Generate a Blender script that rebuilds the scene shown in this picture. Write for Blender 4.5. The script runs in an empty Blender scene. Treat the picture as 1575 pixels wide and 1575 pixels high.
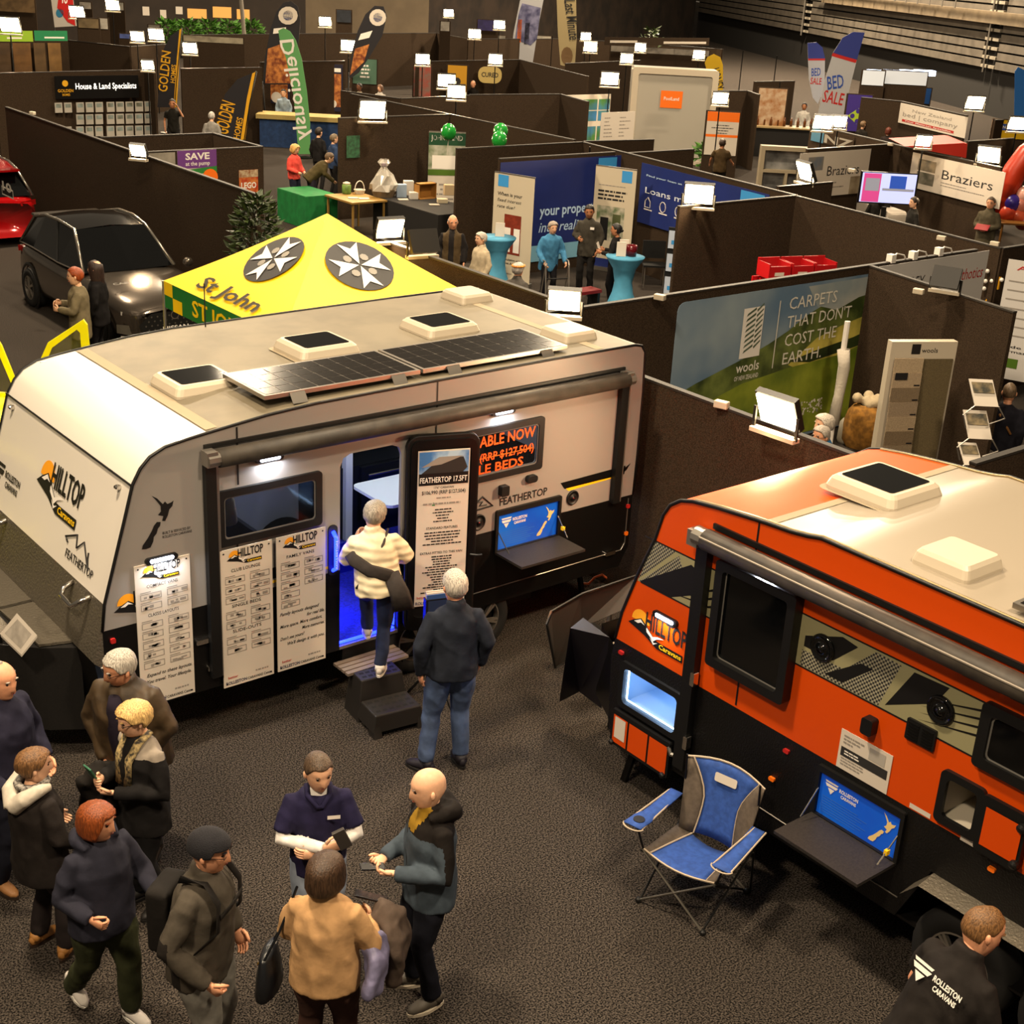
import bpy, math, random
import numpy as np
from math import pi, sin, cos, radians
from mathutils import Vector, Matrix
from mathutils.geometry import tessellate_polygon
random.seed(7)
SC = bpy.context.scene
COL = SC.collection
# ------------------------------------------------------------------ camera
CAM_H = 6.3
FPX = 2106.4                                   # focal length in pixels of the 1575 px frame
CX = Vector((0.78185955, -0.62132806, 0.05144988))
CY = Vector((-0.19865917, -0.32650626, -0.92408235))
CF = Vector((0.590957, 0.71228162, -0.37871455))
EYE = Vector((0, 0, CAM_H))
cd = bpy.data.cameras.new('camera'); cam = bpy.data.objects.new('camera', cd); COL.objects.link(cam)
cd.sensor_width = 36; cd.lens = 36 * FPX / 1575; cd.clip_end = 400; cd.clip_start = .1
cam.matrix_world = Matrix(((CX.x, -CY.x, -CF.x, 0), (CX.y, -CY.y, -CF.y, 0), (CX.z, -CY.z, -CF.z, CAM_H), (0, 0, 0, 1)))
SC.camera = cam
# ------------------------------------------------------------------ world, big lights, exposure
w = bpy.data.worlds.new('hall_air'); SC.world = w; w.use_nodes = True
w.node_tree.nodes['Background'].inputs[0].default_value = (1.0, .80, .56, 1)
w.node_tree.nodes['Background'].inputs[1].default_value = .10
SC.view_settings.view_transform = 'Standard'; SC.view_settings.look = 'None'
SC.view_settings.gamma = 1; SC.view_settings.use_curve_mapping = False; SC.view_settings.exposure = 0.35
def lamp(name, typ, loc, energy, color, target=None, size=1, spot=None, blend=.5):
    l = bpy.data.lights.new(name, typ); l.energy = energy; l.color = color
    if typ == 'AREA': l.shape = 'DISK'; l.size = size
    else: l.shadow_soft_size = size
    if spot: l.spot_size = radians(spot); l.spot_blend = blend
    o = bpy.data.objects.new(name, l); COL.objects.link(o); o.location = loc
    if target is not None:
        o.rotation_euler = (Vector(target) - Vector(loc)).to_track_quat('-Z', 'Y').to_euler()
    return o
WARM = (1.0, .80, .55)
# high unseen hall luminaires; front fill and far seating ones added for brightness
for nm, lx, ly, lz, e in [('hall_luminaire', 2, 8.5, 13, 1500), ('hall_luminaire', 13, 14, 13, 2000), ('hall_luminaire', 10, 28, 13, 2500),
                          ('hall_luminaire', 24, 24, 13, 2000), ('hall_luminaire', 22, 42, 13, 2200), ('hall_luminaire', 36, 28, 13, 2200), ('hall_luminaire', 6, -1, 13, 1300), ('hall_luminaire', -3, 3, 12, 1300),
                          ('hall_luminaire', 45, 50, 15, 4500), ('hall_luminaire', 58, 44, 16, 9000), ('hall_luminaire', 66, 58, 16, 12000), ('hall_luminaire', 30, 62, 14, 5000)]:
    lamp(nm, 'AREA', (lx, ly, lz), e, WARM, (lx, ly, 0), 1.2)
# ------------------------------------------------------------------ pixel helpers (frame 1575 x 1575)
def ray(x, y): return CF + CX * ((x - 787.5) / FPX) + CY * ((y - 787.5) / FPX)
def G(x, y, z=0.0):                             # point at height z seen at a pixel
    d = ray(x, y); return EYE + d * ((z - CAM_H) / d.z)
# ------------------------------------------------------------------ materials
MATS = {}
def lin(c):
    if isinstance(c, str):
        c = tuple(int(c[i:i + 2], 16) / 255 for i in (0, 2, 4))
        return tuple(v / 12.92 if v <= .04045 else ((v + .055) / 1.055) ** 2.4 for v in c)
    return tuple(c)
def M(name, col=(.5, .5, .5), rough=.6, metal=0, emit=0, var=0, scale=20, bump=0, coat=0, alpha=1, trans=0, spec=.5, detail=3, col2=None, ior=1.45):
    if name in MATS: return MATS[name]
    m = bpy.data.materials.new(name); m.use_nodes = True; MATS[name] = m
    nt = m.node_tree; b = nt.nodes['Principled BSDF']; c = lin(col)
    b.inputs['Base Color'].default_value = (*c, 1); b.inputs['Roughness'].default_value = rough; b.inputs['Metallic'].default_value = metal
    b.inputs['Specular IOR Level'].default_value = spec; b.inputs['IOR'].default_value = ior
    if coat: b.inputs['Coat Weight'].default_value = coat; b.inputs['Coat Roughness'].default_value = .08
    if alpha < 1: b.inputs['Alpha'].default_value = alpha
    if trans: b.inputs['Transmission Weight'].default_value = trans
    if emit: b.inputs['Emission Color'].default_value = (*c, 1); b.inputs['Emission Strength'].default_value = emit
    if var or bump or col2:
        tc = nt.nodes.new('ShaderNodeTexCoord'); n = nt.nodes.new('ShaderNodeTexNoise')
        n.inputs['Scale'].default_value = scale; n.inputs['Detail'].default_value = detail
        nt.links.new(tc.outputs['Object'], n.inputs['Vector'])
        if var or col2:
            r = nt.nodes.new('ShaderNodeValToRGB')
            a = tuple(max(0, v * (1 - var)) for v in c); d = lin(col2) if col2 else tuple(min(1, v * (1 + var)) for v in c)
            r.color_ramp.elements[0].position = .36; r.color_ramp.elements[1].position = .64
            r.color_ramp.elements[0].color = (*a, 1); r.color_ramp.elements[1].color = (*d, 1)
            nt.links.new(n.outputs['Fac'], r.inputs['Fac']); nt.links.new(r.outputs['Color'], b.inputs['Base Color'])
        if bump:
            bp = nt.nodes.new('ShaderNodeBump'); bp.inputs['Strength'].default_value = bump; bp.inputs['Distance'].default_value = .01
            nt.links.new(n.outputs['Fac'], bp.inputs['Height']); nt.links.new(bp.outputs['Normal'], b.inputs['Normal'])
    return m
# ------------------------------------------------------------------ mesh builder
class MB:
    def __init__(s): s.v = []; s.f = []; s.m = []; s.cm = 0
    def add(s, vs, fs):
        o = len(s.v); s.v += [tuple(p) for p in vs]; s.f += [tuple(o + i for i in f) for f in fs]; s.m += [s.cm] * len(fs); return s
    def slot(s, i): s.cm = i; return s
    def box(s, a, b):
        x0, y0, z0 = a; x1, y1, z1 = b
        return s.add([(x0, y0, z0), (x1, y0, z0), (x1, y1, z0), (x0, y1, z0), (x0, y0, z1), (x1, y0, z1), (x1, y1, z1), (x0, y1, z1)],
                     [(0, 3, 2, 1), (4, 5, 6, 7), (0, 1, 5, 4), (1, 2, 6, 5), (2, 3, 7, 6), (3, 0, 4, 7)])
    def obox(s, c, u, v, n, hu, hv, hn):        # oriented box, half sizes
        c, u, v, n = Vector(c), Vector(u) * hu, Vector(v) * hv, Vector(n) * hn
        p = [c + u * i + v * j + n * k for k in (-1, 1) for (i, j) in ((-1, -1), (1, -1), (1, 1), (-1, 1))]
        return s.add(p, [(0, 3, 2, 1), (4, 5, 6, 7), (0, 1, 5, 4), (1, 2, 6, 5), (2, 3, 7, 6), (3, 0, 4, 7)])
    def bar(s, a, b, w, h=None, up=(0, 0, 1)):
        a, b = Vector(a), Vector(b); d = (b - a); L = d.length; d = d / L; up = Vector(up)
        if abs(d.dot(up)) > .98: up = Vector((1, 0, 0))
        q = d.cross(up).normalized(); r = q.cross(d)
        return s.obox((a + b) / 2, q, r, d, w / 2, (h or w) / 2, L / 2)
    def tube(s, pts, rad, n=10, caps=True, rx=None, up=None):
        pts = [Vector(p) for p in pts]; k = len(pts)
        if not isinstance(rad, (list, tuple)): rad = [rad] * k
        ref = Vector(up) if up else None; o = len(s.v); pv = None
        for i, p in enumerate(pts):
            t = (pts[min(i + 1, k - 1)] - pts[max(i - 1, 0)]).normalized()
            if ref is not None: a = ref - t * ref.dot(t)
            elif pv is None: a = t.orthogonal()
            else: a = pv - t * pv.dot(t)
            a.normalize(); pv = a; b = t.cross(a); r = rad[i]
            ra, rb = (r if isinstance(r, (list, tuple)) else (r, r))
            s.v += [tuple(p + a * (ra * cos(2 * pi * j / n)) + b * (rb * sin(2 * pi * j / n))) for j in range(n)]
        for i in range(k - 1):
            for j in range(n):
                s.f.append((o + i * n + j, o + i * n + (j + 1) % n, o + (i + 1) * n + (j + 1) % n, o + (i + 1) * n + j)); s.m.append(s.cm)
        if caps:
            s.f.append(tuple(o + j for j in reversed(range(n)))); s.f.append(tuple(o + (k - 1) * n + j for j in range(n))); s.m += [s.cm] * 2
        return s
    def lathe(s, c, prof, n=16, axis=(0, 0, 1), cap=True):   # prof: (radius, height)
        c, ax = Vector(c), Vector(axis).normalized(); a = ax.orthogonal().normalized(); b = ax.cross(a); o = len(s.v)
        for r, h in prof: s.v += [tuple(c + ax * h + a * r * cos(2 * pi * j / n) + b * r * sin(2 * pi * j / n)) for j in range(n)]
        for i in range(len(prof) - 1):
            for j in range(n):
                s.f.append((o + i * n + j, o + i * n + (j + 1) % n, o + (i + 1) * n + (j + 1) % n, o + (i + 1) * n + j)); s.m.append(s.cm)
        if cap:
            s.f.append(tuple(o + j for j in reversed(range(n)))); s.f.append(tuple(o + (len(prof) - 1) * n + j for j in range(n))); s.m += [s.cm] * 2
        return s
    def ell(s, c, r, n=12, m=8, rot=None):
        c = Vector(c); r = Vector(r) if not isinstance(r, (int, float)) else Vector((r, r, r)); o = len(s.v)
        P = [Vector((0, 0, -r.z))] + [Vector((r.x * sin(pi * i / m) * cos(2 * pi * j / n), r.y * sin(pi * i / m) * sin(2 * pi * j / n), -r.z * cos(pi * i / m))) for i in range(1, m) for j in range(n)] + [Vector((0, 0, r.z))]
        if rot is not None: P = [rot @ p for p in P]
        s.v += [tuple(c + p) for p in P]; F = []
        for j in range(n): F.append((o, o + 1 + (j + 1) % n, o + 1 + j))
        for i in range(m - 2):
            for j in range(n): F.append((o + 1 + i * n + j, o + 1 + i * n + (j + 1) % n, o + 1 + (i + 1) * n + (j + 1) % n, o + 1 + (i + 1) * n + j))
        L = o + 1 + (m - 1) * n
        for j in range(n): F.append((o + 1 + (m - 2) * n + j, o + 1 + (m - 2) * n + (j + 1) % n, L))
        s.f += F; s.m += [s.cm] * len(F); return s
    def poly(s, outer, holes=(), frame=None, off=0.0, thick=0.0):
        """flat polygon (u,v) with holes on a frame; thick > 0 extrudes it inwards"""
        loops = [list(outer)] + [list(h) for h in holes]
        tris = tessellate_polygon([[Vector((p[0], p[1], 0)) for p in l] for l in loops])
        flat = [p for l in loops for p in l]; fr = frame
        top = [fr.p(p[0], p[1], off) for p in flat]
        fs = []
        for t in tris:
            a, b, c = (Vector(flat[i]) for i in t)
            fs.append(tuple(t) if (b - a).cross(c - a) > 0 else (t[0], t[2], t[1]))
        if thick:
            N = len(flat); bot = [fr.p(p[0], p[1], off - thick) for p in flat]
            fs2 = [tuple(N + i for i in reversed(f)) for f in fs]; sides = []; st = 0
            for li, l in enumerate(loops):
                area = sum(l[i][0] * l[(i + 1) % len(l)][1] - l[(i + 1) % len(l)][0] * l[i][1] for i in range(len(l)))
                flip = (area > 0) == (li == 0)
                for i in range(len(l)):
                    p, q = st + i, st + (i + 1) % len(l)
                    sides.append((p, N + p, N + q, q) if flip else (q, N + q, N + p, p))
                st += len(l)
            s.add(top + bot, fs + fs2 + sides)
        else: s.add(top, fs)
        return s
    def build(s, name, mat, parent=None, smooth=False, bevel=0, origin=None, **tags):
        me = bpy.data.meshes.new(name); org = Vector(origin) if origin is not None else None
        if org is None and parent is not None: org = parent.matrix_world.translation if parent.get('_w') is None else Vector(parent['_w'])
        if org is None: org = Vector((0, 0, 0))
        me.from_pydata([tuple(Vector(p) - org) for p in s.v], [], s.f); me.update()
        for m_ in (mat if isinstance(mat, (list, tuple)) else [mat]): me.materials.append(m_)
        if isinstance(mat, (list, tuple)): me.polygons.foreach_set('material_index', s.m)
        if smooth: me.polygons.foreach_set('use_smooth', [True] * len(me.polygons))
        o = bpy.data.objects.new(name, me); COL.objects.link(o); o['_w'] = tuple(org)
        if parent is None: o.location = org
        else:
            pw = Vector(parent['_w']); o.parent = parent; o.location = org - pw
        if bevel:
            b = o.modifiers.new('bevel', 'BEVEL'); b.width = bevel; b.segments = 2; b.limit_method = 'ANGLE'; b.angle_limit = radians(40)
        if smooth == 'auto' or bevel:
            pass
        for k, v in tags.items(): o[k] = v
        return o
class Fr:                                        # a plane: origin, u (right), v (up), normal towards the viewer
    def __init__(s, o, u, v): s.o, s.u, s.v = Vector(o), Vector(u).normalized(), Vector(v).normalized(); s.n = s.u.cross(s.v).normalized()
    def p(s, u, v, off=0.0): return s.o + s.u * u + s.v * v + s.n * off
    def at(s, x, y):                             # (u, v) of the plane seen at a pixel
        d = ray(x, y); t = (s.o - EYE).dot(s.n) / d.dot(s.n); q = EYE + d * t - s.o; return (q.dot(s.u), q.dot(s.v))
    def ats(s, *ps): return [s.at(*q) for q in ps]
    def moved(s, off): return Fr(s.o + s.n * off, s.u, s.v)
def thing(name, label, cat, loc=(0, 0, 0), group=None, kind=None):
    o = bpy.data.objects.new(name, None); COL.objects.link(o); o.location = loc; o['_w'] = tuple(loc); o.empty_display_size = .1
    if label: o['label'] = label
    if cat: o['category'] = cat
    if group: o['group'] = group
    if kind: o['kind'] = kind
    return o
def tag(o, label=None, cat=None, group=None, kind=None):
    for k, v in (('label', label), ('category', cat), ('group', group), ('kind', kind)):
        if v: o[k] = v
    return o
TCACHE = {}
def text_mesh(sx, bold, ital, spacing=1.0):
    k = (sx, bold, ital, spacing)
    if k in TCACHE: return TCACHE[k]
    cu = bpy.data.curves.new('t', 'FONT'); cu.body = sx; cu.size = 1; cu.offset = bold; cu.shear = ital; cu.resolution_u = 2; cu.space_character = spacing; cu.fill_mode = 'FRONT'
    ob = bpy.data.objects.new('t', cu); me = ob.to_mesh()
    vs = np.zeros(len(me.vertices) * 3); me.vertices.foreach_get('co', vs); vs = vs.reshape(-1, 3)[:, :2].copy(); fs = [tuple(p.vertices) for p in me.polygons]
    ob.to_mesh_clear(); bpy.data.objects.remove(ob); bpy.data.curves.remove(cu)
    x0 = vs[:, 0].min(); x1 = vs[:, 0].max(); vs[:, 0] = (vs[:, 0] - x0) / (x1 - x0)
    TCACHE[k] = (vs, fs, x1 - x0); return TCACHE[k]
def text(fr, parent, sx, a, b, mat, h=None, bold=.012, ital=0, off=.003, name='lettering', mb=None, spacing=1.0):
    """a, b: (u,v) of the baseline ends; h cap height (default natural)"""
    vs, fs, wd = text_mesh(sx, bold, ital, spacing); a, b = Vector(a), Vector(b); d = b - a; L = d.length; e = d / L; nrm = Vector((-e.y, e.x))
    sc = h / .7 if h else L / wd
    pts = []
    for x, y in vs:
        q = a + e * (x * L) + nrm * (y * sc); pts.append(fr.p(q.x, q.y, off))
    if mb is not None: return mb.add(pts, fs)
    return MB().add(pts, fs).build(name, mat, parent)
def rect_pts(a, b): return [(a[0], a[1]), (b[0], a[1]), (b[0], b[1]), (a[0], b[1])]
def rrect(u0, v0, u1, v1, r, n=4):
    P = []
    for (cx, cy, a0) in ((u1 - r, v1 - r, 0), (u0 + r, v1 - r, 90), (u0 + r, v0 + r, 180), (u1 - r, v0 + r, 270)):
        P += [(cx + r * cos(radians(a0 + 90 * i / n)), cy + r * sin(radians(a0 + 90 * i / n))) for i in range(n + 1)]
    return P
def circ(cu, cv, r, n=24, ry=None): return [(cu + r * cos(2 * pi * i / n), cv + (ry or r) * sin(2 * pi * i / n)) for i in range(n)]
def plate(fr, pts, name, mat, parent, off=.002, thick=0, **k): return MB().poly(pts, frame=fr, off=off, thick=thick).build(name, mat, parent, **k)
BLACK = M('black_print', '0d0c0c', .5); WHITE = M('white_print', 'e8e2da', .5); ORANGE = M('orange_print', 'ee7010', .5); YEL = M('yellow_print', 'f2c215', .5)
# ------------------------------------------------------------------ setting: floor, partitions
CARPET = M('hall_carpet', '0f0d0c', .97, col2='4b443e', scale=80, bump=.3, detail=4, spec=.1)
FELT = M('black_felt', '382d23', .95, var=.4, scale=90, bump=.25, spec=.06)
ALU = M('aluminium', '9a948c', .35, .8); CHROME = M('chrome', 'd8d4ce', .15, 1); DKMET = M('dark_metal', '1a1918', .4, .6)
_r = next(n for n in CARPET.node_tree.nodes if n.type == 'VALTORGB').color_ramp; _r.elements[0].position = .42; _r.elements[1].position = .6
tag(MB().box((-30, -20, -.1), (170, 170, 0)).build('floor', CARPET), kind='structure', label='dark grey speckled carpet of the exhibition hall')
WH = 2.4
def wall(x0, y0, x1, y1, h=WH, mat=None, z0=0, t=.06, label=None):
    a, b = Vector((x0, y0, 0)), Vector((x1, y1, 0)); d = (b - a).normalized(); n = Vector((-d.y, d.x, 0)); c = (a + b) / 2
    o = MB().obox(c + Vector((0, 0, (z0 + h) / 2)), d, n, (0, 0, 1), (b - a).length / 2, t / 2, (h - z0) / 2).build('partition_wall', mat or FELT, None, origin=(c.x, c.y, z0))
    tag(o, kind='structure', label=label or 'black felt exhibition partition wall')
    r = MB(); r.obox(c + Vector((0, 0, h + .006)), d, n, (0, 0, 1), (b - a).length / 2, t / 2 + .006, .012); r.build('top_rail', M('rail_black', '2a2520', .6), o); return o
WALLS = [(11.3, 32.5, 11.0, 20.2), (10.85, 16.5, 10.75, 12.0), (9.45, 11.93, 9.45, 4.0),
         (11.2, 25.1, 13.78, 25.1), (11.3, 27.2, 13.78, 27.2), (13.78, 27.2, 13.78, 25.1),
         (17.9, 28.85, 21.2, 28.85), (21.2, 28.85, 21.15, 24.0), (17.57, 23.66, 21.1, 23.66), (21.1, 23.66, 20.15, 16.6), (17.54, 22.17, 20.7, 22.17),
         (20.9, 21.95, 22.9, 21.95), (21.2, 23.75, 23.15, 23.5), (17.09, 16.6, 20.1, 16.6), (20.1, 16.55, 19.4, 11.8),
         (9.5, 11.93, 18.9, 11.93), (16.25, 11.88, 15.7, 9.2), (25.7, 21.05, 28.9, 21.05), (28.9, 21.05, 28.0, 17.4),
         (10.2, 6.1, 13.0, 6.1), (20.6, 17.45, 22.2, 17.45), (19.4, 11.8, 22, 11.8)]
for q in WALLS: wall(*q)
# ------------------------------------------------------------------ caravans
CHECK = M('checker_plate', '6f685c', .4, .55, bump=.9, scale=45)
BLK = M('gloss_black_panel', '0b0a0a', .35, spec=.4); RUB = M('black_trim', '0a0a0a', .5)
GLS = M('tinted_glass', '08090b', .05, alpha=.72, spec=.8); DGLASS = M('dark_glass', '060708', .06, spec=.8)
LED = M('white_led', 'dfe6ff', .3, emit=14); BLUE_LED = M('blue_led', '1020ff', .3, emit=14)
CREAMP = M('cream_plastic', 'bfb39f', .4); SOLAR = M('solar_cell', '14110f', .18, spec=.7); PAPER = M('white_board', 'cfc5b8', .45)
GREYP = M('grey_print', '8f8880', .5); INK = M('ink_print', '1c1a1a', .5); REDP = M('red_print', 'b01f1c', .5); NAVYP = M('navy_print', '1c1f4a', .5)
def hilltop(fr, par, u, v, wd, dark=BLACK, txt=None):
    """logo with its lower left corner at (u,v), width wd"""
    k = wd / 10.0
    U = lambda *p: [(u + x * k, v + y * k) for x, y in p]
    plate(fr, [(u + k * (2.1 + 1.55 * cos(a * pi / 16)), v + k * (2.4 + 1.6 * sin(a * pi / 16))) for a in range(0, 17)], 'logo_sun', M('sun_print', 'f0a020', .5), par, .0025)
    plate(fr, U((0, 1.6), (1.0, 2.3), (2.2, 2.9), (3.3, 2.2), (4.2, 1.5), (5.0, 1.0), (6, .95), (9.6, .95), (9.6, 0), (5.2, 0), (3, .9)), 'logo_hill', dark, par, .0035)
    m = MB()
    for p in ([(1, 2.1), (2.1, 2.75), (2.9, 2.2), (2.2, 2.35), (1.7, 2.05)], [(3.1, 2.2), (4.4, 1.3), (5.2, 1.6), (6.3, 1.7), (5.1, 1.25), (4.5, .7), (4.0, 1.1), (3.3, 1.5)], [(3.9, 1.0), (4.6, .3), (5.3, .8), (4.7, .6)]):
        m.poly(U(*p), frame=fr, off=.0045)
    m.build('logo_snow', WHITE, par)
    text(fr, par, 'HILLTOP', U((3.0, 2.0))[0], U((10, 2.0))[0], txt or dark, 2.2 * k, .02, off=.005, name='logo_lettering')
    text(fr, par, 'Caravans', U((5.6, .25))[0], U((9.4, .25))[0], YEL, .62 * k, .02, off=.005, name='logo_lettering')
def rolleston(fr, par, u, v, wd, mat, stack=True, mat2=None):
    k = wd / 10.0; U = lambda *p: [(u + x * k, v + y * k) for x, y in p]
    m = MB()
    m.poly(U((0, 3.4), (4, 3.4), (3.7, 2.9), (.3, 2.9)), frame=fr, off=.003); m.poly(U((.1, 2.6), (3.9, 2.6), (3.4, 1.8), (.6, 1.8)), frame=fr, off=.003)
    m.poly(U((1.0, 1.5), (3.0, 1.5), (2.0, 0)), frame=fr, off=.003); m.build('emblem', mat, par)
    text(fr, par, 'ROLLESTON', U((4.4, 1.9))[0], U((10, 1.9))[0], mat, .95 * k, .03); text(fr, par, 'CARAVANS', U((5.0, .6))[0], U((9.6, .6))[0], mat2 or mat, .85 * k, .03)
NZ_N = [(1040, 120), (1075, 145), (1110, 190), (1125, 175), (1140, 195), (1165, 190), (1182, 180), (1172, 215), (1150, 235), (1140, 270), (1120, 305), (1100, 300), (1110, 270), (1075, 255), (1095, 235), (1095, 200), (1070, 160)]
NZ_S = [(1065, 300), (1090, 305), (1085, 330), (1070, 345), (1060, 375), (1040, 395), (1035, 425), (1015, 460), (985, 465), (958, 460), (965, 435), (1000, 395), (1030, 350), (1045, 320)]
def nzmap(fr, par, u, v, h, mat, shear=0.0):
    k = h / 345.0; T = lambda p: (u + (p[0] - 958) * k + shear * (465 - p[1]) * k, v + (465 - p[1]) * k)
    m = MB(); m.poly([T(p) for p in NZ_N], frame=fr, off=.003); m.poly([T(p) for p in NZ_S], frame=fr, off=.003); m.build('island_map', mat, par)
def hatch_vent(par, T, s, d, z, ls, ld, glass=True):
    """roof hatch or vent: cream dome with bevelled foot, dark pane"""
    m = MB(); tp = [(-.5, -.5), (.5, -.5), (.5, .5), (-.5, .5)]
    L = [(1.0, 0), (1.0, .03), (.93, .085), (.84, .11)]
    for sc, h in L: m.v += [tuple(T(s + a * ls * sc, d + b * ld * sc, z + h)) for a, b in rrect(-.5, -.5, .5, .5, .09, 3)]
    n = 16
    for i in range(3):
        for j in range(n): m.f.append((i * n + j, i * n + (j + 1) % n, (i + 1) * n + (j + 1) % n, (i + 1) * n + j)); m.m.append(0)
    m.f.append(tuple(range(3 * n, 4 * n))); m.m.append(0)
    o = m.build('roof_hatch', CREAMP, par, smooth=False)
    MB().add([T(s + a * ls * 1.12, d + b * ld * 1.12, z + .004) for a, b in rrect(-.5, -.5, .5, .5, .1, 3)], [tuple(range(16))]).build('sealant', M('sealant', '9a8c74', .8), o)
    if glass: MB().add([T(s + a * ls * .74, d + b * ld * .74, z + .114) for a, b in rrect(-.5, -.5, .5, .5, .06, 3)], [tuple(range(16))]).build('pane', DGLASS, o)
    return o
def solar(par, T, s0, s1, d0, d1, z, ns, nd):
    m = MB(); c = [T(s0, d0, z), T(s1, d0, z), T(s1, d1, z), T(s0, d1, z)]
    m.add(c + [p + Vector((0, 0, .035)) for p in c], [(0, 3, 2, 1), (4, 5, 6, 7), (0, 1, 5, 4), (1, 2, 6, 5), (2, 3, 7, 6), (3, 0, 4, 7)])
    o = m.build('solar_panel', ALU, par)
    for i in range(ns):
        for j in range(nd):
            a0 = s0 + .025 + (s1 - s0 - .05) * i / ns + .004; a1 = s0 + .025 + (s1 - s0 - .05) * (i + 1) / ns - .004
            b0 = d0 + .025 + (d1 - d0 - .05) * j / nd + .004; b1 = d0 + .025 + (d1 - d0 - .05) * (j + 1) / nd - .004
            MB().add([T(a0, b0, z + .037), T(a1, b0, z + .037), T(a1, b1, z + .037), T(a0, b1, z + .037)], [(0, 1, 2, 3)]).build('solar_cell', SOLAR, o)
    for q in (.15, .8):
        b = MB(); a0 = s0 + (s1 - s0) * q; c = [T(a0, d0 - .06, z - .05), T(a0 + .14, d0 - .06, z - .05), T(a0 + .14, d0, z + .03), T(a0, d0, z + .03)]
        b.add(c, [(0, 1, 2, 3)]).build('bracket', ALU, o)
def ledbar(fr, par, a, b, e=6, glow=None):
    (u0, v0), (u1, v1) = a, b; v = (v0 + v1) / 2; h = .028
    o = MB().poly(rrect(u0, v - h, u1, v + h, .027, 3), frame=fr, off=.025, thick=.025).build('awning_light', RUB, par)
    d = (u1 - u0) * .14
    MB().poly(rrect(u0 + d, v - .015, u1 - d, v + .015, .012, 3), frame=fr, off=.03, thick=.01).build('light_strip', LED, o)
    l = lamp('awning_lamp', 'AREA', fr.p((u0 + u1) / 2, v - .01, .05), e, (.85, .9, 1), fr.p((u0 + u1) / 2, v - 1.0, .45), .16); l.data.shape = 'RECTANGLE'; l.data.size_y = .03; l.parent = o; l.location = Vector(l.location) - Vector(o['_w'])
def window(fr, par, u0, v0, u1, v1, fw=.06, proud=.03, glass=None, r=.03, name='window'):
    o = MB().poly(rrect(u0, v0, u1, v1, r, 3), [rrect(u0 + fw, v0 + fw, u1 - fw, v1 - fw, r, 3)], frame=fr, off=proud, thick=proud + .01).build(name, RUB, par)
    MB().poly(rrect(u0 + fw, v0 + fw, u1 - fw, v1 - fw, r, 3), frame=fr, off=proud * .5).build('pane', glass or GLS, o)
    MB().poly(rrect(u0 + fw, v0 + fw, u1 - fw, v1 - fw, r, 3), [rrect(u0 + fw + .012, v0 + fw + .012, u1 - fw - .012, v1 - fw - .012, r, 3)], frame=fr, off=proud * .5 + .003).build('pane_seal', M('seal_grey', '6d6a66', .4), o)
    return o
def wheel(par, c, ax, R=.36, wd=.22, spokes=6):
    c, ax = Vector(c), Vector(ax).normalized()
    t = MB().lathe(c, [(R * .62, -wd / 2), (R * .93, -wd / 2), (R, -wd * .3), (R, wd * .3), (R * .93, wd / 2), (R * .62, wd / 2), (R * .58, wd * .3)], 32, ax, cap=False).build('wheel', M('tyre', '0e0d0d', .8), par, smooth=True)
    a = ax.orthogonal().normalized(); b = ax.cross(a); m = MB()
    m.lathe(c, [(R * .14, wd * .42), (R * .14, wd * .5), (.001, wd * .5)], 12, ax, cap=False)
    m.lathe(c, [(R * .63, wd * .48), (R * .58, wd * .5), (R * .57, wd * .2)], 32, ax, cap=False)
    for i in range(spokes):
        g = 2 * pi * i / spokes; e = a * cos(g) + b * sin(g); q = ax.cross(e)
        for sg in (-.5, .5): m.bar(c + e * R * .1 + ax * wd * .45, c + (e + q * .18 * sg).normalized() * R * .58 + ax * wd * .42, .022, .03, ax)
    m.build('rim', ALU, t)
    MB().lathe(c, [(R * .57, wd * .1), (.001, wd * .1)], 24, ax, cap=False).build('hub_well', RUB, t)
    return t
def caravan(name, label, T, L, W, prof, side_mat, nose_mat, roof_mat, ns, nr, holes, nose_holes=()):
    """T maps (s,d,z) to world; prof: outline (s,z) from nose foot over the roof to the tail foot; ns/nr: profile indices where nose and roof end"""
    org = T(L / 2, W / 2, 0); car = thing(name, label, 'caravan', org)
    su = (T(1, 0, 0) - T(0, 0, 0)); fr = Fr(T(0, 0, 0), su, (0, 0, 1)); far = Fr(T(0, W, 0), -su, (0, 0, 1))
    zl = prof[0][1]
    MB().poly(prof, holes['upper'], frame=fr, off=0, thick=.03).build('side_wall', side_mat, car)
    MB().poly([(-a, b) for a, b in reversed(prof)], frame=far, off=0, thick=.03).build('side_wall', side_mat, car)
    low = [(.0, zl), (.0, .95), (.12, .5), (L - .1, .5), (L, .75), (L, prof[-1][1])]
    MB().poly(low, holes['lower'], frame=fr, off=0, thick=.03).build('lower_side_panel', BLK, car)
    MB().poly([(-a, b) for a, b in reversed(low)], frame=far, off=0, thick=.03).build('lower_side_panel', BLK, car)
    def strip(i0, i1, nm, mt, sm=True):
        m = MB(); nd = 2
        for (a, b) in prof[i0:i1 + 1]: m.v += [tuple(T(a, .012, b)), tuple(T(a, W - .012, b))]
        for i in range(i1 - i0): m.f.append((2 * i, 2 * i + 1, 2 * i + 3, 2 * i + 2)); m.m.append(0)
        return m.build(nm, mt, car, smooth=sm)
    return car, fr, strip
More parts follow.
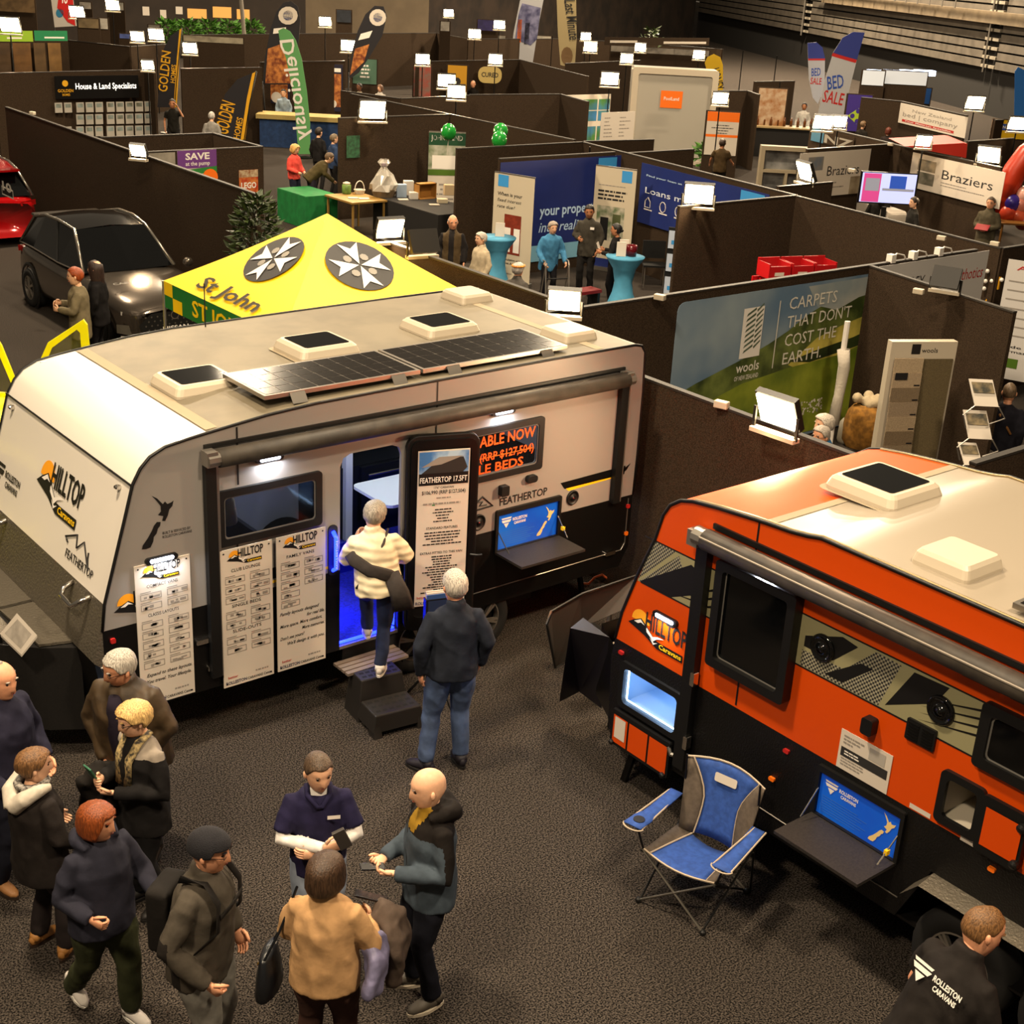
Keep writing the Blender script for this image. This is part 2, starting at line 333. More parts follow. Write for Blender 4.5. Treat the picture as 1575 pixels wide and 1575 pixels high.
# ---- the grey caravan
TA = lambda s, d, z: Vector((3.59 + s, 9.19 + d, z))
LA, WA = 5.61, 2.62
profA = [(0, 1.28), (.03, 1.5), (.23, 2.16), (.31, 2.43), (.38, 2.55), (.46, 2.63), (.59, 2.69), (.78, 2.72), (.94, 2.74), (1.2, 2.77), (1.47, 2.8), (1.9, 2.825), (3.1, 2.84), (4.45, 2.85), (5.46, 2.85), (5.55, 2.83), (5.6, 2.76), (5.62, 2.35), (5.62, 1.7), (5.61, 1.27)]
frA = Fr(TA(0, 0, 0), (1, 0, 0), (0, 0, 1))
A = lambda x, y: frA.at(x, y)
doorA = rrect(2.14, .53, 2.76, 2.33, .1, 4); winA1 = rrect(1.04, 1.81, 1.9, 2.19, .03, 3); winA2 = rrect(3.18, 1.86, 4.3, 2.27, .03, 3)
door_up = [p for p in doorA if p[1] > 1.3]; du = [(2.14, 1.27)] + [(2.76, 1.27)] + door_up
GREYS = M('grey_side_panel', '8d8884', .38, spec=.4); NOSEW = M('white_nose_panel', 'ddd6cc', .3, spec=.5, coat=.3); ROOFB = M('beige_roof', '6f6654', .55, var=.12, scale=3)
hA = dict(upper=[winA1, winA2], lower=[])
# door notch: outline follows the opening
pa = profA[:]; i = len(pa)
pa_side = pa + [(2.76, 1.275), (2.76, 2.23), (2.73, 2.3), (2.66, 2.33), (2.24, 2.33), (2.17, 2.3), (2.14, 2.23), (2.14, 1.278)]
carA, _, _ = (thing('caravan', 'grey caravan with white nose and beige roof with open entrance door', 'caravan', TA(LA / 2, WA / 2, 0)), 0, 0)
MB().poly(pa_side, hA['upper'], frame=frA, off=0, thick=.03).build('side_wall', GREYS, carA)
farA = Fr(TA(0, WA, 0), (-1, 0, 0), (0, 0, 1)); MB().poly([(-a, b) for a, b in reversed(profA)], frame=farA, thick=.03).build('side_wall', GREYS, carA)
MB().poly([(0, 1.28), (0, .95), (.1, .5), (2.14, .5), (2.14, 1.278)], frame=frA, thick=.03).build('lower_side_panel', BLK, carA)
MB().poly([(2.76, 1.275), (2.76, .5), (5.5, .5), (5.61, .7), (5.61, 1.27)], frame=frA, thick=.03).build('lower_side_panel', BLK, carA)
MB().poly([(2.14, .5), (2.76, .5), (2.76, .53), (2.14, .53)], frame=frA, thick=.03).build('door_sill', ALU, carA)
def strips(T, W, prof, car, segs):
    for i0, i1, nm, mt in segs:
        m = MB()
        for (a, b) in prof[i0:i1 + 1]: m.v += [tuple(T(a, .0, b)), tuple(T(a, W, b))]
        for i in range(i1 - i0): m.f.append((2 * i, 2 * i + 1, 2 * i + 3, 2 * i + 2)); m.m.append(0)
        m.build(nm, mt, car, smooth=True)
strips(TA, WA, profA, carA, [(1, 3, 'nose_panel', NOSEW), (3, 8, 'nose_cap', NOSEW), (8, 16, 'roof', ROOFB), (16, 19, 'rear_panel', GREYS)])
for d in (0, WA): MB().tube([TA(a, d, b) for a, b in profA], .013, 6).build('edge_trim', RUB, carA, smooth=True)
MB().tube([TA(.31, -.005, 2.43) + Vector((-.012, 0, .004)), TA(.31, WA, 2.43) + Vector((-.012, 0, .004))], .008, 6).build('nose_seam', RUB, carA)
for d in (.18, WA - .2): MB().lathe(TA(.285, d, 2.36), [(.022, 0), (.022, .03), (.012, .045)], 8, (-1, 0, .3)).build('marker_lamp', CHROME, carA)
# roof joints
for s in (.95, 5.0): MB().add([TA(s, .05, 2.747 if s < 2 else 2.853), TA(s + .1, .05, 2.757 if s < 2 else 2.853), TA(s + .1, WA - .05, 2.757 if s < 2 else 2.853), TA(s, WA - .05, 2.747 if s < 2 else 2.853)], [(0, 1, 2, 3)]).build('roof_joint', M('sealant', '9a8c74', .8), carA)
# checker plate stone guard below the nose and chassis box
m = MB(); m.add([TA(.03, 0, 1.5), TA(.03, WA, 1.5), TA(-.08, WA, 1.02), TA(-.08, 0, 1.02)], [(0, 3, 2, 1)]); m.add([TA(.03, 0, 1.5), TA(-.08, 0, 1.02), TA(0, 0, .95), TA(0, 0, 1.28)], [(0, 1, 2, 3)]); m.build('stone_guard', CHECK, carA)
MB().box(TA(.0, .03, .48), TA(LA - .1, WA - .03, .5)).build('underbody', BLK, carA)
MB().add([TA(-.08, 0, 1.02), TA(-.08, WA, 1.02), TA(0, WA, .5), TA(0, 0, .5)], [(0, 3, 2, 1)]).build('front_lower_panel', BLK, carA)
for d in (.25, WA - .55):
    MB().tube([TA(.02, d, 1.47), TA(-.07, d + .02, 1.44), TA(-.11, d + .06, 1.4), TA(-.11, d + .28, 1.4), TA(-.07, d + .32, 1.44), TA(.02, d + .34, 1.47)], .022, 8).build('grab_handle', CHROME, carA, smooth=True)
# toolbox on the drawbar
bz = 1.0
boxA = MB(); P4 = [(-.05, .35), (-.3, .5), (-.85, 1.0), (-.85, 1.65), (-.3, 2.15), (-.05, 2.27)]
boxA.add([TA(a, d, .25) for a, d in P4] + [TA(a, d, bz) for a, d in P4], [tuple(range(6, 12))[::-1], (0, 1, 7, 6)[::-1], (1, 2, 8, 7)[::-1], (2, 3, 9, 8)[::-1], (3, 4, 10, 9)[::-1], (4, 5, 11, 10)[::-1]])
bo = boxA.build('drawbar_toolbox', M('black_powder_coat', '100e0d', .6, var=.3, scale=80), carA)
for pts in ([(-.08, .45), (-.32, .52), (-.36, 1.28), (-.06, 1.28)], [(-.06, 1.33), (-.36, 1.33), (-.32, 2.1), (-.08, 2.2)], [(-.4, .68), (-.82, 1.03), (-.82, 1.62), (-.4, 1.95)]):
    MB().add([TA(a, d, bz + .008) for a, d in pts] + [TA(a, d, bz + .03) for a, d in pts], [(7, 6, 5, 4), (4, 5, 1, 0), (5, 6, 2, 1), (6, 7, 3, 2), (7, 4, 0, 3)]).build('lid', CHECK, bo)
MB().tube([TA(-.56, .8, .62), TA(-.5, .72, .66), TA(-.42, .66, .66)], .018, 6).build('latch', CHROME, bo)
MB().bar(TA(-.8, 1.3, .4), TA(-1.7, 1.3, .42), .1, .1).build('drawbar', RUB, carA)
# drawings on the nose (plane of the lower nose panel)
frN = Fr(TA(.03, WA, 1.5), (0, -1, 0), (TA(.31, 0, 2.43) - TA(.03, 0, 1.5)))
frN = frN.moved(.004)
hilltop(frN, carA, .98, .34, .92)
rolleston(frN, carA, .06, .18, .62, INK)
pu = [(1.62, .3), (1.86, .42), (1.92, .3), (2.08, .42), (2.24, .14)]
MB().tube([frN.p(u, v, .004) for u, v in [(1.8, .22), (1.74, .25), (1.94, .33), (1.97, .23), (2.08, .32), (2.24, .14), (2.2, .22), (2.19, .27)]], .007, 5).build('peak_logo', INK, carA)
text(frN, carA, 'FEATHERTOP', (1.8, .10), (2.34, .10), INK, .07, .01)
# side features of the grey caravan
for x, z0, z1 in ((1.19, 2.26, 2.745), (3.12, 2.34, 2.83), (1.17, 1.3, 1.8)): MB().poly(rect_pts((x - .008, z0), (x + .008, z1)), frame=frA, off=.003).build('panel_seam', RUB, carA)
for a, b in (((392, 708), (434.7, 700)), ((755, 637), (791, 628)), ((222, 865), (272, 852))): ledbar(frA, carA, A(*a), A(*b), 5)
wA1 = window(frA, carA, .99, 1.76, 1.95, 2.24)
wA2 = window(frA, carA, 3.13, 1.8, 4.35, 2.32, glass=M('clear_tinted_glass', '10141a', .05, alpha=.4, spec=.8))
frW = frA.moved(.016)
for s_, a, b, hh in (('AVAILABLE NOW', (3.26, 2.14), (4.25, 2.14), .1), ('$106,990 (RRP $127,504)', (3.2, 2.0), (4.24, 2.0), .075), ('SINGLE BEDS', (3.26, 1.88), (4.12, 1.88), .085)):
    text(frW, wA2, s_, a, b, M('orange_decal_glow', 'ff5a10', .5, emit=.08), hh, .02)  # window letters are no lamp; a faint glow is put into their print
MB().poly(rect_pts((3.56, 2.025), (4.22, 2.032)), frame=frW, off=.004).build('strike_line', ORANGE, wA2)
# awning roll and its posts
aw = MB().tube([TA(.98, -.09, 2.55), TA(5.3, -.09, 2.55)], .075, 16).build('awning_roll', M('awning_vinyl', '3a342d', .55, var=.25, scale=8), carA, smooth=True)
MB().box(TA(.9, -.02, 2.62), TA(5.34, 0.0, 2.65)).build('awning_rail', RUB, carA)
for s in (.93, 5.33): MB().tube([TA(s - .05, -.09, 2.55), TA(s + .05, -.09, 2.55)], .06, 10).build('roll_end', ALU, aw)
for s, z0 in ((.93, .62), (5.33, 1.25)):
    o = MB().box(TA(s - .045, -.06, z0), TA(s + .045, 0, 2.6)).build('awning_post', RUB, carA); MB().box(TA(s + .045, -.045, z0), TA(s + .075, 0, 2.55)).build('post_rail', ALU, o)
    MB().box(TA(s - .06, -.13, 2.5), TA(s + .03, -.02, 2.62)).build('post_bracket', ALU, o)
for q, mt in (([(862, 743), (962, 716), (960, 729), (868, 752)], BLK), ([(870, 751), (952, 729), (951, 733), (874, 755)], YEL), ([(953, 726), (970, 712), (964, 722), (953, 733)], BLK)): plate(frA, [A(*p) for p in q][::-1], 'stripe_decal', mt, carA, .002)
plate(frA, rect_pts((1.48, 1.36), (1.56, 1.46)), 'stripe_decal', BLK, carA, .002); plate(frA, rect_pts((1.48, 1.32), (2.1, 1.345)), 'stripe_decal', YEL, carA, .002)
text(frA, carA, 'FEATHERTOP', A(768, 778), A(841, 760), INK, .075, .02)
MB().tube([frA.p(*A(*q), .004) for q in [(722, 784), (742, 764), (758, 777), (727, 786)]], .01, 5).build('peak_logo', INK, carA); MB().tube([frA.p(*A(*q), .004) for q in [(728, 774), (742, 771), (737, 778), (748, 776)]], .008, 5).build('peak_logo', INK, carA)
nzmap(frA, carA, A(218, 846)[0], A(218, 846)[1], .43, BLACK)
text(frA, carA, 'BUILT & SERVICED BY', A(250, 822), A(293, 813), INK, .022, .005); text(frA, carA, 'ROLLESTON CARAVANS', A(250, 828), A(295, 818), INK, .022, .005)
hilltop(frA, carA, .1, 1.33, .55)
for q, r in (((880, 765), .075), ((735, 803), .08)):
    u, v = A(*q); o = MB().lathe(frA.p(u, v, 0), [(r, 0), (r, .015), (r * .85, .02), (r * .8, .008), (r * .3, .01), (r * .28, .02), (.001, .024)], 24, frA.n, cap=False).build('round_speaker', RUB, carA, smooth=True)
    MB().lathe(frA.p(u, v, .02), [(r * .12, 0), (.001, .01)], 10, frA.n, cap=False).build('speaker_dot', REDP, o)
u, v = A(772, 753); MB().poly(rrect(u - .045, v - .05, u + .045, v + .05, .015), frame=frA, off=.06, thick=.06).build('power_inlet', RUB, carA, bevel=.01)
u, v = A(815, 735); MB().poly(rrect(u - .06, v - .035, u + .06, v + .035, .03), frame=frA, off=.05, thick=.05).build('gas_outlet', RUB, carA, bevel=.01)
def picnic(fr, par, u0, v0, u1, v1, depth, W=None):
    """fold-down picnic table with a lit picture in the recess"""
    o = MB().poly(rrect(u0 - .03, v0 - .03, u1 + .03, v1 + .05, .02), [rect_pts((u0, v0), (u1, v1))], frame=fr, off=.03, thick=.03).build('picnic_hatch', RUB, par)
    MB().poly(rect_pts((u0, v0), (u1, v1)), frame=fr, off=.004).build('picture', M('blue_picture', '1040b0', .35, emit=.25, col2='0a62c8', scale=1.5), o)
    f2 = fr.moved(.006); k = (u1 - u0)
    rolleston(f2, o, u0 + .06 * k, v1 - .42 * (v1 - v0), k * .42, WHITE, mat2=WHITE)
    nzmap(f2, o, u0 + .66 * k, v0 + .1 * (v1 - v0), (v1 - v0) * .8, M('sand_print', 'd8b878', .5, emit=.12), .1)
    m = MB()
    for i in range(7): m.poly(rect_pts((u0 + .05 * k, v0 + (.1 + .06 * i) * (v1 - v0)), (u0 + (.5 + .06 * (i % 3)) * k, v0 + (.115 + .06 * i) * (v1 - v0))), frame=f2, off=.002)
    m.build('fine_print', M('pale_blue_print', '3a70c8', .5), o)
    t = MB(); c = fr.p((u0 + u1) / 2, v0 - .02, depth / 2); t.obox(c, fr.u, fr.n, fr.v, k / 2 + .02, depth / 2, .012); t.build('table_leaf', M('table_leaf', '2a2624', .5, var=.2, scale=60), o)
    for uu, sg in ((u0, 1), (u1, -1)): MB().tube([fr.p(uu, v0 + .2, .02), fr.p(uu + .01 * sg, v0 + .03, depth * .45)], .006, 6).build('stay', CHROME, o)
    MB().obox(fr.p(u1 - .005, v0 + .1, depth * .26), fr.u, fr.v, fr.n, .012, .018, .018).build('yellow_tag', YEL, o)
    return o
picnic(frA, carA, 3.86, 1.06, 4.6, 1.42, .42)
# open door, hinged at the right side of the opening
hinge = TA(2.79, -.03, 0); ddir = Vector((.94, -.33, 0)).normalized(); frD = Fr(hinge, ddir, (0, 0, 1))
dr = MB().poly(rrect(0, .52, .66, 2.4, .1, 4), frame=frD, off=.03, thick=.06).build('entrance_door', RUB, carA, bevel=.012)
MB().poly(rrect(.03, .56, .63, 2.36, .08, 4), [rrect(.085, .66, .575, 2.29, .05, 4)], frame=frD, off=.05, thick=.03).build('door_lining', BLK, dr)
MB().tube([frD.p(.6, 1.25, .06), frD.p(.66, 1.25, .09), frD.p(.7, 1.25, .09)], .012, 6).build('door_catch', RUB, dr)
def board(fr, par_label, cat, u0, v0, u1, v1, name='info_board', mat=None, thick=.01, off=.012, par=None, group=None):
    org = fr.p((u0 + u1) / 2, v0, off)
    o = MB().poly(rect_pts((u0, v0), (u1, v1)), frame=fr, off=off, thick=thick).build(name, mat or PAPER, par, origin=org)
    if par is None: tag(o, par_label, cat, group)
    return o
def lines(fr, par, u0, u1, v, n, dv, h, mat, seed=1, center=True, name='fine_print', lo=.35):
    rnd = random.Random(seed); m = MB()
    for i in range(n):
        wd = (u1 - u0) * rnd.uniform(lo, 1); c = (u0 + u1) / 2 if center else u0 + wd / 2
        x = c - wd / 2
        while x < c + wd / 2 - .004:
            l = min(rnd.uniform(.5, 2.5) * h * 1.6, c + wd / 2 - x); m.poly(rect_pts((x, v - i * dv), (x + l, v - i * dv + h)), frame=fr, off=.0025); x += l + h * .5
    return m.build(name, mat, par)
frDs = frD.moved(.05)
db = board(frDs, 'tall white price board with caravan photo hung on the open caravan door', 'sign', .09, .78, .56, 2.27, thick=.008, off=.009)
fB = frDs.moved(.009)
ph = MB().poly(rect_pts((.1, 2.02), (.55, 2.26)), frame=fB, off=.002).build('photo', M('sky_photo', '3d74b4', .5, col2='a8c4da', scale=6), db)
plate(fB, [(.12, 2.06), (.3, 2.2), (.5, 2.2), (.54, 2.1), (.5, 2.06)], 'photo_caravan', M('photo_dark', '2c2b2a', .5), ph, .003); plate(fB, [(.12, 2.12), (.28, 2.21), (.5, 2.21), (.3, 2.14)], 'photo_roof', GREYP, ph, .004)
plate(fB, rect_pts((.1, 1.95), (.55, 2.06)), 'title_bar', BLACK, db, .003)
text(fB, db, 'FEATHERTOP 17.5FT', (.11, 1.975), (.54, 1.975), WHITE, .05, .015, off=.005); text(fB, db, "17'6\" CARAVAN", (.24, 1.915), (.42, 1.915), INK, .02); text(fB, db, '$106,990 (RRP $127,504)', (.13, 1.865), (.53, 1.865), INK, .034, .012)
lines(fB, db, .18, .48, 1.82, 1, .03, .012, GREYP); plate(fB, [(.225, 1.755), (.255, 1.755), (.24, 1.79)], 'green_mark', M('green_print', '2c7a34', .5), db); lines(fB, db, .13, .5, 1.765, 1, .03, .016, GREYP, 3, lo=.9)
lines(fB, db, .23, .43, 1.71, 5, .028, .011, INK, 5); text(fB, db, 'STANDARD FEATURES', (.18, 1.53), (.47, 1.53), INK, .022); lines(fB, db, .14, .52, 1.49, 5, .028, .012, INK, 6)
text(fB, db, 'EXTRAS FITTED TO THIS VAN', (.13, 1.29), (.52, 1.29), INK, .022); lines(fB, db, .14, .52, 1.255, 15, .025, .012, INK, 8)
text(fB, db, 'better', (.11, .855), (.2, .855), REDP, .026, .01); lines(fB, db, .38, .52, .86, 1, .03, .016, GREYP, 9); text(fB, db, 'ROLLESTON', (.1, .795), (.3, .795), NAVYP, .03, .02); text(fB, db, 'CARAVANS Centre', (.31, .795), (.55, .795), INK, .025, .012)
# boards on the side of the grey caravan
def plan(fr, par, u, v, wd, h, seed):
    r = random.Random(seed); m = MB(); m.poly(rect_pts((u, v), (u + wd, v + h)), [rect_pts((u + .006, v + .006), (u + wd - .006, v + h - .006))], frame=fr, off=.0025)
    for i in range(4):
        a = u + wd * r.uniform(.1, .7); b = v + h * r.uniform(.1, .5); m.poly(rect_pts((a, b), (min(a + wd * r.uniform(.1, .3), u + wd), min(b + h * r.uniform(.2, .45), v + h))), frame=fr, off=.003)
    m.poly(rect_pts((u, v + h + .008), (u + wd * .5, v + h + .016)), frame=fr, off=.0025)
    m.build('floor_plan', GREYP, par)
def plan_board(u0, v0, u1, v1, label, rows, off=.03):
    b = board(frA, label, 'sign', u0, v0, u1, v1, thick=.008, off=off); f = Fr(frA.p(u0, v0, off), frA.u, frA.v); W_ = u1 - u0; H_ = v1 - v0
    hilltop(f, b, .12 * W_, H_ - .15, W_ * .7)
    for du, dv in ((.03, .03), (W_ - .03, .03), (.03, H_ - .03), (W_ - .03, H_ - .03)): plate(f, circ(du, dv, .008, 8), 'screw', INK, b, .003)
    y = H_ - .185; sd = int(u0 * 100)
    for it in rows:
        if it[0] == 't': text(f, b, it[1], (W_ * .2, y - .02), (W_ * .76, y - .02), INK, .028, .004); y -= .035
        elif it[0] == 'p':
            for r_ in range(it[1]):
                y -= .088
                for c in range(2 if r_ < it[2] else 1): sd += 1; plan(f, b, W_ * (.08 + .48 * c), y, W_ * .38, .056, sd)
        elif it[0] == 's': text(f, b, it[1], (W_ * it[2], y - .045), (W_ * it[3], y - .045), INK, .03, .012, .35); y -= .058
        else: y -= it[1]
    text(f, b, 'better', (.04, .075), (.13, .075), REDP, .024, .01); lines(f, b, W_ - .18, W_ - .05, .08, 1, .03, .014, GREYP, 4, lo=.9)
    text(f, b, 'ROLLESTON', (.02, .022), (W_ * .45, .022), NAVYP, .028, .02); text(f, b, 'CARAVANS Centre', (W_ * .47, .022), (W_ - .02, .022), INK, .024, .012)
    return b
plan_board(.28, .52, .745, 1.765, 'white board of compact van floor plans near the caravan nose', [('t', 'COMPACT VANS'), ('p', 2, 2), ('g', .04), ('t', 'CLASSIS LAYOUTS'), ('p', 5, 5), ('g', .03), ('s', 'Expand to these layouts.', .12, .96), ('s', 'You travel. Your lifestyle.', .12, .94)], .01)
plan_board(.99, .49, 1.46, 1.74, 'white board of club lounge floor plans below the caravan window', [('t', 'CLUB LOUNGE'), ('p', 3, 3), ('g', .02), ('t', 'SINGLE BEDS'), ('p', 2, 2), ('g', .02), ('t', 'SLIDE-OUTS'), ('p', 2, 2)], .045)
plan_board(1.5, .49, 1.97, 1.74, 'white board of family van floor plans beside the caravan door', [('t', 'FAMILY VANS'), ('p', 5, 3), ('g', .02), ('s', 'Family layouts designed', .05, .86), ('s', 'for real life.', .6, .97), ('s', 'More space. More comfort.', .05, .92), ('s', 'More memories.', .5, .97), ('s', "Don't see yours?", .05, .55), ('s', "We'll design it with you.", .2, .97)], .045)
# lit grab handle by the door
hb = MB().poly(rrect(2.02, 1.25, 2.11, 1.72, .04), frame=frA, off=.012, thick=.012).build('handle_plate', RUB, carA)
MB().tube([frA.p(2.065, 1.3, .01), frA.p(2.065, 1.33, .06), frA.p(2.065, 1.62, .06), frA.p(2.065, 1.66, .01)], .018, 8).build('door_grab_handle', BLUE_LED, hb, smooth=True)
text(frA.moved(.082), hb, 'ROLLESTON', (2.07, 1.34), (2.07, 1.6), WHITE, .02, .01, off=0)
# interior seen through the door
INW = M('interior_white', 'c9cbd0', .5); INB = M('interior_black', '111216', .3)
MB().box(TA(.6, .04, .5), TA(LA - .3, WA - .04, .53)).build('cabin_floor', M('blue_lit_carpet', '10189a', .9, var=.3, scale=50), carA)  # blue LED light put into the carpet colour
MB().box(TA(.6, WA - .09, .53), TA(LA - .1, WA - .06, 2.7)).build('inner_wall', INW, carA)
MB().box(TA(1.95, .06, .53), TA(1.99, WA - .7, 1.25)).build('inner_partition', INB, carA)
MB().box(TA(1.9, 1.3, .53), TA(3.2, 1.34, .85)).build('blue_lit_plinth', M('blue_lit_panel', '141c90', .5), carA)  # plinth colour carries the blue strip light
kit = MB().box(TA(3.2, WA - .62, .53), TA(4.5, WA - .1, 1.32)).build('kitchen_unit', INB, carA); MB().box(TA(3.2, WA - .1, 1.32), TA(4.5, WA - .06, 2.0)).build('splashback', INB, kit)
ov = MB().box(TA(3.62, WA - .66, .7), TA(4.3, WA - .62, 1.3)).build('oven_unit', INB, carA)
for z in (1.22, .98): MB().tube([TA(3.68, WA - .7, z), TA(4.24, WA - .7, z)], .014, 6).build('oven_handle', CHROME, ov)
MB().poly(rect_pts((3.7, 1.03), (4.22, 1.18)), frame=Fr(TA(0, WA - .66, 0), (1, 0, 0), (0, 0, 1)), off=.004).build('oven_window', M('oven_glass', '1a3050', .1), ov)
MB().box(TA(3.42, WA - .68, .53), TA(3.5, WA - .6, 1.9)).build('cabin_post', INW, carA)
tb = MB().poly(rrect(3.26, .92, 4.0, 1.6, .08), frame=Fr(TA(0, 0, 1.31), (1, 0, 0), (0, 1, 0)), off=0, thick=.03).build('cabin_table', M('white_table', 'e0e2ea', .4), carA)
MB().tube([TA(3.7, 1.25, .53), TA(3.7, 1.25, 1.29)], .03, 8).build('table_leg', ALU, tb)
MB().box(TA(3.0, .15, .53), TA(3.9, .65, .95)).build('bench_seat', M('navy_upholstery', '1b1f3c', .8), carA); MB().box(TA(3.0, .08, .95), TA(3.9, .16, 1.35)).build('bench_back', M('navy_upholstery', '1b1f3c', .8), carA)
MB().box(TA(2.16, .03, .535), TA(2.74, .06, .55)).build('sill_light', BLUE_LED, carA); MB().box(TA(1.95, 1.27, .84), TA(2.75, 1.3, .86)).build('plinth_light', BLUE_LED, carA); MB().box(TA(2.74, .05, .56), TA(2.755, .08, 1.0)).build('jamb_light', BLUE_LED, carA)
l = lamp('cabin_blue_lamp', 'POINT', TA(2.4, .5, .75), 9, (.08, .1, 1), None, .1); l = lamp('cabin_ceiling_lamp', 'POINT', TA(2.55, 1.0, 2.55), 40, (.8, .9, 1), None, .12)
lamp('cabin_rear_lamp', 'POINT', TA(4.0, 1.3, 2.5), 25, (.8, .9, 1), None, .12)
mq = MB(); mq.tube([TA(1.3, .45, 1.75), TA(1.3, .45, 1.95), TA(1.3, .45, 2.05), TA(1.3, .45, 2.09), TA(1.3, .45, 2.15)], [.1, .08, .04, .05, .03], 10); mq.build('tied_curtain', M('curtain_cloth', 'a9a49a', .8), carA, smooth=True)
# step, wheels, jockey stand
st = thing('fold_out_step', 'wide fold-out step below the grey caravan door', 'step', TA(2.4, -.1, .38))
for i in range(4): MB().box(TA(2.08, -.24 + .065 * i, .36), TA(2.72, -.19 + .065 * i, .385)).build('slat', M('step_wood', '6e6156', .5), st)
for s in (2.14, 2.66): MB().box(TA(s, -.24, .33), TA(s + .03, .04, .36)).build('step_arm', RUB, st)
MB().box(TA(2.2, .05, .35), TA(2.6, .1, .5)).build('step_mount', RUB, st)
wheel(carA, TA(3.0, .13, .34), (0, -1, 0), .34); wheel(carA, TA(3.0, WA - .13, .34), (0, 1, 0), .34); MB().box(TA(2.5, .3, .25), TA(4.6, .5, .5)).build('chassis_rail', RUB, carA)
wheel(carA, TA(3.75, .13, .34), (0, -1, 0), .34)
for s, d in ((.5, .3), (5.2, .3), (5.2, 2.2)): MB().bar(TA(s, d, .5), TA(s + .12, d, 0.02), .05, .04).build('stabiliser_leg', DKMET, carA)
MB().tube([TA(5.55, -.004, 1.24), TA(5.55, -.006, .75), TA(5.5, -.006, .68), TA(2.85, -.006, .665)], .006, 5).build('skirt_line', ALU, carA)
for q in ((936, 850), (330, 1025), (312, 985)): u, v = A(*q); MB().poly(rrect(u - .07, v - .02, u + .07, v + .02, .015), frame=frA, off=.03, thick=.03).build('latch', CHROME, carA)
for q, mt in (((965, 778), REDP), ((962, 820), ORANGE), ((173, 985), REDP)): u, v = A(*q); MB().poly(rrect(u - .02, v - .02, u + .02, v + .02, .01), frame=frA, off=.02, thick=.02).build('marker_lamp', mt, carA)
# roof of the grey caravan: hatches, vents, solar panels
for x, y, ls, ld, gl in ((302, 580, .62, .55, True), (487, 540, .62, .55, True), (676, 508, .62, .55, True), (874, 520, .42, .42, False), (718, 462, .42, .42, False)):
    p = G(x, y, 2.84); hatch_vent(carA, TA, p.x - 3.59, p.y - 9.19, 2.75 if x < 320 else 2.835, ls, ld, gl)
c0 = G(425, 622, 2.9); c1 = G(660, 575, 2.9); c2 = G(882, 537, 2.9)
solar(carA, TA, c0.x - 3.59, c1.x - 3.62, .12, .83, 2.88, 9, 4); solar(carA, TA, c1.x - 3.59, c2.x - 3.59, .12, .83, 2.88, 9, 4)
MB().tube([TA(2.2, WA - .1, 2.83), TA(2.2, WA - .1, 3.25)], .006, 5).build('aerial', RUB, carA)
# ------------------------------------------------------------------ the orange caravan
TB = lambda s, d, z: Vector((6.9 + d, 6.97 - s, z))
LB, WB = 5.6, 2.2
frB = Fr(TB(0, 0, 0), (0, -1, 0), (0, 0, 1))
B = lambda x, y: frB.at(x, y)
ORP = M('orange_side_panel', 'cb4606', .35, spec=.4); ORN = M('orange_nose_panel', 'dc4c04', .55, spec=.12); ROOFW = M('white_roof', '968b7b', .3, spec=.4)
KHAKI = M('khaki_print', '8f8a68', .5)
profB = [(.03, 1.28), (.08, 1.53), (.21, 1.9), (.36, 2.26), (.42, 2.48), (.48, 2.58), (.58, 2.65), (.7, 2.685), (.95, 2.72), (1.24, 2.75), (1.4, 2.765), (1.61, 2.78), (1.75, 2.8), (1.86, 2.825), (2.12, 2.825), (4.4, 2.825), (5.45, 2.82), (5.58, 2.74), (5.6, 1.28)]
carB = thing('caravan', 'orange caravan with white roof and black lower panels', 'caravan', TB(LB / 2, WB / 2, 0))
wb1 = rrect(1.13, 1.63, 1.73, 2.31, .03, 3); wb2 = rrect(3.3, 1.9, 4.5, 2.24, .03, 3); hb1 = rrect(3.08, 1.35, 3.34, 1.67, .03, 3)
MB().poly(profB, [wb1, wb2, hb1], frame=frB, thick=.03).build('side_wall', ORP, carB)
MB().poly([(-a, b) for a, b in reversed(profB)], frame=Fr(TB(0, WB, 0), (0, 1, 0), (0, 0, 1)), thick=.03).build('side_wall', ORP, carB)
MB().poly([(.03, 1.28), (.0, 1.1), (.04, .45), (2.9, .45), (3.1, .93), (4.4, .93), (4.6, .45), (5.5, .45), (5.6, .7), (5.6, 1.28)], [rrect(.19, .78, .78, 1.09, .04), rect_pts((2.16, .86), (2.83, 1.19))], frame=frB, thick=.03).build('lower_side_panel', M('black_checker_side', '0b0a0a', .4, bump=.6, scale=70), carB)
strips(TB, WB, profB, carB, [(0, 4, 'nose_panel', ORN), (4, 10, 'nose_cap', ORN), (10, 16, 'roof', ROOFW), (16, 18, 'rear_panel', ORP)])
for d in (0, WB): MB().tube([TB(a, d, b) for a, b in profB], .015, 6).build('edge_trim', RUB, carB, smooth=True); MB().tube([TB(a, d + (.025 if d == 0 else -.025), b + .004) for a, b in profB[7:17]], .012, 6).build('roof_moulding', M('moulding_beige', '8d7a55', .4, .4), carB, smooth=True)
MB().add([TB(1.36, .03, 2.768), TB(1.44, .03, 2.772), TB(1.44, WB - .03, 2.772), TB(1.36, WB - .03, 2.768)], [(0, 1, 2, 3)]).build('roof_joint', M('sealant', '9a8c74', .8), carB)
MB().box(TB(.03, .03, .43), TB(LB, WB - .03, .45)).build('underbody', BLK, carB)
MB().add([TB(.03, 0, 1.28), TB(.03, WB, 1.28), TB(.03, WB, .45), TB(.03, 0, .45)], [(0, 3, 2, 1)]).build('front_lower_panel', BLK, carB)
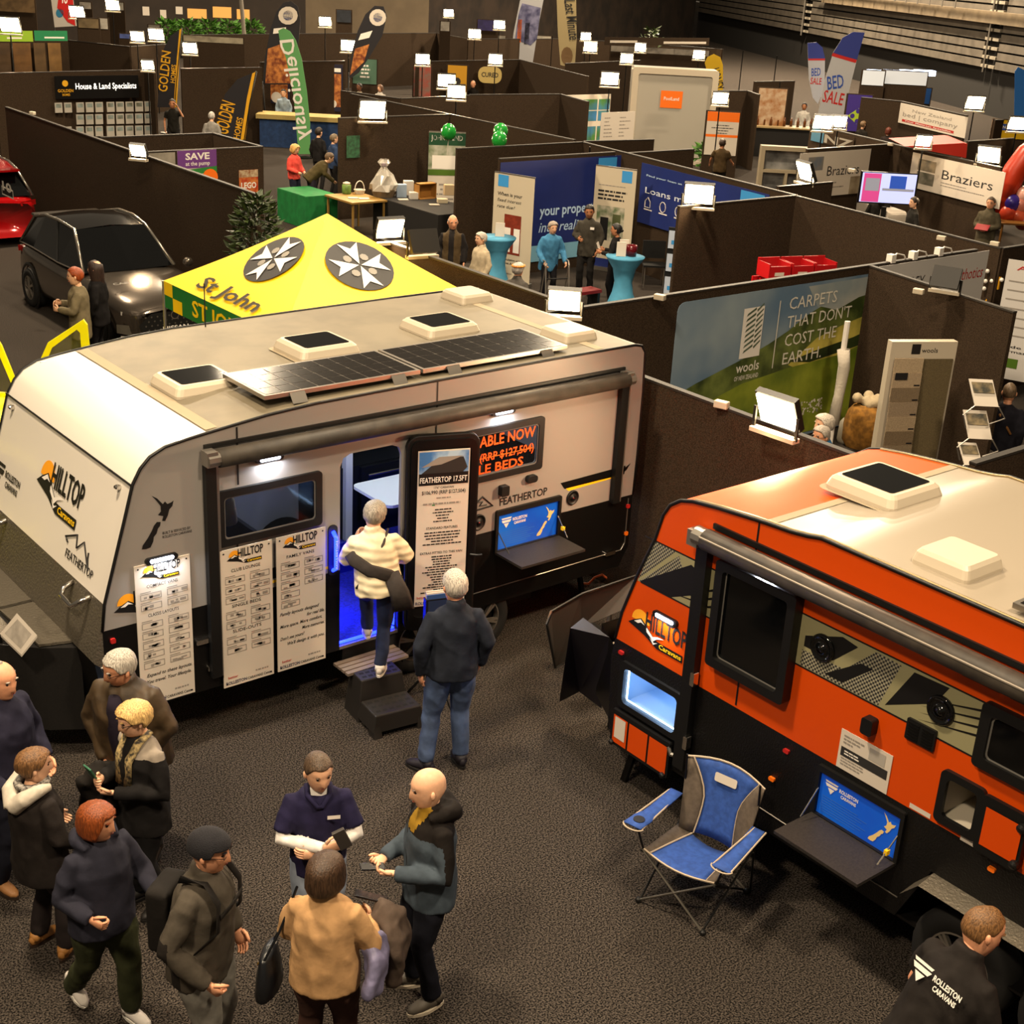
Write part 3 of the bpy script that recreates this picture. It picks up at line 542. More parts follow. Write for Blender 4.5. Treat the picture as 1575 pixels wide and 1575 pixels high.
for x, z0, z1 in ((1.33, 2.4, 2.75), (1.33, 1.3, 1.56), (.86, 1.3, 2.4)): MB().poly(rect_pts((x - .008, z0), (x + .008, z1)), frame=frB, off=.003).build('panel_seam', RUB, carB)
# printed band
def band(pts, mt, off, nm='band_print'): return plate(frB, pts, nm, mt, carB, off)
band([(.215, 1.86), (3.25, 1.86), (3.4, 2.25), (.36, 2.25)], KHAKI, .0015)
HALF = bpy.data.materials.new('halftone_print'); HALF.use_nodes = True; _n = HALF.node_tree; _b = _n.nodes['Principled BSDF']; _t = _n.nodes.new('ShaderNodeTexCoord'); _c = _n.nodes.new('ShaderNodeTexChecker'); _c.inputs['Scale'].default_value = 62
_c.inputs['Color1'].default_value = (.02, .02, .02, 1); _c.inputs['Color2'].default_value = (.30, .28, .2, 1); _n.links.new(_t.outputs['Object'], _c.inputs['Vector']); _n.links.new(_c.outputs['Color'], _b.inputs['Base Color'])
band([(.22, 1.875), (.58, 2.24), (.36, 2.24)], HALF, .002); band([(.24, 1.87), (.36, 1.87), (.72, 2.05), (.62, 2.22)], HALF, .002)
band([(.24, 1.865), (.58, 1.865), (.86, 2.0), (.86, 2.16), (.75, 2.2)], BLACK, .0025)
for i in range(3): band([(.55, 1.9 + .05 * i), (.86, 1.93 + .03 * i), (.86, 1.945 + .03 * i)], BLACK, .003); band([(.86, 1.9 + .06 * i), (1.04, 1.99 + .07 * i), (1.04, 1.96 + .07 * i)], BLACK, .003)
band([(1.85, 2.02), (1.85, 2.1), (2.15, 2.22), (2.28, 2.2), (2.1, 2.02)], BLACK, .0025); band([(1.84, 1.87), (2.5, 1.87), (2.62, 2.22), (2.42, 2.23), (2.2, 2.0), (1.84, 1.99)], HALF, .002); band([(2.05, 1.9), (2.2, 1.9), (2.42, 2.1), (2.32, 2.1)], BLACK, .003)
band([(2.55, 1.9), (2.72, 2.22), (2.98, 2.23), (2.9, 2.08)], BLACK, .0025)
for i in range(4): band([(2.8, 1.92 + .05 * i), (3.3, 2.02 + .06 * i), (3.3, 2.04 + .06 * i)], BLACK, .003)
for v in (1.862, 2.248): band(rect_pts((.25, v - .006), (3.3, v + .006)), BLACK, .003)
hilltop(frB, carB, .16, 1.385, .63, dark=BLACK, txt=INK)
for a, b in (((1007, 940), (1044, 962)), ((1166, 869), (1206, 889))): ledbar(frB, carB, B(*a), B(*b), 3)
window(frB, carB, 1.06, 1.55, 1.8, 2.39, .07, .09, DGLASS)
window(frB, carB, 3.24, 1.84, 4.6, 2.28, .07, .05, DGLASS)
# compartments
def cavity(fr, par, u0, v0, u1, v1, depth, mt, nm, frame=RUB, fw=.05):
    o = MB().poly(rrect(u0 - fw, v0 - fw, u1 + fw, v1 + fw, .04), [rrect(u0, v0, u1, v1, .04)], frame=fr, off=.03, thick=.03).build(nm, frame, par)
    m = MB(); c = rect_pts((u0 - .02, v0 - .02), (u1 + .02, v1 + .02)); m.add([fr.p(a, b, 0) for a, b in c] + [fr.p(a, b, -depth) for a, b in c], [(4, 5, 6, 7), (0, 1, 5, 4), (1, 2, 6, 5), (2, 3, 7, 6), (3, 0, 4, 7)]); m.build('compartment_lining', mt, o); return o
cb = cavity(frB, carB, .19, .78, .78, 1.09, .6, M('compartment_grey', '8fa8c4', .45), 'side_locker')
MB().tube([frB.p(.2, .8, -.02), frB.p(.2, 1.07, -.02)], .008, 6).build('locker_light', M('cool_led', 'a8d0ff', .3, emit=9), cb); MB().tube([frB.p(.2, .79, -.02), frB.p(.77, .79, -.02)], .006, 6).build('locker_light', M('cool_led', 'a8d0ff', .3, emit=9), cb)
lamp('locker_lamp', 'POINT', frB.p(.45, 1.04, -.25), 3, (.5, .72, 1), None, .05)
od = MB().poly(rrect(.12, .38, .78, .7, .02), frame=frB, off=.05, thick=.03).build('locker_door', RUB, carB)
for u0, u1 in ((.15, .31), (.33, .54), (.56, .76)): MB().poly(rect_pts((u0, .41), (u1, .66)), frame=frB, off=.055).build('door_panel', ORP, od)
MB().poly(rect_pts((.17, .46), (.29, .65)), frame=frB, off=.058).build('label_sheet', PAPER, od)
for u in (.15, .74): MB().lathe(frB.p(u, .4, .05), [(.025, 0), (.025, .02), (.015, .03)], 10, frB.n).build('door_stop', RUB, od)
cw = cavity(frB, carB, 3.1, 1.37, 3.32, 1.65, .5, M('compartment_white', 'b5ad9e', .5), 'fridge_locker')
so = MB().poly(rrect(3.37, 1.3, 3.68, 1.7, .03), frame=frB, off=.06, thick=.03).build('locker_door', RUB, carB); MB().poly(rect_pts((3.41, 1.36), (3.66, 1.63)), frame=frB, off=.066).build('door_panel', ORP, so)
for v in (1.62, 1.36): MB().lathe(frB.p(3.66, v, .06), [(.03, 0), (.03, .03), (.01, .04)], 10, frB.n).build('door_stop', RUB, so)
for u0, u1, v in ((2.86, 3.02, 1.29), (3.25, 3.35, 1.27)): plate(frB, rect_pts((u0, v), (u1, v + .035)), 'label_strip', PAPER, carB, .003)
picnic(frB, carB, 2.16, .86, 2.83, 1.19, .42)
# awning
aw2 = MB().tube([TB(.95, -.1, 2.5), TB(5.5, -.1, 2.5)], .08, 16).build('awning_roll', MATS['awning_vinyl'], carB, smooth=True)
MB().tube([TB(.95, -.175, 2.535), TB(5.5, -.175, 2.535)], .008, 5).build('awning_seam', M('pale_seam', '8d8478', .5), aw2)
MB().box(TB(.93, -.02, 2.56), TB(5.5, 0, 2.6)).build('awning_rail', RUB, carB)
MB().tube([TB(.85, -.1, 2.5), TB(.96, -.1, 2.5)], .065, 10).build('roll_end', ALU, aw2)
ps = MB().box(TB(.84, -.07, .55), TB(.95, 0, 2.52)).build('awning_post', RUB, carB); MB().box(TB(.8, -.14, 2.42), TB(.9, -.02, 2.54)).build('post_bracket', ALU, ps)
for v in (1.3, .75): MB().poly(rrect(.93, v, .97, v + .11, .01), frame=frB, off=.08, thick=.05).build('post_catch', CHROME, ps)
for q, r in (((1266, 996), .1), ((1448, 1092), .1)):
    u, v = B(*q); MB().lathe(frB.p(u, v, 0), [(r, 0), (r, .015), (r * .85, .03), (r * .8, .015), (r * .3, .02), (r * .28, .035), (.001, .04)], 24, frB.n, cap=False).build('round_speaker', DGLASS, carB, smooth=True)
def louvre(u0, v0, u1, v1):
    o = MB().poly(rrect(u0, v0, u1, v1, .01), frame=frB, off=.02, thick=.02).build('fridge_vent', RUB, carB)
    for k in range(2):
        for i in range(6): c0 = u0 + (u1 - u0) * (.08 + .48 * k); MB().poly(rect_pts((c0, v0 + (v1 - v0) * (.1 + .14 * i)), (c0 + (u1 - u0) * .36, v0 + (v1 - v0) * (.16 + .14 * i))), frame=frB, off=.026, thick=.008).build('slat', DKMET, o)
louvre(2.74, 1.76, 2.96, 1.91); louvre(3.05, 2.36, 3.32, 2.46); louvre(3.38, 2.36, 3.5, 2.46)
u, v = B(1342, 1114); MB().poly(rrect(u - .045, v - .06, u + .045, v + .06, .02), frame=frB, off=.07, thick=.07).build('power_inlet', RUB, carB, bevel=.012)
pb = board(frB, 'white notice sheet with dark photo stuck on the orange caravan side', 'sign', 2.26, 1.285, 2.68, 1.58, name='notice_sheet', thick=.004, off=.006); fP = Fr(frB.p(2.26, 1.285, .006), frB.u, frB.v)
plate(fP, rect_pts((.02, .1), (.4, .17)), 'photo', M('photo_dark', '2c2b2a', .5), pb); lines(fP, pb, .05, .2, .14, 2, .02, .01, WHITE, 5, False); lines(fP, pb, .03, .2, .25, 3, .025, .012, GREYP, 2, False); lines(fP, pb, .03, .39, .08, 3, .022, .01, GREYP, 3, False); plate(fP, rect_pts((.24, .18), (.37, .27)), 'plan_print', M('pale_print', 'a8a29a', .5), pb)
MB().tube([TB(.88, -.02, .63), TB(.8, -.05, .62), TB(.76, -.04, .66)], .02, 6).build('latch', CHROME, carB)
MB().tube([TB(.9, -.006, .62), TB(2.9, -.006, .6)], .005, 5).build('skirt_line', ALU, carB)
for s, z, mt in ((.12, 1.19, REDP), (1.84, 1.18, REDP), (1.75, .9, ORANGE), (3.5, 1.2, ORANGE)): MB().poly(rrect(s - .025, z - .015, s + .025, z + .015, .01), frame=frB, off=.02, thick=.02).build('marker_lamp', mt, carB)
fd = MB().add([TB(3.0, 0, .78), TB(3.12, 0, .93), TB(4.4, 0, .93), TB(4.52, 0, .78), TB(3.0, -.16, .76), TB(3.12, -.16, .9), TB(4.4, -.16, .9), TB(4.52, -.16, .76)], [(0, 4, 5, 1), (1, 5, 6, 2), (2, 6, 7, 3)]).build('wheel_arch', CHECK, carB)
wheel(carB, TB(3.4, .12, .37), (-1, 0, 0), .37); wheel(carB, TB(4.2, .12, .37), (-1, 0, 0), .37); wheel(carB, TB(3.4, WB - .12, .37), (1, 0, 0), .37)
MB().bar(TB(.3, .1, .45), TB(.2, .08, .015), .05, .05).build('stabiliser_leg', DKMET, carB); MB().bar(TB(5.3, .2, .45), TB(5.4, .15, .015), .05, .05).build('stabiliser_leg', DKMET, carB)
# open front locker on the drawbar
lk = MB().add([TB(0, .1, .4), TB(-.5, .35, .4), TB(-.5, 1.85, .4), TB(0, 2.1, .4), TB(0, .1, 1.08), TB(-.5, .35, 1.08), TB(-.5, 1.85, 1.08), TB(0, 2.1, 1.08)], [(0, 1, 5, 4), (1, 2, 6, 5), (2, 3, 7, 6), (0, 3, 2, 1)]).build('front_locker', BLK, carB)
MB().box(TB(-.42, .4, .9), TB(0, 1.8, .92)).build('locker_tray', CHECK, lk)
ldo = MB().add([G(897, 950, 1.1), G(937, 980, 1.1), G(925, 1090, .25), G(891, 1064, .3), G(860, 1080, .3), G(877, 966, 1.05)], [(0, 5, 4, 3, 2, 1)]).build('locker_side', M('purple_black_panel', '12101a', .4), lk)
f3 = [G(848, 941, 1.12), G(895, 914, 1.12), G(978, 886, 1.12), G(965, 935, .9), G(893, 965, .75), G(872, 1017, .45), G(854, 1027, .42), G(841, 960, 1.02)]
od2 = MB().add(f3, [tuple(range(8))[::-1]]).build('locker_lid', M('lid_lining', '2a2622', .7), lk); MB().tube(f3[7:] + f3[:3], .014, 6).build('lid_edge', CHROME, od2); MB().tube(f3[4:8], .012, 6).build('lid_edge', RUB, od2)
MB().bar(TB(-.3, 1.1, .4), TB(-1.5, 1.1, .42), .1, .1).build('drawbar', RUB, carB); MB().lathe(TB(-1.15, 1.0, .1), [(.1, -.04), (.12, 0), (.1, .04)], 16, (1, 0, 0)).build('jockey_wheel', RUB, carB); MB().tube([TB(-1.15, 1.08, .1), TB(-1.15, 1.08, .8)], .025, 8).build('jockey_post', ALU, carB)
hatch_vent(carB, TB, 6.97 - 5.48, 1.15, 2.79, .62, .62); hatch_vent(carB, TB, 6.97 - 4.34, .4, 2.82, .42, .42, False)
solar(carB, TB, 6.97 - 3.75, 4.9, .09, .8, 2.86, 9, 4)
MB().tube([G(1004, 778, 2.3), G(1027, 770, 2.3)], .012, 6).build('side_lamp', ALU, carB) if False else None
cord = MB().tube([G(888, 897, .02), G(905, 898, .02), G(915, 888, .1), G(926, 884, .15), G(938, 893, .02), G(950, 905, .02)], .015, 6).build('extension_lead', M('orange_rubber', 'a04a20', .6), None, smooth=True); tag(cord, 'orange power cord on the floor between the two caravans', 'cord')
# ------------------------------------------------------------------ camp chair
cx_ = Vector((.229, -.973, 0)); cy_ = Vector((-.973, -.229, 0)); co_ = Vector((6.37, 5.37, 0))
def CH(x, y, z): return co_ + cx_ * x + cy_ * y + Vector((0, 0, z))
CHB = M('blue_canvas', '2a4c96', .8, var=.15, scale=25, bump=.2); CHG = M('grey_canvas', '5c5146', .85, var=.15, scale=25); PIP = M('beige_piping', 'b5a48e', .7)
ch = thing('camp_chair', 'blue and grey folding camp chair beside the orange caravan', 'chair', co_)
def sheet(fn, nu, nv, name, mt, par=ch):
    m = MB(); m.v = [tuple(fn(i / nu, j / nv)) for j in range(nv + 1) for i in range(nu + 1)]
    for j in range(nv):
        for i in range(nu): a = j * (nu + 1) + i; m.f.append((a, a + 1, a + nu + 2, a + nu + 1)); m.m.append(0)
    o = m.build(name, mt, par, smooth=True); s = o.modifiers.new('thickness', 'SOLIDIFY'); s.thickness = .012; return o
seat = lambda a, b: CH(-.29 + .58 * a, .28 - .5 * b + .03 * sin(pi * a), .43 - .07 * sin(pi * a) * (.4 + .6 * b) - .03 * b)
def backp(a, b):
    wd = .27 + .05 * b; return CH((a - .5) * 2 * wd, -.2 - .1 * b + .04 * (2 * a - 1) ** 2 - .03 * sin(pi * a), .38 + .56 * b + .04 * sin(pi * a) * b)
ew = lambda b: .2 + .1 * math.sin(pi * min(1, b * 1.15)) * (1 if b < .9 else .4)
sheet(lambda a, b: seat(.1 * (1 - b) + .2 * b + a * (.8 - .2 * b), b), 8, 6, 'seat', CHB)
sheet(lambda a, b: seat(a * (.1 * (1 - b) + .2 * b), b), 2, 6, 'seat_side', CHG); sheet(lambda a, b: seat(1 - a * (.1 * (1 - b) + .2 * b), b), 2, 6, 'seat_side', CHG)
eb = lambda b: .2 - .12 * max(0, b - .55) / .45 + .06 * sin(pi * b)
sheet(lambda a, b: backp(eb(b) + a * (1 - 2 * eb(b)), b), 8, 8, 'backrest', CHB)
sheet(lambda a, b: backp(a * eb(b), b), 2, 8, 'back_side', CHG); sheet(lambda a, b: backp(1 - a * eb(b), b), 2, 8, 'back_side', CHG)
for sg in (0, 1):
    e = (lambda b: eb(b) if sg == 0 else 1 - eb(b)); g = (lambda b: (.1 * (1 - b) + .2 * b) if sg == 0 else 1 - (.1 * (1 - b) + .2 * b))
    MB().tube([backp(e(i / 8), i / 8) + cy_ * .008 for i in range(9)], .006, 5).build('piping', PIP, ch); MB().tube([seat(g(i / 6), i / 6) + Vector((0, 0, .008)) for i in range(7)], .006, 5).build('piping', PIP, ch)
MB().tube([seat(i / 8, 0) for i in range(9)], .008, 5).build('piping', PIP, ch); MB().tube([backp(i / 8, 1) for i in range(9)], .008, 5).build('piping', PIP, ch)
for sg in (-1, 1):
    aa = sheet(lambda a, b: CH(sg * (.36 + (.07 if b < .3 else .05) * (a - .5) * 2 - (.02 * b)), .36 - .56 * b, .63 + .02 * b - .015 * sin(pi * b)), 2, 8, 'armrest', CHB)
    MB().tube([CH(sg * (.36 + .08 * cos(t)), .34 + .05 * sin(t), .625) for t in [pi * i / 8 for i in range(9)]] , .006, 5).build('piping', PIP, aa)
    MB().tube([CH(sg * .43, .34, .625), CH(sg * .4, -.2, .645)], .006, 5).build('piping', PIP, aa); MB().tube([CH(sg * .29, .34, .625), CH(sg * .31, -.2, .645)], .006, 5).build('piping', PIP, aa)
    if sg == -1: MB().lathe(CH(sg * .36, .27, .64), [(.042, 0), (.042, .006), (.001, .006)], 16, cap=False).build('cup_hole', M('dark_hole', '14161f', .8), aa)
    for p, q in (((sg * .3, .27, .42), (sg * .36, .3, .62)), ((sg * .3, .3, .42), (sg * .24, -.3, .02)), ((sg * .3, -.3, .02), (-sg * .0 + sg * .3, -.22, .98)), ((sg * .26, .31, .02), (sg * .3, -.24, .42))): MB().tube([CH(*p), CH(*q)], .009, 6).build('frame_tube', DKMET, ch)
for p, q in (((-.3, .28, .42), (.27, .32, .02)), ((.3, .28, .42), (-.27, .32, .02)), ((-.3, -.26, .4), (.27, -.3, .02)), ((.3, -.26, .4), (-.27, -.3, .02))): MB().tube([CH(*p), CH(*q)], .009, 6).build('frame_tube', M('steel_tube', '7a756c', .35, .8), ch)
for p in ((-.27, .32), (.27, .32), (-.27, -.3), (.27, -.3)): MB().ell(CH(p[0], p[1], .02), .024, 8, 6).build('foot_cap', RUB, ch)
fcb = Fr(backp(.5, .82) + cy_ * .02, -cx_ * -1, Vector((0, 0, 1)) * .96 - cy_ * .18)
fcb = Fr(backp(.5, .8) + cy_ * .03, cx_ * -1, (Vector((0, 0, 1)) - cy_ * .16)); lb = plate(fcb, rrect(-.09, -.035, .09, .035, .015), 'brand_patch', PAPER, ch, .004); plate(fcb, rect_pts((-.075, -.02), (.075, .02)), 'patch_print', M('patch_ink', '3c3a36', .6), lb, .006)
# ------------------------------------------------------------------ plastic step stool
sto = thing('step_stool', 'black two tier plastic step stool before the grey caravan door', 'step stool', (5.92, 8.72, 0)); PLS = M('black_plastic', '1f1c1a', .5, spec=.4)
sx = Vector((.97, -.12, 0)).normalized(); sy = Vector((.12, .97, 0)).normalized(); so_ = Vector((5.9, 8.72, 0))
def ST(x, y, z): return so_ + sx * x + sy * y + Vector((0, 0, z))
def frust(x0, x1, y0, y1, z0, z1, inset, nm):
    m = MB(); b = [(x0, y0), (x1, y0), (x1, y1), (x0, y1)]; t = [(x0 + inset, y0 + inset), (x1 - inset, y0 + inset), (x1 - inset, y1 - inset * .4), (x0 + inset, y1 - inset * .4)]
    m.add([ST(*p, z0) for p in b] + [ST(*p, z1) for p in t], [(4, 5, 6, 7), (0, 1, 5, 4), (1, 2, 6, 5), (2, 3, 7, 6), (3, 0, 4, 7)]); o = m.build(nm, PLS, sto, bevel=.012)
    for i in range(6):
        for j in range(3):
            u = (i + .5) / 6; v = (j + .5) / 3; c = Vector((t[0][0] + (t[1][0] - t[0][0]) * (.06 + .88 * u), t[0][1] + (t[3][1] - t[0][1]) * (.08 + .84 * v)))
            MB().add([ST(c.x + a * .021, c.y + b_ * .016, z1 + .0015) for a, b_ in ((-1, -1), (1, -1), (1, 1), (-1, 1))], [(0, 1, 2, 3)]).build('tread_hole', M('hole_black', '050505', .9), o)
    return o
frust(-.25, .25, .0, .3, .0, .38, .05, 'upper_tier'); frust(-.25, .25, -.3, .03, .05, .2, .03, 'lower_tier')
for x in (-.25, .17): MB().add([ST(x, -.32, 0), ST(x + .08, -.32, 0), ST(x + .08, -.2, 0), ST(x, -.2, 0), ST(x + .01, -.29, .1), ST(x + .07, -.29, .1), ST(x + .07, -.2, .1), ST(x + .01, -.2, .1)], [(0, 1, 5, 4), (1, 2, 6, 5), (2, 3, 7, 6), (3, 0, 4, 7), (4, 5, 6, 7)]).build('foot', PLS, sto)
# ------------------------------------------------------------------ brochure stand by the wheel
fbs = Fr((6.45, 8.72, 0), (.95, -.3, 0), (0, 0, 1)); bs = thing('brochure_stand', 'black brochure holder on a tripod filled with blue brochures', 'brochure stand', (6.45, 8.72, 0))
q0 = fbs.at(651, 958); q1 = fbs.at(694, 908)
MB().poly(rect_pts((q0[0], q0[1]), (q1[0], q1[1] - .04)), frame=fbs, off=.06, thick=.07).build('holder', M('smoky_acrylic', '15171f', .2), bs)
for i in range(3): MB().poly(rect_pts((q0[0] + .012, q0[1] + .02), (q1[0] - .012, q1[1] + .012 * i)), frame=fbs, off=.05 - .016 * i, thick=.012).build('brochure', M('brochure_blue', '2c4a80', .5) if i == 0 else PAPER, bs)
fb2 = fbs.moved(.061); plate(fb2, rect_pts((q0[0] + .02, q0[1] + .04), (q1[0] - .02, q1[1] - .05)), 'brochure_cover', M('brochure_dark', '1c2a4a', .5), bs); plate(fb2, circ((q0[0] + q1[0]) / 2, (q0[1] + q1[1]) / 2 - .02, .03, 12), 'brochure_mark', REDP, bs, .004)
MB().tube([(6.45, 8.74, .25), (6.45, 8.74, q0[1] + .02)], .02, 8).build('pole', RUB, bs)
for a in (0, 2.1, 4.2): MB().tube([(6.45, 8.74, .35), (6.45 + .28 * cos(a + .5), 8.74 + .28 * sin(a + .5), .01)], .013, 6).build('leg', DKMET, bs)

# ------------------------------------------------------------------ placard lying on the toolbox of the grey caravan
c4 = [G(26, 943, 1.32), G(57, 977, 1.27), G(33, 1007, 1.06), G(0, 975, 1.08)]; pc_ = sum(c4, Vector()) / 4
pl_ = MB().add(c4 + [p - Vector((0, 0, .02)) for p in c4], [(0, 3, 2, 1), (4, 5, 6, 7), (0, 1, 5, 4), (1, 2, 6, 5), (2, 3, 7, 6), (3, 0, 4, 7)]).build('leaning_placard', PAPER, None, origin=(pc_.x, pc_.y, 1.04)); tag(pl_, 'white placard propped on the drawbar toolbox of the grey caravan', 'sign')
q4 = [c4[0].lerp(c4[2], .1).lerp(pc_, .15), c4[1].lerp(pc_, .3), c4[2].lerp(pc_, .25), c4[3].lerp(pc_, .25)]; MB().add([p + Vector((0, 0, .006)) for p in q4], [(0, 3, 2, 1)]).build('placard_print', M('placard_grey', 'a8a096', .5, var=.15, scale=12), pl_)
MB().bar(c4[3] - Vector((0, 0, .0)), c4[3] - Vector((0, 0, .08)), .02).build('prop', DKMET, pl_)
# ------------------------------------------------------------------ people
from mathutils import noise as _nz
def remesh(mb, vox, sm=4, wr=0):
    me = bpy.data.meshes.new('tmp'); me.from_pydata(mb.v, [], mb.f); ob = bpy.data.objects.new('tmp', me); COL.objects.link(ob)
    r = ob.modifiers.new('r', 'REMESH'); r.mode = 'VOXEL'; r.voxel_size = vox
    if sm: s = ob.modifiers.new('s', 'SMOOTH'); s.factor = .5; s.iterations = sm
    dg = bpy.context.evaluated_depsgraph_get(); ev = ob.evaluated_get(dg); m2 = ev.to_mesh()
    n = len(m2.vertices); vs = np.zeros(n * 3); m2.vertices.foreach_get('co', vs); vs = vs.reshape(-1, 3); fs = [tuple(p.vertices) for p in m2.polygons]
    if wr:
        nn = np.zeros(n * 3); m2.vertices.foreach_get('normal', nn); nn = nn.reshape(-1, 3)
        d = np.array([.55 - 1.6 * abs(_nz.noise(Vector((p[0] * 7 + p[2] * 3, p[1] * 7 - p[2] * 2, p[2] * 4.2)))) + .5 * _nz.noise(Vector((p[0] * 16, p[1] * 16, p[2] * 9))) for p in vs]); vs = vs + nn * (d * wr)[:, None]
    ev.to_mesh_clear(); bpy.data.objects.remove(ob); bpy.data.meshes.remove(me)
    out = MB(); out.v = [tuple(p) for p in vs]; out.f = fs; out.m = [0] * len(fs); return out
def head_r(th, t):
    """radius of the head at angle th (0 = face) and height t (0 chin .. 1 crown), for a head 0.235 high"""
    c = cos(th); side = .076; front = .098; back = .104
    env = math.sqrt(max(0, 1 - ((t - .58) / .425) ** 2)) if t > .58 else (1 - .38 * ((.58 - t) / .58) ** 2.2)
    fb = front if c > 0 else back
    if c < 0 and t < .42: fb *= max(.45, 1 - 1.2 * (.42 - t))
    r = 1 / math.sqrt((c / fb) ** 2 + (sin(th) / side) ** 2) * env
    a = abs(th if th < pi else th - 2 * pi)
    if a < .24 and .28 < t < .56: r += .026 * (1 - a / .24) * (1 - (t - .28) / .28) ** .8
    if a < .7 and .5 < t < .6: r -= .006 * math.sin((t - .5) / .1 * pi) * (1 if a > .12 else 0)
    if a < .5 and t < .12: r += .008 * (1 - a / .5)
    if a < .35 and .17 < t < .26: r += .004
    return r * 1.1
def fig_skin(tone): return M('skin_' + tone, {'pale': 'e2b08e', 'ruddy': 'd99a76', 'tan': 'a9714e', 'dark': '6d4630'}[tone], .5, var=.06, scale=30)
def hairmat(c, knit):
    nm = 'hair_' + c
    if nm in MATS: return MATS[nm]
    m = M(nm, c, .9 if knit else .5, var=.12 if knit else .45, scale=1, bump=.5, detail=3); nt = m.node_tree
    mp = nt.nodes.new('ShaderNodeMapping'); mp.inputs['Scale'].default_value = (160, 160, 160) if knit else (130, 130, 14)
    tc = next(n for n in nt.nodes if n.type == 'TEX_COORD'); nz = next(n for n in nt.nodes if n.type == 'TEX_NOISE'); nt.links.new(tc.outputs['Object'], mp.inputs['Vector']); nt.links.new(mp.outputs['Vector'], nz.inputs['Vector']); return m
def cloth(col, nm=None, var=.12, rough=.85): return M('cloth_' + (nm or col), col, rough, var=var, scale=14, bump=.35, detail=4, spec=.2)
def person(label, loc, phi, h=1.75, skin='pale', hair=('short', '8d8a86'), top=None, legs=None, shoes='1a1818', arms=None, feet=None, head=(0, 0), lean=0, side=0, near=True, group=None, build=1.0, fingers=True, crouch=0, glasses=False, face=True, hold=None, seat=False):
    """loc: feet on the floor; phi: facing in the picture plan (0 right, 90 away). joints are local: x right, y forward, z up, metres for 1.75 m"""
    k = h / 1.75; a = radians(phi - 38.5); fw = Vector((cos(a), sin(a), 0)); rt = Vector((sin(a), -cos(a), 0)); loc = Vector(loc)
    top = top or {}; legs = legs or {}
    W = lambda p: loc + rt * (p[0] * k) + fw * (p[1] * k) + Vector((0, 0, p[2] * k))
    root = thing('person', label, 'person', loc, group); vox = .013 * k if near else .02 * k
    ln, sd = radians(lean), radians(side); pel = Vector((0, 0, .95 - crouch))
    def sp(x, y, z):                                # upper body follows the lean of the spine
        v = Vector((x, y, z)) - Vector((0, 0, .95)); y2 = v.y * cos(ln) + v.z * sin(ln); z2 = -v.y * sin(ln) + v.z * cos(ln)
        x3 = v.x * cos(sd) + z2 * sin(sd); z3 = -v.x * sin(sd) + z2 * cos(sd); return pel + Vector((x3, y2, z3))
    b = build
    sh = [sp(s * .168 * (b ** .5), -.01, 1.375) for s in (-1, 1)]
    arms = arms or {}; df = {'L': ((-.235, -.03, 1.14), (-.235, .07, .9)), 'R': ((.235, -.03, 1.14), (.235, .07, .9))}
    AR = {}
    for s_ in 'LR':
        e_, w_ = arms.get(s_, df[s_])[:2]; AR[s_] = (sp(*e_), sp(*w_))
    hipx = .09; fd = feet or {}; FT = {}
    for s_, sg in (('L', -1), ('R', 1)):
        f_ = fd.get(s_, {}); an = Vector(f_.get('ankle', (sg * .11, -.02, .08))); hp = pel + Vector((sg * hipx, 0, -.04)); kn = f_.get('knee')
        if kn is None:
            mid = (hp + an) / 2; L1 = .424; dd = (hp - an).length / 2; mid = mid + Vector((0, math.sqrt(max(0, L1 * L1 - dd * dd)) if dd < L1 else .02, 0)); kn = mid
        FT[s_] = (hp, Vector(kn), an, radians(f_.get('yaw', sg * 8)), radians(f_.get('pitch', 0)))
    nb = sp(0, -.015, 1.47); hd = sp(0, .02, 1.5)
    # head frame
    hy, hp_ = radians(head[0]), radians(head[1]); R = Matrix.Rotation(-sd, 3, 'Y') @ Matrix.Rotation(-ln * .5 + hp_ * .5, 3, 'X') @ Matrix.Rotation(hy, 3, 'Z')
    HH = .258; hc = sp(0, .014, 1.495)
    def HP(th, t, ex=0.0, exz=0.0):
        r = head_r(th, min(max(t, 0), 1)) + ex; return hc + R @ Vector((r * sin(th), r * cos(th), t * HH + exz))
    # --- body: one skin surface, remeshed
    m = MB(); tw = lambda pts: [W(p) for p in pts]; S = lambda rs: [tuple(x * k for x in r) if isinstance(r, tuple) else r * k for r in rs]
    m.tube(tw([sp(0, 0, .86), sp(0, 0, .98), sp(0, .0, 1.15), sp(0, 0, 1.32), sp(0, -.005, 1.42), sp(0, -.01, 1.46)]), S([(.13, .09), (.135, .095), (.12, .09), (.13, .09), (.11, .07), (.055, .055)]), 16, up=rt)
    m.tube(tw([sp(0, -.01, 1.4), nb, hc + R @ Vector((0, .0, .06))]), S([.062, .055, .055]), 12)
    for s_, i in (('L', 0), ('R', 1)):
        e_, w_ = AR[s_]; m.tube(tw([sh[i], (sh[i] + e_) / 2, e_, (e_ + w_) / 2, w_]), S([.034, .036, .032, .031, .024]), 10)
        hp0, kn, an, _, _ = FT[s_]; m.tube(tw([hp0, (hp0 + kn) / 2, kn, kn * .45 + an * .55, an]), S([.075, .068, .05, .048, .034]), 10)
    body = remesh(m, vox, 2)
    # head
    NT, NZ = (28, 18) if near else (16, 10); o = len(body.v); zz = [0.0] + [(i + .5) / NZ for i in range(NZ)] + [.995]
    for t in zz: body.v += [tuple(W(HP(2 * pi * j / NT, t, 0 if 0 < t else -.03))) for j in range(NT)]
    for i in range(len(zz) - 1):
        for j in range(NT): body.f.append((o + i * NT + j, o + (i + 1) * NT + j, o + (i + 1) * NT + (j + 1) % NT, o + i * NT + (j + 1) % NT)); body.m.append(0)
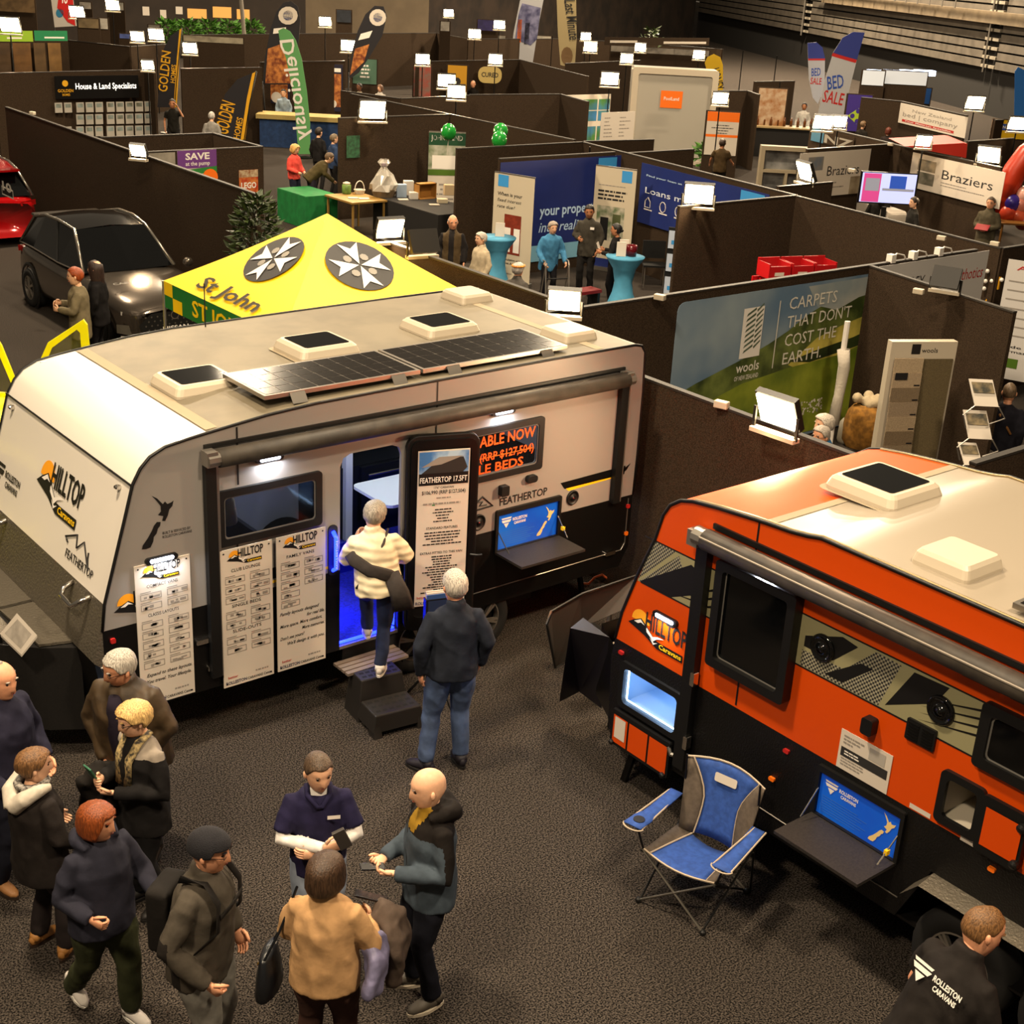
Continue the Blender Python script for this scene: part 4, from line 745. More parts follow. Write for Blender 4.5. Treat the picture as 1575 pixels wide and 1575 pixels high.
    body.f.append(tuple(o + j for j in range(NT))); body.f.append(tuple(o + (len(zz) - 1) * NT + j for j in reversed(range(NT)))); body.m += [0, 0]
    body.cm = 0
    for sg in (-1, 1):
        c = hc + R @ Vector((sg * .087, -.008, .46 * HH)); body.ell(W(c), (.016 * k, .016 * k, .031 * k), 8, 6)
        if face:
            body.cm = 1; body.ell(W(hc + R @ Vector((sg * .036, head_r(.36, .53) * cos(.36) - .006, .53 * HH))), .0105 * k, 8, 6); body.cm = 3; body.ell(W(hc + R @ Vector((sg * .036, head_r(.36, .61) * cos(.36) - .002, .605 * HH))), (.018 * k, .012 * k, .005 * k), 8, 4); body.cm = 0
    if face: body.cm = 2; body.ell(W(hc + R @ Vector((0, head_r(0, .2) - .008, .2 * HH))), (.024 * k, .012 * k, .007 * k), 8, 4); body.cm = 0
    # hands
    for s_, sg in (('L', -1), ('R', 1)):
        e_, w_ = AR[s_]; opt = arms.get(s_, (0, 0))[2] if len(arms.get(s_, (0, 0))) > 2 else {}
        if opt.get('hidden'): continue
        d = Vector(opt.get('dir', tuple((w_ - e_).normalized()))).normalized(); n = Vector(opt.get('palm', (-sg, .2, 0))); n = (n - d * n.dot(d)).normalized(); lat = d.cross(n) * (1 if True else -1); cu = opt.get('curl', .5)
        if lat.dot(Vector(opt.get('thumb', (0, 1, .3)))) < 0: lat = -lat
        body.tube(tw([w_ - d * .02, w_ + d * .03, w_ + d * .06, w_ + d * .095]), [(.021 * k, .024 * k), (.019 * k, .036 * k), (.017 * k, .041 * k), (.012 * k, .038 * k)], 10, up=(rt * n.x + fw * n.y + Vector((0, 0, n.z))))
        if fingers:
            for q, fl in ((-.027, .058), (-.009, .072), (.009, .078), (.027, .07)):
                p0 = w_ + d * .088 + lat * q; pts = [p0]; g = d.copy(); ang = 0
                for sgm in range(3): ang += cu * .9; g = d * cos(ang) + n * sin(ang); pts.append(pts[-1] + g * fl * (.45, .32, .25)[sgm])
                body.tube(tw(pts), [.0095 * k, .009 * k, .0085 * k, .006 * k], 6)
            p0 = w_ + d * .025 + lat * .03; g = (d * .7 + lat * .6 + n * .25).normalized(); g2 = (d * .85 + lat * .1 + n * .5 * cu).normalized()
            body.tube(tw([p0, p0 + g * .035, p0 + g * .035 + g2 * .03, p0 + g * .035 + g2 * .052]), [.013 * k, .0115 * k, .01 * k, .007 * k], 6)
    sk = fig_skin(skin); hcol = lin(hair[1])
    body.build('body', [sk, M('eye_dark', '1c1410', .3), M('lip', '9a5648', .5), M('brow_' + hair[1], hair[1], .8)], root, smooth=True)
    # --- trousers
    col = legs.get('col', '1e2230'); lo = legs.get('loose', 1.0); mt = legs.get('mat') or cloth(col)
    m = MB(); m.tube(tw([pel + Vector((0, 0, .09)), pel, pel + Vector((0, 0, -.1))]), S([(.15 * b, .11 * b), (.165 * b, .12 * b), (.15 * b, .11 * b)]), 16, up=rt)
    for s_ in 'LR':
        hp0, kn, an, _, _ = FT[s_]; dn = (an - kn).normalized()
        m.tube(tw([hp0 + Vector((0, 0, .02)), hp0 * .6 + kn * .4, kn, kn * .5 + an * .5, an + dn * -.02 + Vector((0, 0, .0))]), S([.1 * b, .088 * lo * b, .068 * lo, .064 * lo, .06 * lo]), 12)
    if legs.get('skirt'): pass
    t_ = remesh(m, vox, 3, .011 * k * legs.get('wr', 1)); t_.build('trousers', mt, root, smooth=True)
    # --- top
    tc = top.get('col', '22242c'); lo = top.get('loose', 1.0); hem = top.get('hem', .84); mt = top.get('mat') or cloth(tc); mats = [mt] + [cloth(c_) for c_ in top.get('cols', [])]
    m = MB(); fl = top.get('flare', 1.0)
    m.tube(tw([sp(0, -.005, hem), sp(0, -.005, (hem + 1.1) / 2), sp(0, 0, 1.12), sp(0, 0, 1.28), sp(0, -.005, 1.38), sp(0, -.01, 1.445), sp(0, -.015, 1.485)]),
           S([(.175 * lo * b * fl, .135 * lo * b * fl), (.172 * lo * b, .135 * lo * b), (.162 * lo * b, .128 * lo * b), (.172 * lo * (b ** .5), .13 * lo * b), (.165 * lo, .115 * lo), (.1 * lo, .085 * lo), (.066, .07)]), 18, up=rt)
    slv = top.get('sleeve', 1.0); slr = top.get('sl_r', 1.0)
    for s_, i in (('L', 0), ('R', 1)):
        e_, w_ = AR[s_]; s0 = sh[i]; ins = sp((-.08 if i == 0 else .08), -.01, 1.38)
        if slv >= .9: m.tube(tw([ins, s0, (s0 + e_) / 2, e_, (e_ + w_) / 2, w_ + (w_ - e_).normalized() * (.0 if slv < 1.05 else .02)]), S([.045 * lo, .057 * lo, .06 * lo * slr, .056 * lo * slr, .05 * lo * slr, .042 * lo * slr]), 12)
        else: q = s0 + (e_ - s0) * slv * 1.6; m.tube(tw([ins, s0, (s0 + q) / 2, q]), S([.05 * lo, .06 * lo, .063 * lo, .06 * lo]), 12)
    if top.get('hood') == 'down':
        for sg in (-1, 1): m.tube(tw([sp(sg * .1, .05, 1.46), sp(sg * .12, -.03, 1.49), sp(sg * .07, -.11, 1.47), sp(0, -.14, 1.42)]), S([.03, .05, .06, .07]), 10)
    if top.get('collar'): m.tube(tw([sp(.0, -.012, 1.44), sp(0, -.008, 1.52)]), S([(.085, .085), (.075, .078)]), 14, up=rt)
    t_ = remesh(m, vox, 3, .013 * k * top.get('wr', 1))
    zf = top.get('zone')
    if zf:
        iw = lambda P: ((P - loc).dot(rt) / k, (P - loc).dot(fw) / k, (P - loc).z / k); V = [Vector(p) for p in t_.v]
        for fi, f in enumerate(t_.f): c = (V[f[0]] + V[f[2 % len(f)]]) / 2; t_.m[fi] = zf(*iw(c))
    tp = t_.build(top.get('name', 'jacket'), mats, root, smooth=True)
    if top.get('inner'):                             # shirt patch in the open neck
        m = MB(); m.ell(W(sp(0, .09, 1.4)), (.05 * k, .05 * k, .07 * k), 10, 8); m.build('shirt_front', cloth(top['inner']), root, smooth=True)
    # --- shoes
    for s_ in 'LR':
        hp0, kn, an, yw, pt = FT[s_]; sc_ = shoes if isinstance(shoes, tuple) else (shoes, '14110f'); dr = Vector((sin(yw), cos(yw), 0)); lt = Vector((cos(yw), -sin(yw), 0)); base = an - Vector((0, 0, .08))
        def SH(x, y, z):
            y2 = (y + .02); yy = y2 * cos(pt) + z * sin(pt); z2 = z * cos(pt) - y2 * sin(pt); return W(base + lt * x + dr * (yy - .02) + Vector((0, 0, z2 + (.2 * sin(pt) if pt > 0 else 0))))
        def ring(z, ex): return [SH((.043 + ex) * cos(t) * (1.12 if sin(t) > 0 else .95), .05 + (.135 + ex) * sin(t), z) for t in [2 * pi * q / 14 for q in range(14)]]
        so = MB(); so.v = [tuple(p) for p in ring(.002, .003) + ring(.026, .004)]; so.f = [(j, (j + 1) % 14, 14 + (j + 1) % 14, 14 + j) for j in range(14)] + [tuple(reversed(range(14))), tuple(range(14, 28))]; so.m = [0] * 16
        up = MB(); up.tube([SH(0, -.08, .05), SH(0, -.04, .06), SH(0, .04, .055), SH(0, .1, .045), SH(0, .155, .035), SH(0, .182, .03)], [(.02 * k, .03 * k), (.045 * k, .05 * k), (.045 * k, .043 * k), (.046 * k, .034 * k), (.036 * k, .024 * k), (.01 * k, .01 * k)], 12, up=(rt * lt.x + fw * lt.y)); up.tube([SH(0, -.03, .05), SH(0, -.02, .11)], [.05 * k, .045 * k], 10)
        sh_ = up.build('shoe', M('shoe_' + sc_[0], sc_[0], .6), root, smooth=True); so.build('sole', M('sole_' + sc_[1], sc_[1], .7), sh_)
    # --- hair
    st = hair[0]
    if st != 'bald':
        m = MB(); NT2, NV = (32, 10) if near else (16, 7)
        def zb(th):
            a_ = abs(th if th < pi else th - 2 * pi)
            if st in ('short', 'fringe'): return .80 if a_ < .7 else (.80 - .36 * (a_ - .7) / .6 if a_ < 1.3 else (.5 if a_ < 1.9 else .16 + .14 * max(0, (2.5 - a_))))
            if st == 'crop': return .84 if a_ < .7 else (.84 - .3 * (a_ - .7) / .7 if a_ < 1.4 else (.54 if a_ < 1.9 else .26))
            if st == 'bob': return .76 if a_ < .62 else (.76 - .66 * (a_ - .62) / .5 if a_ < 1.12 else .06)
            if st == 'long': return .78 if a_ < .62 else (.78 - 1.2 * (a_ - .62) / .6 if a_ < 1.22 else -.42 - .5 * (1 if a_ > 1.9 else .4))
            if st == 'tied': return .8 if a_ < .7 else (.8 - .3 * (a_ - .7) / .7 if a_ < 1.4 else (.5 if a_ < 1.8 else .2))
            if st == 'beanie': return .66 if a_ < 1.0 else .5 - .1 * min(1, (a_ - 1.0))
            return .5
        tk = hair[2] if len(hair) > 2 else {'crop': .006, 'beanie': .016, 'bob': .022, 'long': .02, 'short': .013, 'fringe': .008, 'tied': .01}[st]
        rr = random.Random(len(label)); rows = []
        for i in range(NV + 1):
            for j in range(NT2):
                th = 2 * pi * j / NT2; z_ = zb(th); u = i / NV; t = 1.03 - (1.03 - z_) * u
                if t > .95: ex = tk; r = head_r(th, .95) * math.sqrt(max(0, (1.04 - t) / .09)) + (tk * .7 if i else 0)
                elif t < .45 and st in ('bob', 'long'): r = head_r(th, .5) + tk * (1.15 - .5 * max(0, (u - .8)) / .2)
                elif t < .3: r = head_r(th, max(t, 0)) * .97 + tk * .7
                else: r = head_r(th, t) + tk
                if st in ('bob', 'short', 'long') and i > 0: r += rr.uniform(-.003, .003)
                if i == NV: r -= tk * .8
                if st == 'fringe' and t > .72: r = head_r(th, min(t, .99)) - .01
                m.v.append(tuple(W(hc + R @ Vector((r * sin(th), r * cos(th), t * HH)))))
        for i in range(NV):
            for j in range(NT2): m.f.append((i * NT2 + j, i * NT2 + (j + 1) % NT2, (i + 1) * NT2 + (j + 1) % NT2, (i + 1) * NT2 + j)); m.m.append(0)
        m.f.append(tuple(reversed(range(NT2)))); m.m.append(0)
        if st == 'tied': m.ell(W(hc + R @ Vector((0, -.115, .12))), .035 * k, 8, 6)
        m.build('beanie' if st == 'beanie' else 'hair', hairmat(hair[1], st == 'beanie'), root, smooth=True)
    if glasses:
        g = MB()
        for sg in (-1, 1):
            c = hc + R @ Vector((sg * .037, head_r(.3, .53) * cos(.3) + .008, .525 * HH)); g.tube([W(c + R @ Vector((.024 * cos(t), 0, .018 * sin(t)))) for t in [2 * pi * i / 10 for i in range(11)]], .0022, 4)
            g.tube([W(c + R @ Vector((sg * .024, 0, 0))), W(hc + R @ Vector((sg * .09, 0, .5 * HH)))], .0022, 4)
        g.build('glasses', M('glasses_frame', '201c1a', .4), root)
    root['_k'] = k
    ctx = dict(root=root, W=W, sp=sp, AR=AR, hc=hc, R=R, k=k, rt=rt, fw=fw, pel=pel, FT=FT); return ctx
def strapline(ctx, pts, w_, mt, nm='strap', th=.006, up=(0, 1, 0)):
    k = ctx['k']; u = ctx['rt'] * up[0] + ctx['fw'] * up[1] + Vector((0, 0, up[2])); return MB().tube([ctx['W'](ctx['sp'](*p)) for p in pts], [(th * k, w_ * k)] * len(pts), 8, up=u).build(nm, mt, ctx['root'], smooth=True)
def phone(ctx, p, d, n, label, sz=(.036, .075, .005), mt=None, name='phone', cat='phone'):
    W, rt, fw = ctx['W'], ctx['rt'], ctx['fw']; w3 = lambda v: (rt * v[0] + fw * v[1] + Vector((0, 0, v[2]))).normalized(); D, N = w3(d), w3(n); N = (N - D * N.dot(D)).normalized(); c = W(p)
    o = MB().obox(c, D.cross(N), D, N, *sz).build(name, mt or M('phone_black', '0c0c10', .2), None, origin=c, bevel=.003); return tag(o, label, cat)
# ------------------------------------------------------------------ people in the foreground
JEAN = M('cloth_jeans', '3c4c6c', .85, var=.35, scale=6, bump=.3, detail=5)
foot = lambda x, y, z=0: G(x, y, z)
# man with back to us, navy fleece
c = person('man seen from behind in navy fleece and blue jeans with hands hanging', G(690, 1180), 105, 1.79, 'ruddy', ('short', 'b5aca0'), dict(col='20242e', collar=True, loose=1.1, hem=.86), dict(mat=JEAN, loose=1.12), '17131c', head=(12, -8), feet={'L': dict(ankle=(-.2, -.02, .08), yaw=-45), 'R': dict(ankle=(.1, .02, .08), yaw=-5)}, arms={'L': ((-.27, -.05, 1.15), (-.25, .02, .88)), 'R': ((.27, -.05, 1.15), (.24, .08, .9))}, build=1.05)
# bald man with phone
def zone9(x, y, z): return 2 if (abs(x) < .045 + .3 * (z - 1.36) and y > .03 and z > 1.34) else 1 if (z > 1.33 or (abs(x) > .2 and y < .02 and z > 1.05)) else 0
c = person('bald man in slate and black hooded jacket looking down at a phone', G(654, 1530), 205, 1.72, 'pale', ('bald', '6a5a50'), dict(col='3c4650', cols=['191513', '8a6a1e'], zone=zone9, hood='down', collar=True, loose=1.1, hem=.8), dict(col='12131c', loose=1.02), ('4a443c', 'c8bca8'), head=(-8, -12), feet={'L': dict(ankle=(-.12, .0, .08), yaw=-8), 'R': dict(ankle=(.12, .03, .08), yaw=20)}, arms={'L': ((-.25, .0, 1.12), (-.08, .26, 1.1), dict(palm=(.4, 0, .8), curl=.8, dir=(.5, .9, 0))), 'R': ((.26, .0, 1.12), (.1, .27, 1.1), dict(palm=(-.4, 0, .8), curl=.8, dir=(-.5, .9, 0)))}, build=1.1)
strapline(c, [(.06, .13, 1.38), (.02, .15, 1.2), (.0, .155, .95)], .006, M('zip_dark', '0e0d0d', .4), 'zip', .004)
phone(c, c['sp'](.0, .385, 1.13), (.2, 1, .1), (0, 0, 1), 'black phone in the hands of the bald man')
# staff woman, arms crossed
def zone7(x, y, z): return 0
c = person('woman in navy polo over white sleeves with arms crossed', G(490, 1484), 282, 1.66, 'pale', ('tied', '4a3a2c'), dict(col='d4d0cc', name='undershirt', loose=.96, wr=.2, hem=.9, sleeve=1.0), dict(mat=M('cloth_pale_jeans', '7a8494', .85, var=.2, scale=8)), 'd0ccc4', head=(15, -22), arms={'L': ((-.25, .08, 1.14), (.02, .22, 1.1), dict(dir=(1, .1, .1), palm=(0, -1, 0), curl=.4)), 'R': ((.25, .08, 1.14), (-.02, .25, 1.16), dict(dir=(-1, .1, .3), palm=(0, -1, 0), curl=.7))}, build=1.06)
m = MB(); S_ = [tuple(x * c['k'] for x in r) for r in ((.195, .155), (.19, .155), (.182, .15), (.188, .152), (.176, .13), (.115, .095))]
m.tube([c['W'](c['sp'](0, -.005, z)) for z in (.83, .97, 1.12, 1.28, 1.39, 1.45)], S_, 18, up=c['rt'])
for s_, sg in (('L', -1), ('R', 1)):
    e_ = c['AR'][s_][0]; s0 = c['sp'](sg * .17, -.01, 1.375); q = s0 + (e_ - s0) * .8; m.tube([c['W'](p) for p in (c['sp'](sg * .08, -.01, 1.38), s0, (s0 + q) / 2, q)], [.05, .06, .064, .064], 12)
remesh(m, .013, 3, .01).build('polo_shirt', cloth('1d1a36'), c['root'], smooth=True)
MB().tube([c['W'](c['sp'](sg * .075, y, z)) for sg, y, z in ((-1, .0, 1.5), (-1, .07, 1.46), (-.2, .13, 1.4), (.2, .13, 1.4), (1, .07, 1.46), (1, 0, 1.5))], .018, 8).build('polo_collar', cloth('1d1a36'), c['root'], smooth=True)
fl_ = Fr(c['W'](c['sp'](-.09, .15, 1.33)), -c['rt'], (0, 0, 1)); plate(fl_, rect_pts((-.04, -.012), (.04, .015)), 'chest_logo', WHITE, c['root'], .006)
MB().lathe(c['W'](c['AR']['R'][1] * .9 + c['AR']['R'][0] * .1), [(.032, -.012), (.036, 0), (.032, .012)], 12, c['rt']).build('wrist_watch', RUB, c['root'])
phone(c, c['sp'](-.13, .3, 1.26), (.4, .2, 1), (0, 1, .2), 'phone and papers held by the woman in the navy polo', (.04, .08, .012), M('phone_grey', '3a3634', .4))
# woman in tan fleece from behind, with handbag and coats
c = person('woman in tan fleece seen from behind carrying coats over her arm', G(500, 1664), 82, 1.62, 'pale', ('bob', '3c2a1c', .03), dict(col='b08a60', loose=1.14, hem=.82, collar=True), dict(col='3a2620', loose=1.15), '2a2320', head=(-18, 0), arms={'L': ((-.25, .04, 1.14), (-.2, .22, 1.05)), 'R': ((.29, .03, 1.12), (.22, .26, 1.12), dict(curl=1.0))}, build=1.12, feet={'L': dict(ankle=(-.13, 0, .08)), 'R': dict(ankle=(.13, 0, .08))})
hbg = MB(); c0 = c['W'](c['sp'](-.36, .0, .86)); U_, N_ = c['fw'], c['rt']
m = MB(); 
for z, a_, b_ in ((-.14, .15, .055), (-.12, .17, .07), (.0, .15, .06), (.12, .12, .04), (.135, .11, .03)): m.v += [tuple(c0 + U_ * (a_ * cos(t)) + N_ * (b_ * sin(t)) + Vector((0, 0, z))) for t in [2 * pi * i / 14 for i in range(14)]]
for i in range(4):
    for j in range(14): m.f.append((i * 14 + j, i * 14 + (j + 1) % 14, (i + 1) * 14 + (j + 1) % 14, (i + 1) * 14 + j)); m.m.append(0)
m.f += [tuple(reversed(range(14))), tuple(range(56, 70))]; m.m += [0, 0]
hbg = thing('handbag', 'black leather handbag hanging from the shoulder of the woman in tan', 'handbag', c0); m.build('bag_body', M('black_leather', '14161a', .35, bump=.15, scale=40), hbg, smooth=True)
MB().tube([c0 + U_ * .1 + Vector((0, 0, .12)), c['W'](c['sp'](-.27, .05, 1.2)), c['W'](c['sp'](-.18, .02, 1.49)), c['W'](c['sp'](-.27, -.06, 1.2)), c0 - U_ * .1 + Vector((0, 0, .12))], .008, 6).build('bag_strap', MATS['black_leather'], hbg); MB().ell(c0 - N_ * .06 + Vector((0, 0, .02)), .01, 8, 6).build('bag_clasp', M('brass', 'b08a3a', .3, .9), hbg)
def drape(c, pts, mt, nm, lab, rad=None):
    m = MB(); m.tube([c['W'](c['sp'](*p[:3])) for p in pts], [(p[3] * c['k'], p[4] * c['k']) for p in pts], 14, up=c['fw']); m = remesh(m, .014, 3, .03); o = m.build(nm, mt, None, smooth=True, origin=c['W'](c['sp'](*pts[-1][:3]))); return tag(o, lab, 'coat')
PUFL = M('lavender_puffer', '6d6a88', .5, var=.2, scale=12, bump=.5); drape(c, [(.27, .1, 1.14, .1, .05), (.31, .06, 1.04, .15, .06), (.32, .02, .9, .16, .05), (.3, -.02, .8, .15, .04)], PUFL, 'puffer_jacket', 'lavender puffer jacket hanging over the arm of the woman in tan')
drape(c, [(.25, .3, 1.18, .09, .07), (.36, .3, 1.12, .14, .07), (.4, .3, .95, .17, .06), (.4, .28, .78, .14, .05), (.38, .25, .68, .1, .04)], cloth('4c4038'), 'grey_coat', 'grey brown coat draped over the forearm of the woman in tan')
phone(c, c['sp'](.2, .38, 1.2), (.9, .1, -.2), (0, .3, 1), 'dark tablet held by the woman in the tan fleece', (.05, .1, .006))
# woman in cream puffer on the stool
PUF = M('cream_puffer', 'd9cba8', .55, var=.06, scale=10)
nt = PUF.node_tree; wv = nt.nodes.new('ShaderNodeTexWave'); wv.bands_direction = 'Z'; wv.inputs['Scale'].default_value = 4.2; wv.inputs['Distortion'].default_value = 2.5; tcx = nt.nodes.new('ShaderNodeTexCoord'); bp_ = nt.nodes.new('ShaderNodeBump'); bp_.inputs['Strength'].default_value = .45; bp_.inputs['Distance'].default_value = .012
nt.links.new(tcx.outputs['Object'], wv.inputs['Vector']); nt.links.new(wv.outputs['Fac'], bp_.inputs['Height']); nt.links.new(bp_.outputs['Normal'], nt.nodes['Principled BSDF'].inputs['Normal'])
c = person('woman in cream puffer jacket stepping up into the grey caravan', Vector((5.9, 8.84, .38)), 92, 1.6, 'pale', ('short', '8f8577', .024), dict(mat=PUF, collar=True, loose=1.2, hem=.86, sl_r=1.15), dict(mat=M('cloth_navy_jeans', '1a2440', .85, var=.3, scale=8, bump=.3)), ('c9c2b8', 'd8d4cc'), head=(-10, -10), lean=6, side=-7, feet={'R': dict(ankle=(.03, -.02, .08), yaw=8), 'L': dict(ankle=(-.12, .38, .28), knee=(-.13, .3, .68), yaw=-5)}, arms={'L': ((-.28, .08, 1.2), (-.2, .3, 1.32)), 'R': ((.28, .06, 1.18), (.2, .25, 1.1))}, build=1.08)
SCF = cloth('3a3430', 'scarf_dark'); MB().tube([c['W'](c['sp'](*p)) for p in ((-.26, .02, 1.3), (-.2, -.12, 1.24), (-.05, -.18, 1.14), (.12, -.18, 1.08), (.2, -.12, 1.0))], [(.012, .06)] * 5, 8, up=c['fw']).build('scarf', SCF, c['root'], smooth=True)
MB().tube([c['W'](c['sp'](*p)) for p in ((.14, -.17, 1.1), (.2, -.17, .9), (.22, -.15, .72))], [(.015, .07), (.015, .085), (.012, .095)], 8, up=c['fw']).build('scarf', SCF, c['root'], smooth=True)
strapline(c, [(.14, .02, 1.47), (.1, -.13, 1.38), (-.05, -.17, 1.15), (-.2, -.1, .95)], .012, SCF, 'bag_strap')
# man by the nose of the grey caravan, brown jacket
c = person('grey haired man in open brown jacket with glasses looking down', G(196, 1000, 1.70) * Vector((1, 1, 0)), 258, 1.78, 'ruddy', ('short', 'a8a298'), dict(col='3a2c1c', loose=1.36, hem=.8, collar=True, mat=M('cloth_brown_wax', '3b2d1b', .6, var=.25, scale=9, bump=.4)), dict(col='23211f'), '2a2018', head=(-35, -25), lean=8, glasses=True, arms={'L': ((-.28, .0, 1.13), (-.1, .16, .92)), 'R': ((.28, .0, 1.13), (.12, .17, .92))}, build=1.15)
MB().tube([c['W'](c['sp'](0, .15, z)) for z in (.84, 1.0, 1.2, 1.36, 1.46)], [(.06, .06), (.075, .075), (.085, .075), (.07, .05), (.04, .02)], 12, up=c['rt']).build('pullover', cloth('241e2a'), c['root'], smooth=True)
# blonde woman with scarf and phone
def zone3(x, y, z): return 1 if (z > 1.36 and abs(x) > .06) else 0
c = person('blonde woman in black jacket with striped scarf holding a green phone', G(212, 1085, 1.6) * Vector((1, 1, 0)), 228, 1.64, 'pale', ('short', 'c8a468', .028), dict(col='141212', cols=['8a8074'], zone=zone3, loose=1.1, hem=.72, flare=1.05), dict(col='100f10', loose=1.1), '14110f', head=(-12, -22), glasses=True, arms={'R': ((.26, -.02, 1.1), (.1, .26, 1.18), dict(palm=(-.8, 0, .3), curl=.7)), 'L': ((-.26, .0, 1.1), (-.04, .25, 1.12), dict(palm=(.6, 0, .6), curl=.7))}, build=1.1)
for sg in (-1, 1): MB().tube([c['W'](c['sp'](*p)) for p in ((sg * .06, -.05, 1.5), (sg * .075, .06, 1.46), (sg * .06, .14, 1.34), (sg * .05, .155, 1.12))], [(.02, .03), (.02, .035), (.012, .04), (.012, .045)], 8, up=c['fw']).build('scarf', M('striped_scarf', '2a2622', .8, col2='b09a6a', scale=40), c['root'], smooth=True)
phone(c, c['sp'](.06, .36, 1.28), (-.1, .5, 1), (0, -1, .4), 'green cased phone in the hands of the blonde woman', (.04, .075, .006), M('green_case', '2f6048', .4))
drape(c, [(.2, .2, 1.16, .08, .07), (.28, .2, 1.1, .15, .08), (.3, .16, .9, .17, .08), (.28, .14, .7, .15, .07)], cloth('1c1917'), 'black_coat', 'black coat folded over the arm of the blonde woman')
# bald man on the left edge
c = person('balding man in navy zip jumper at the left edge of the picture', G(30, 1356), 335, 1.77, 'ruddy', ('fringe', '9a8f84'), dict(col='232232', loose=1.12, hem=.82, collar=True), dict(col='161722', loose=1.08), ('8a6038', '2a1c12'), head=(0, -6), arms={'R': ((.27, .0, 1.13), (.24, .2, .98)), 'L': ((-.27, -.02, 1.13), (-.22, .14, .95))}, build=1.18, feet={'L': dict(ankle=(-.12, .12, .08)), 'R': dict(ankle=(.13, -.05, .08))})
# woman with white lined hood
c = person('short haired woman in dark jacket with white lined hood', G(76, 1462), 50, 1.55, 'pale', ('short', '6a4a2c', .022), dict(col='1e1917', loose=1.18, hem=.72, flare=1.04), dict(col='221c1c', loose=1.1), ('9a6a34', '2a1c12'), head=(-25, -5), arms={'L': ((-.27, .03, 1.13), (-.18, .22, 1.02)), 'R': ((.27, .0, 1.13), (.22, .18, 1.0))}, build=1.15, feet={'L': dict(ankle=(-.13, .0, .08)), 'R': dict(ankle=(.14, .05, .08), yaw=-30)})
m = MB()
for sg in (-1, 1): m.tube([c['W'](c['sp'](*p)) for p in ((sg * .1, .06, 1.47), (sg * .14, -.03, 1.5), (sg * .09, -.13, 1.45), (0, -.17, 1.36))], [.03, .04, .055, .06], 10)
remesh(m, .013, 3).build('hood_lining', cloth('b9b0a2'), c['root'], smooth=True)
MB().tube([c['W'](c['sp'](.1 * cos(t), -.01 + .1 * sin(t), 1.5)) for t in [2 * pi * i / 12 for i in range(13)]], .026, 8).build('scarf', M('patterned_scarf', '161414', .8, col2='9a948c', scale=50), c['root'], smooth=True)
# auburn woman walking
c = person('auburn haired woman in navy hoodie and olive trousers walking', G(170, 1566), 318, 1.6, 'ruddy', ('bob', '7a3a14', .026), dict(col='24242f', loose=1.16, hem=.8, hood='down'), dict(col='2c2f1c', loose=1.2), ('c4beb8', 'd8d4cc'), head=(28, -8), arms={'R': ((.27, -.03, 1.12), (.2, .2, 1.06), dict(palm=(-1, .3, 0), curl=1.1)), 'L': ((-.28, .05, 1.13), (-.27, .26, 1.0))}, build=1.14, feet={'L': dict(ankle=(-.1, .1, .08)), 'R': dict(ankle=(.1, -.3, .14), pitch=28, yaw=0)})
# man in beanie
def zone6(x, y, z): return 1 if (abs(x) > .2 and y < -.02 and z < 1.2) else 0
c = person('man in black beanie and grey fleece with backpack straps walking right', G(318, 1650), 345, 1.76, 'ruddy', ('beanie', '15141a'), dict(col='423c34', cols=['1c1815'], zone=zone6, loose=1.14, hem=.78, collar=True), dict(col='6d6a64', loose=1.2), '1a1614', head=(6, -8), lean=5, glasses=True, arms={'R': ((.3, -.06, 1.12), (.24, .16, .92), dict(curl=1.2)), 'L': ((-.26, -.02, 1.12), (-.2, .12, .95))}, build=1.14)
STR = cloth('191614', 'backpack_black'); strapline(c, [(.11, -.1, 1.46), (.12, .06, 1.49), (.13, .15, 1.38), (.14, .16, 1.2), (.2, .05, 1.05)], .025, STR, 'backpack_strap'); strapline(c, [(-.11, -.1, 1.46), (-.12, .06, 1.49), (-.13, .15, 1.38), (-.14, .16, 1.2), (-.2, .05, 1.05)], .025, STR, 'backpack_strap'); strapline(c, [(-.13, .165, 1.3), (0, .17, 1.29), (.13, .165, 1.3)], .018, STR, 'chest_strap')
bc = c['W'](c['sp'](0, -.22, 1.12)); m = MB(); m.obox(bc, c['rt'], c['fw'], (0, 0, 1), .13, .07, .21); bk = remesh(m, .02, 6).build('backpack', STR, None, smooth=True, origin=bc); tag(bk, 'black backpack on the back of the man in the beanie', 'backpack')
# man in black polo, lower right
c = person('man in black polo shirt with white logo on the back bending forward', G(1376, 1806), 30, 1.8, 'ruddy', ('crop', '6a4a2a'), dict(col='1c1816', loose=1.14, hem=.8, sleeve=.4, collar=True), dict(col='1a1a20'), '14110f', head=(-25, -25), lean=24, arms={'L': ((-.27, .1, 1.14), (-.2, .35, 1.05)), 'R': ((.27, .1, 1.14), (.2, .35, 1.05))}, build=1.12)
p0 = c['W'](c['sp'](0, -.17, 1.3)); vv = (c['W'](c['sp'](0, -.17, 1.4)) - p0); fb_ = Fr(p0, c['rt'], vv); rolleston(fb_, c['root'], -.16, -.06, .34, WHITE)
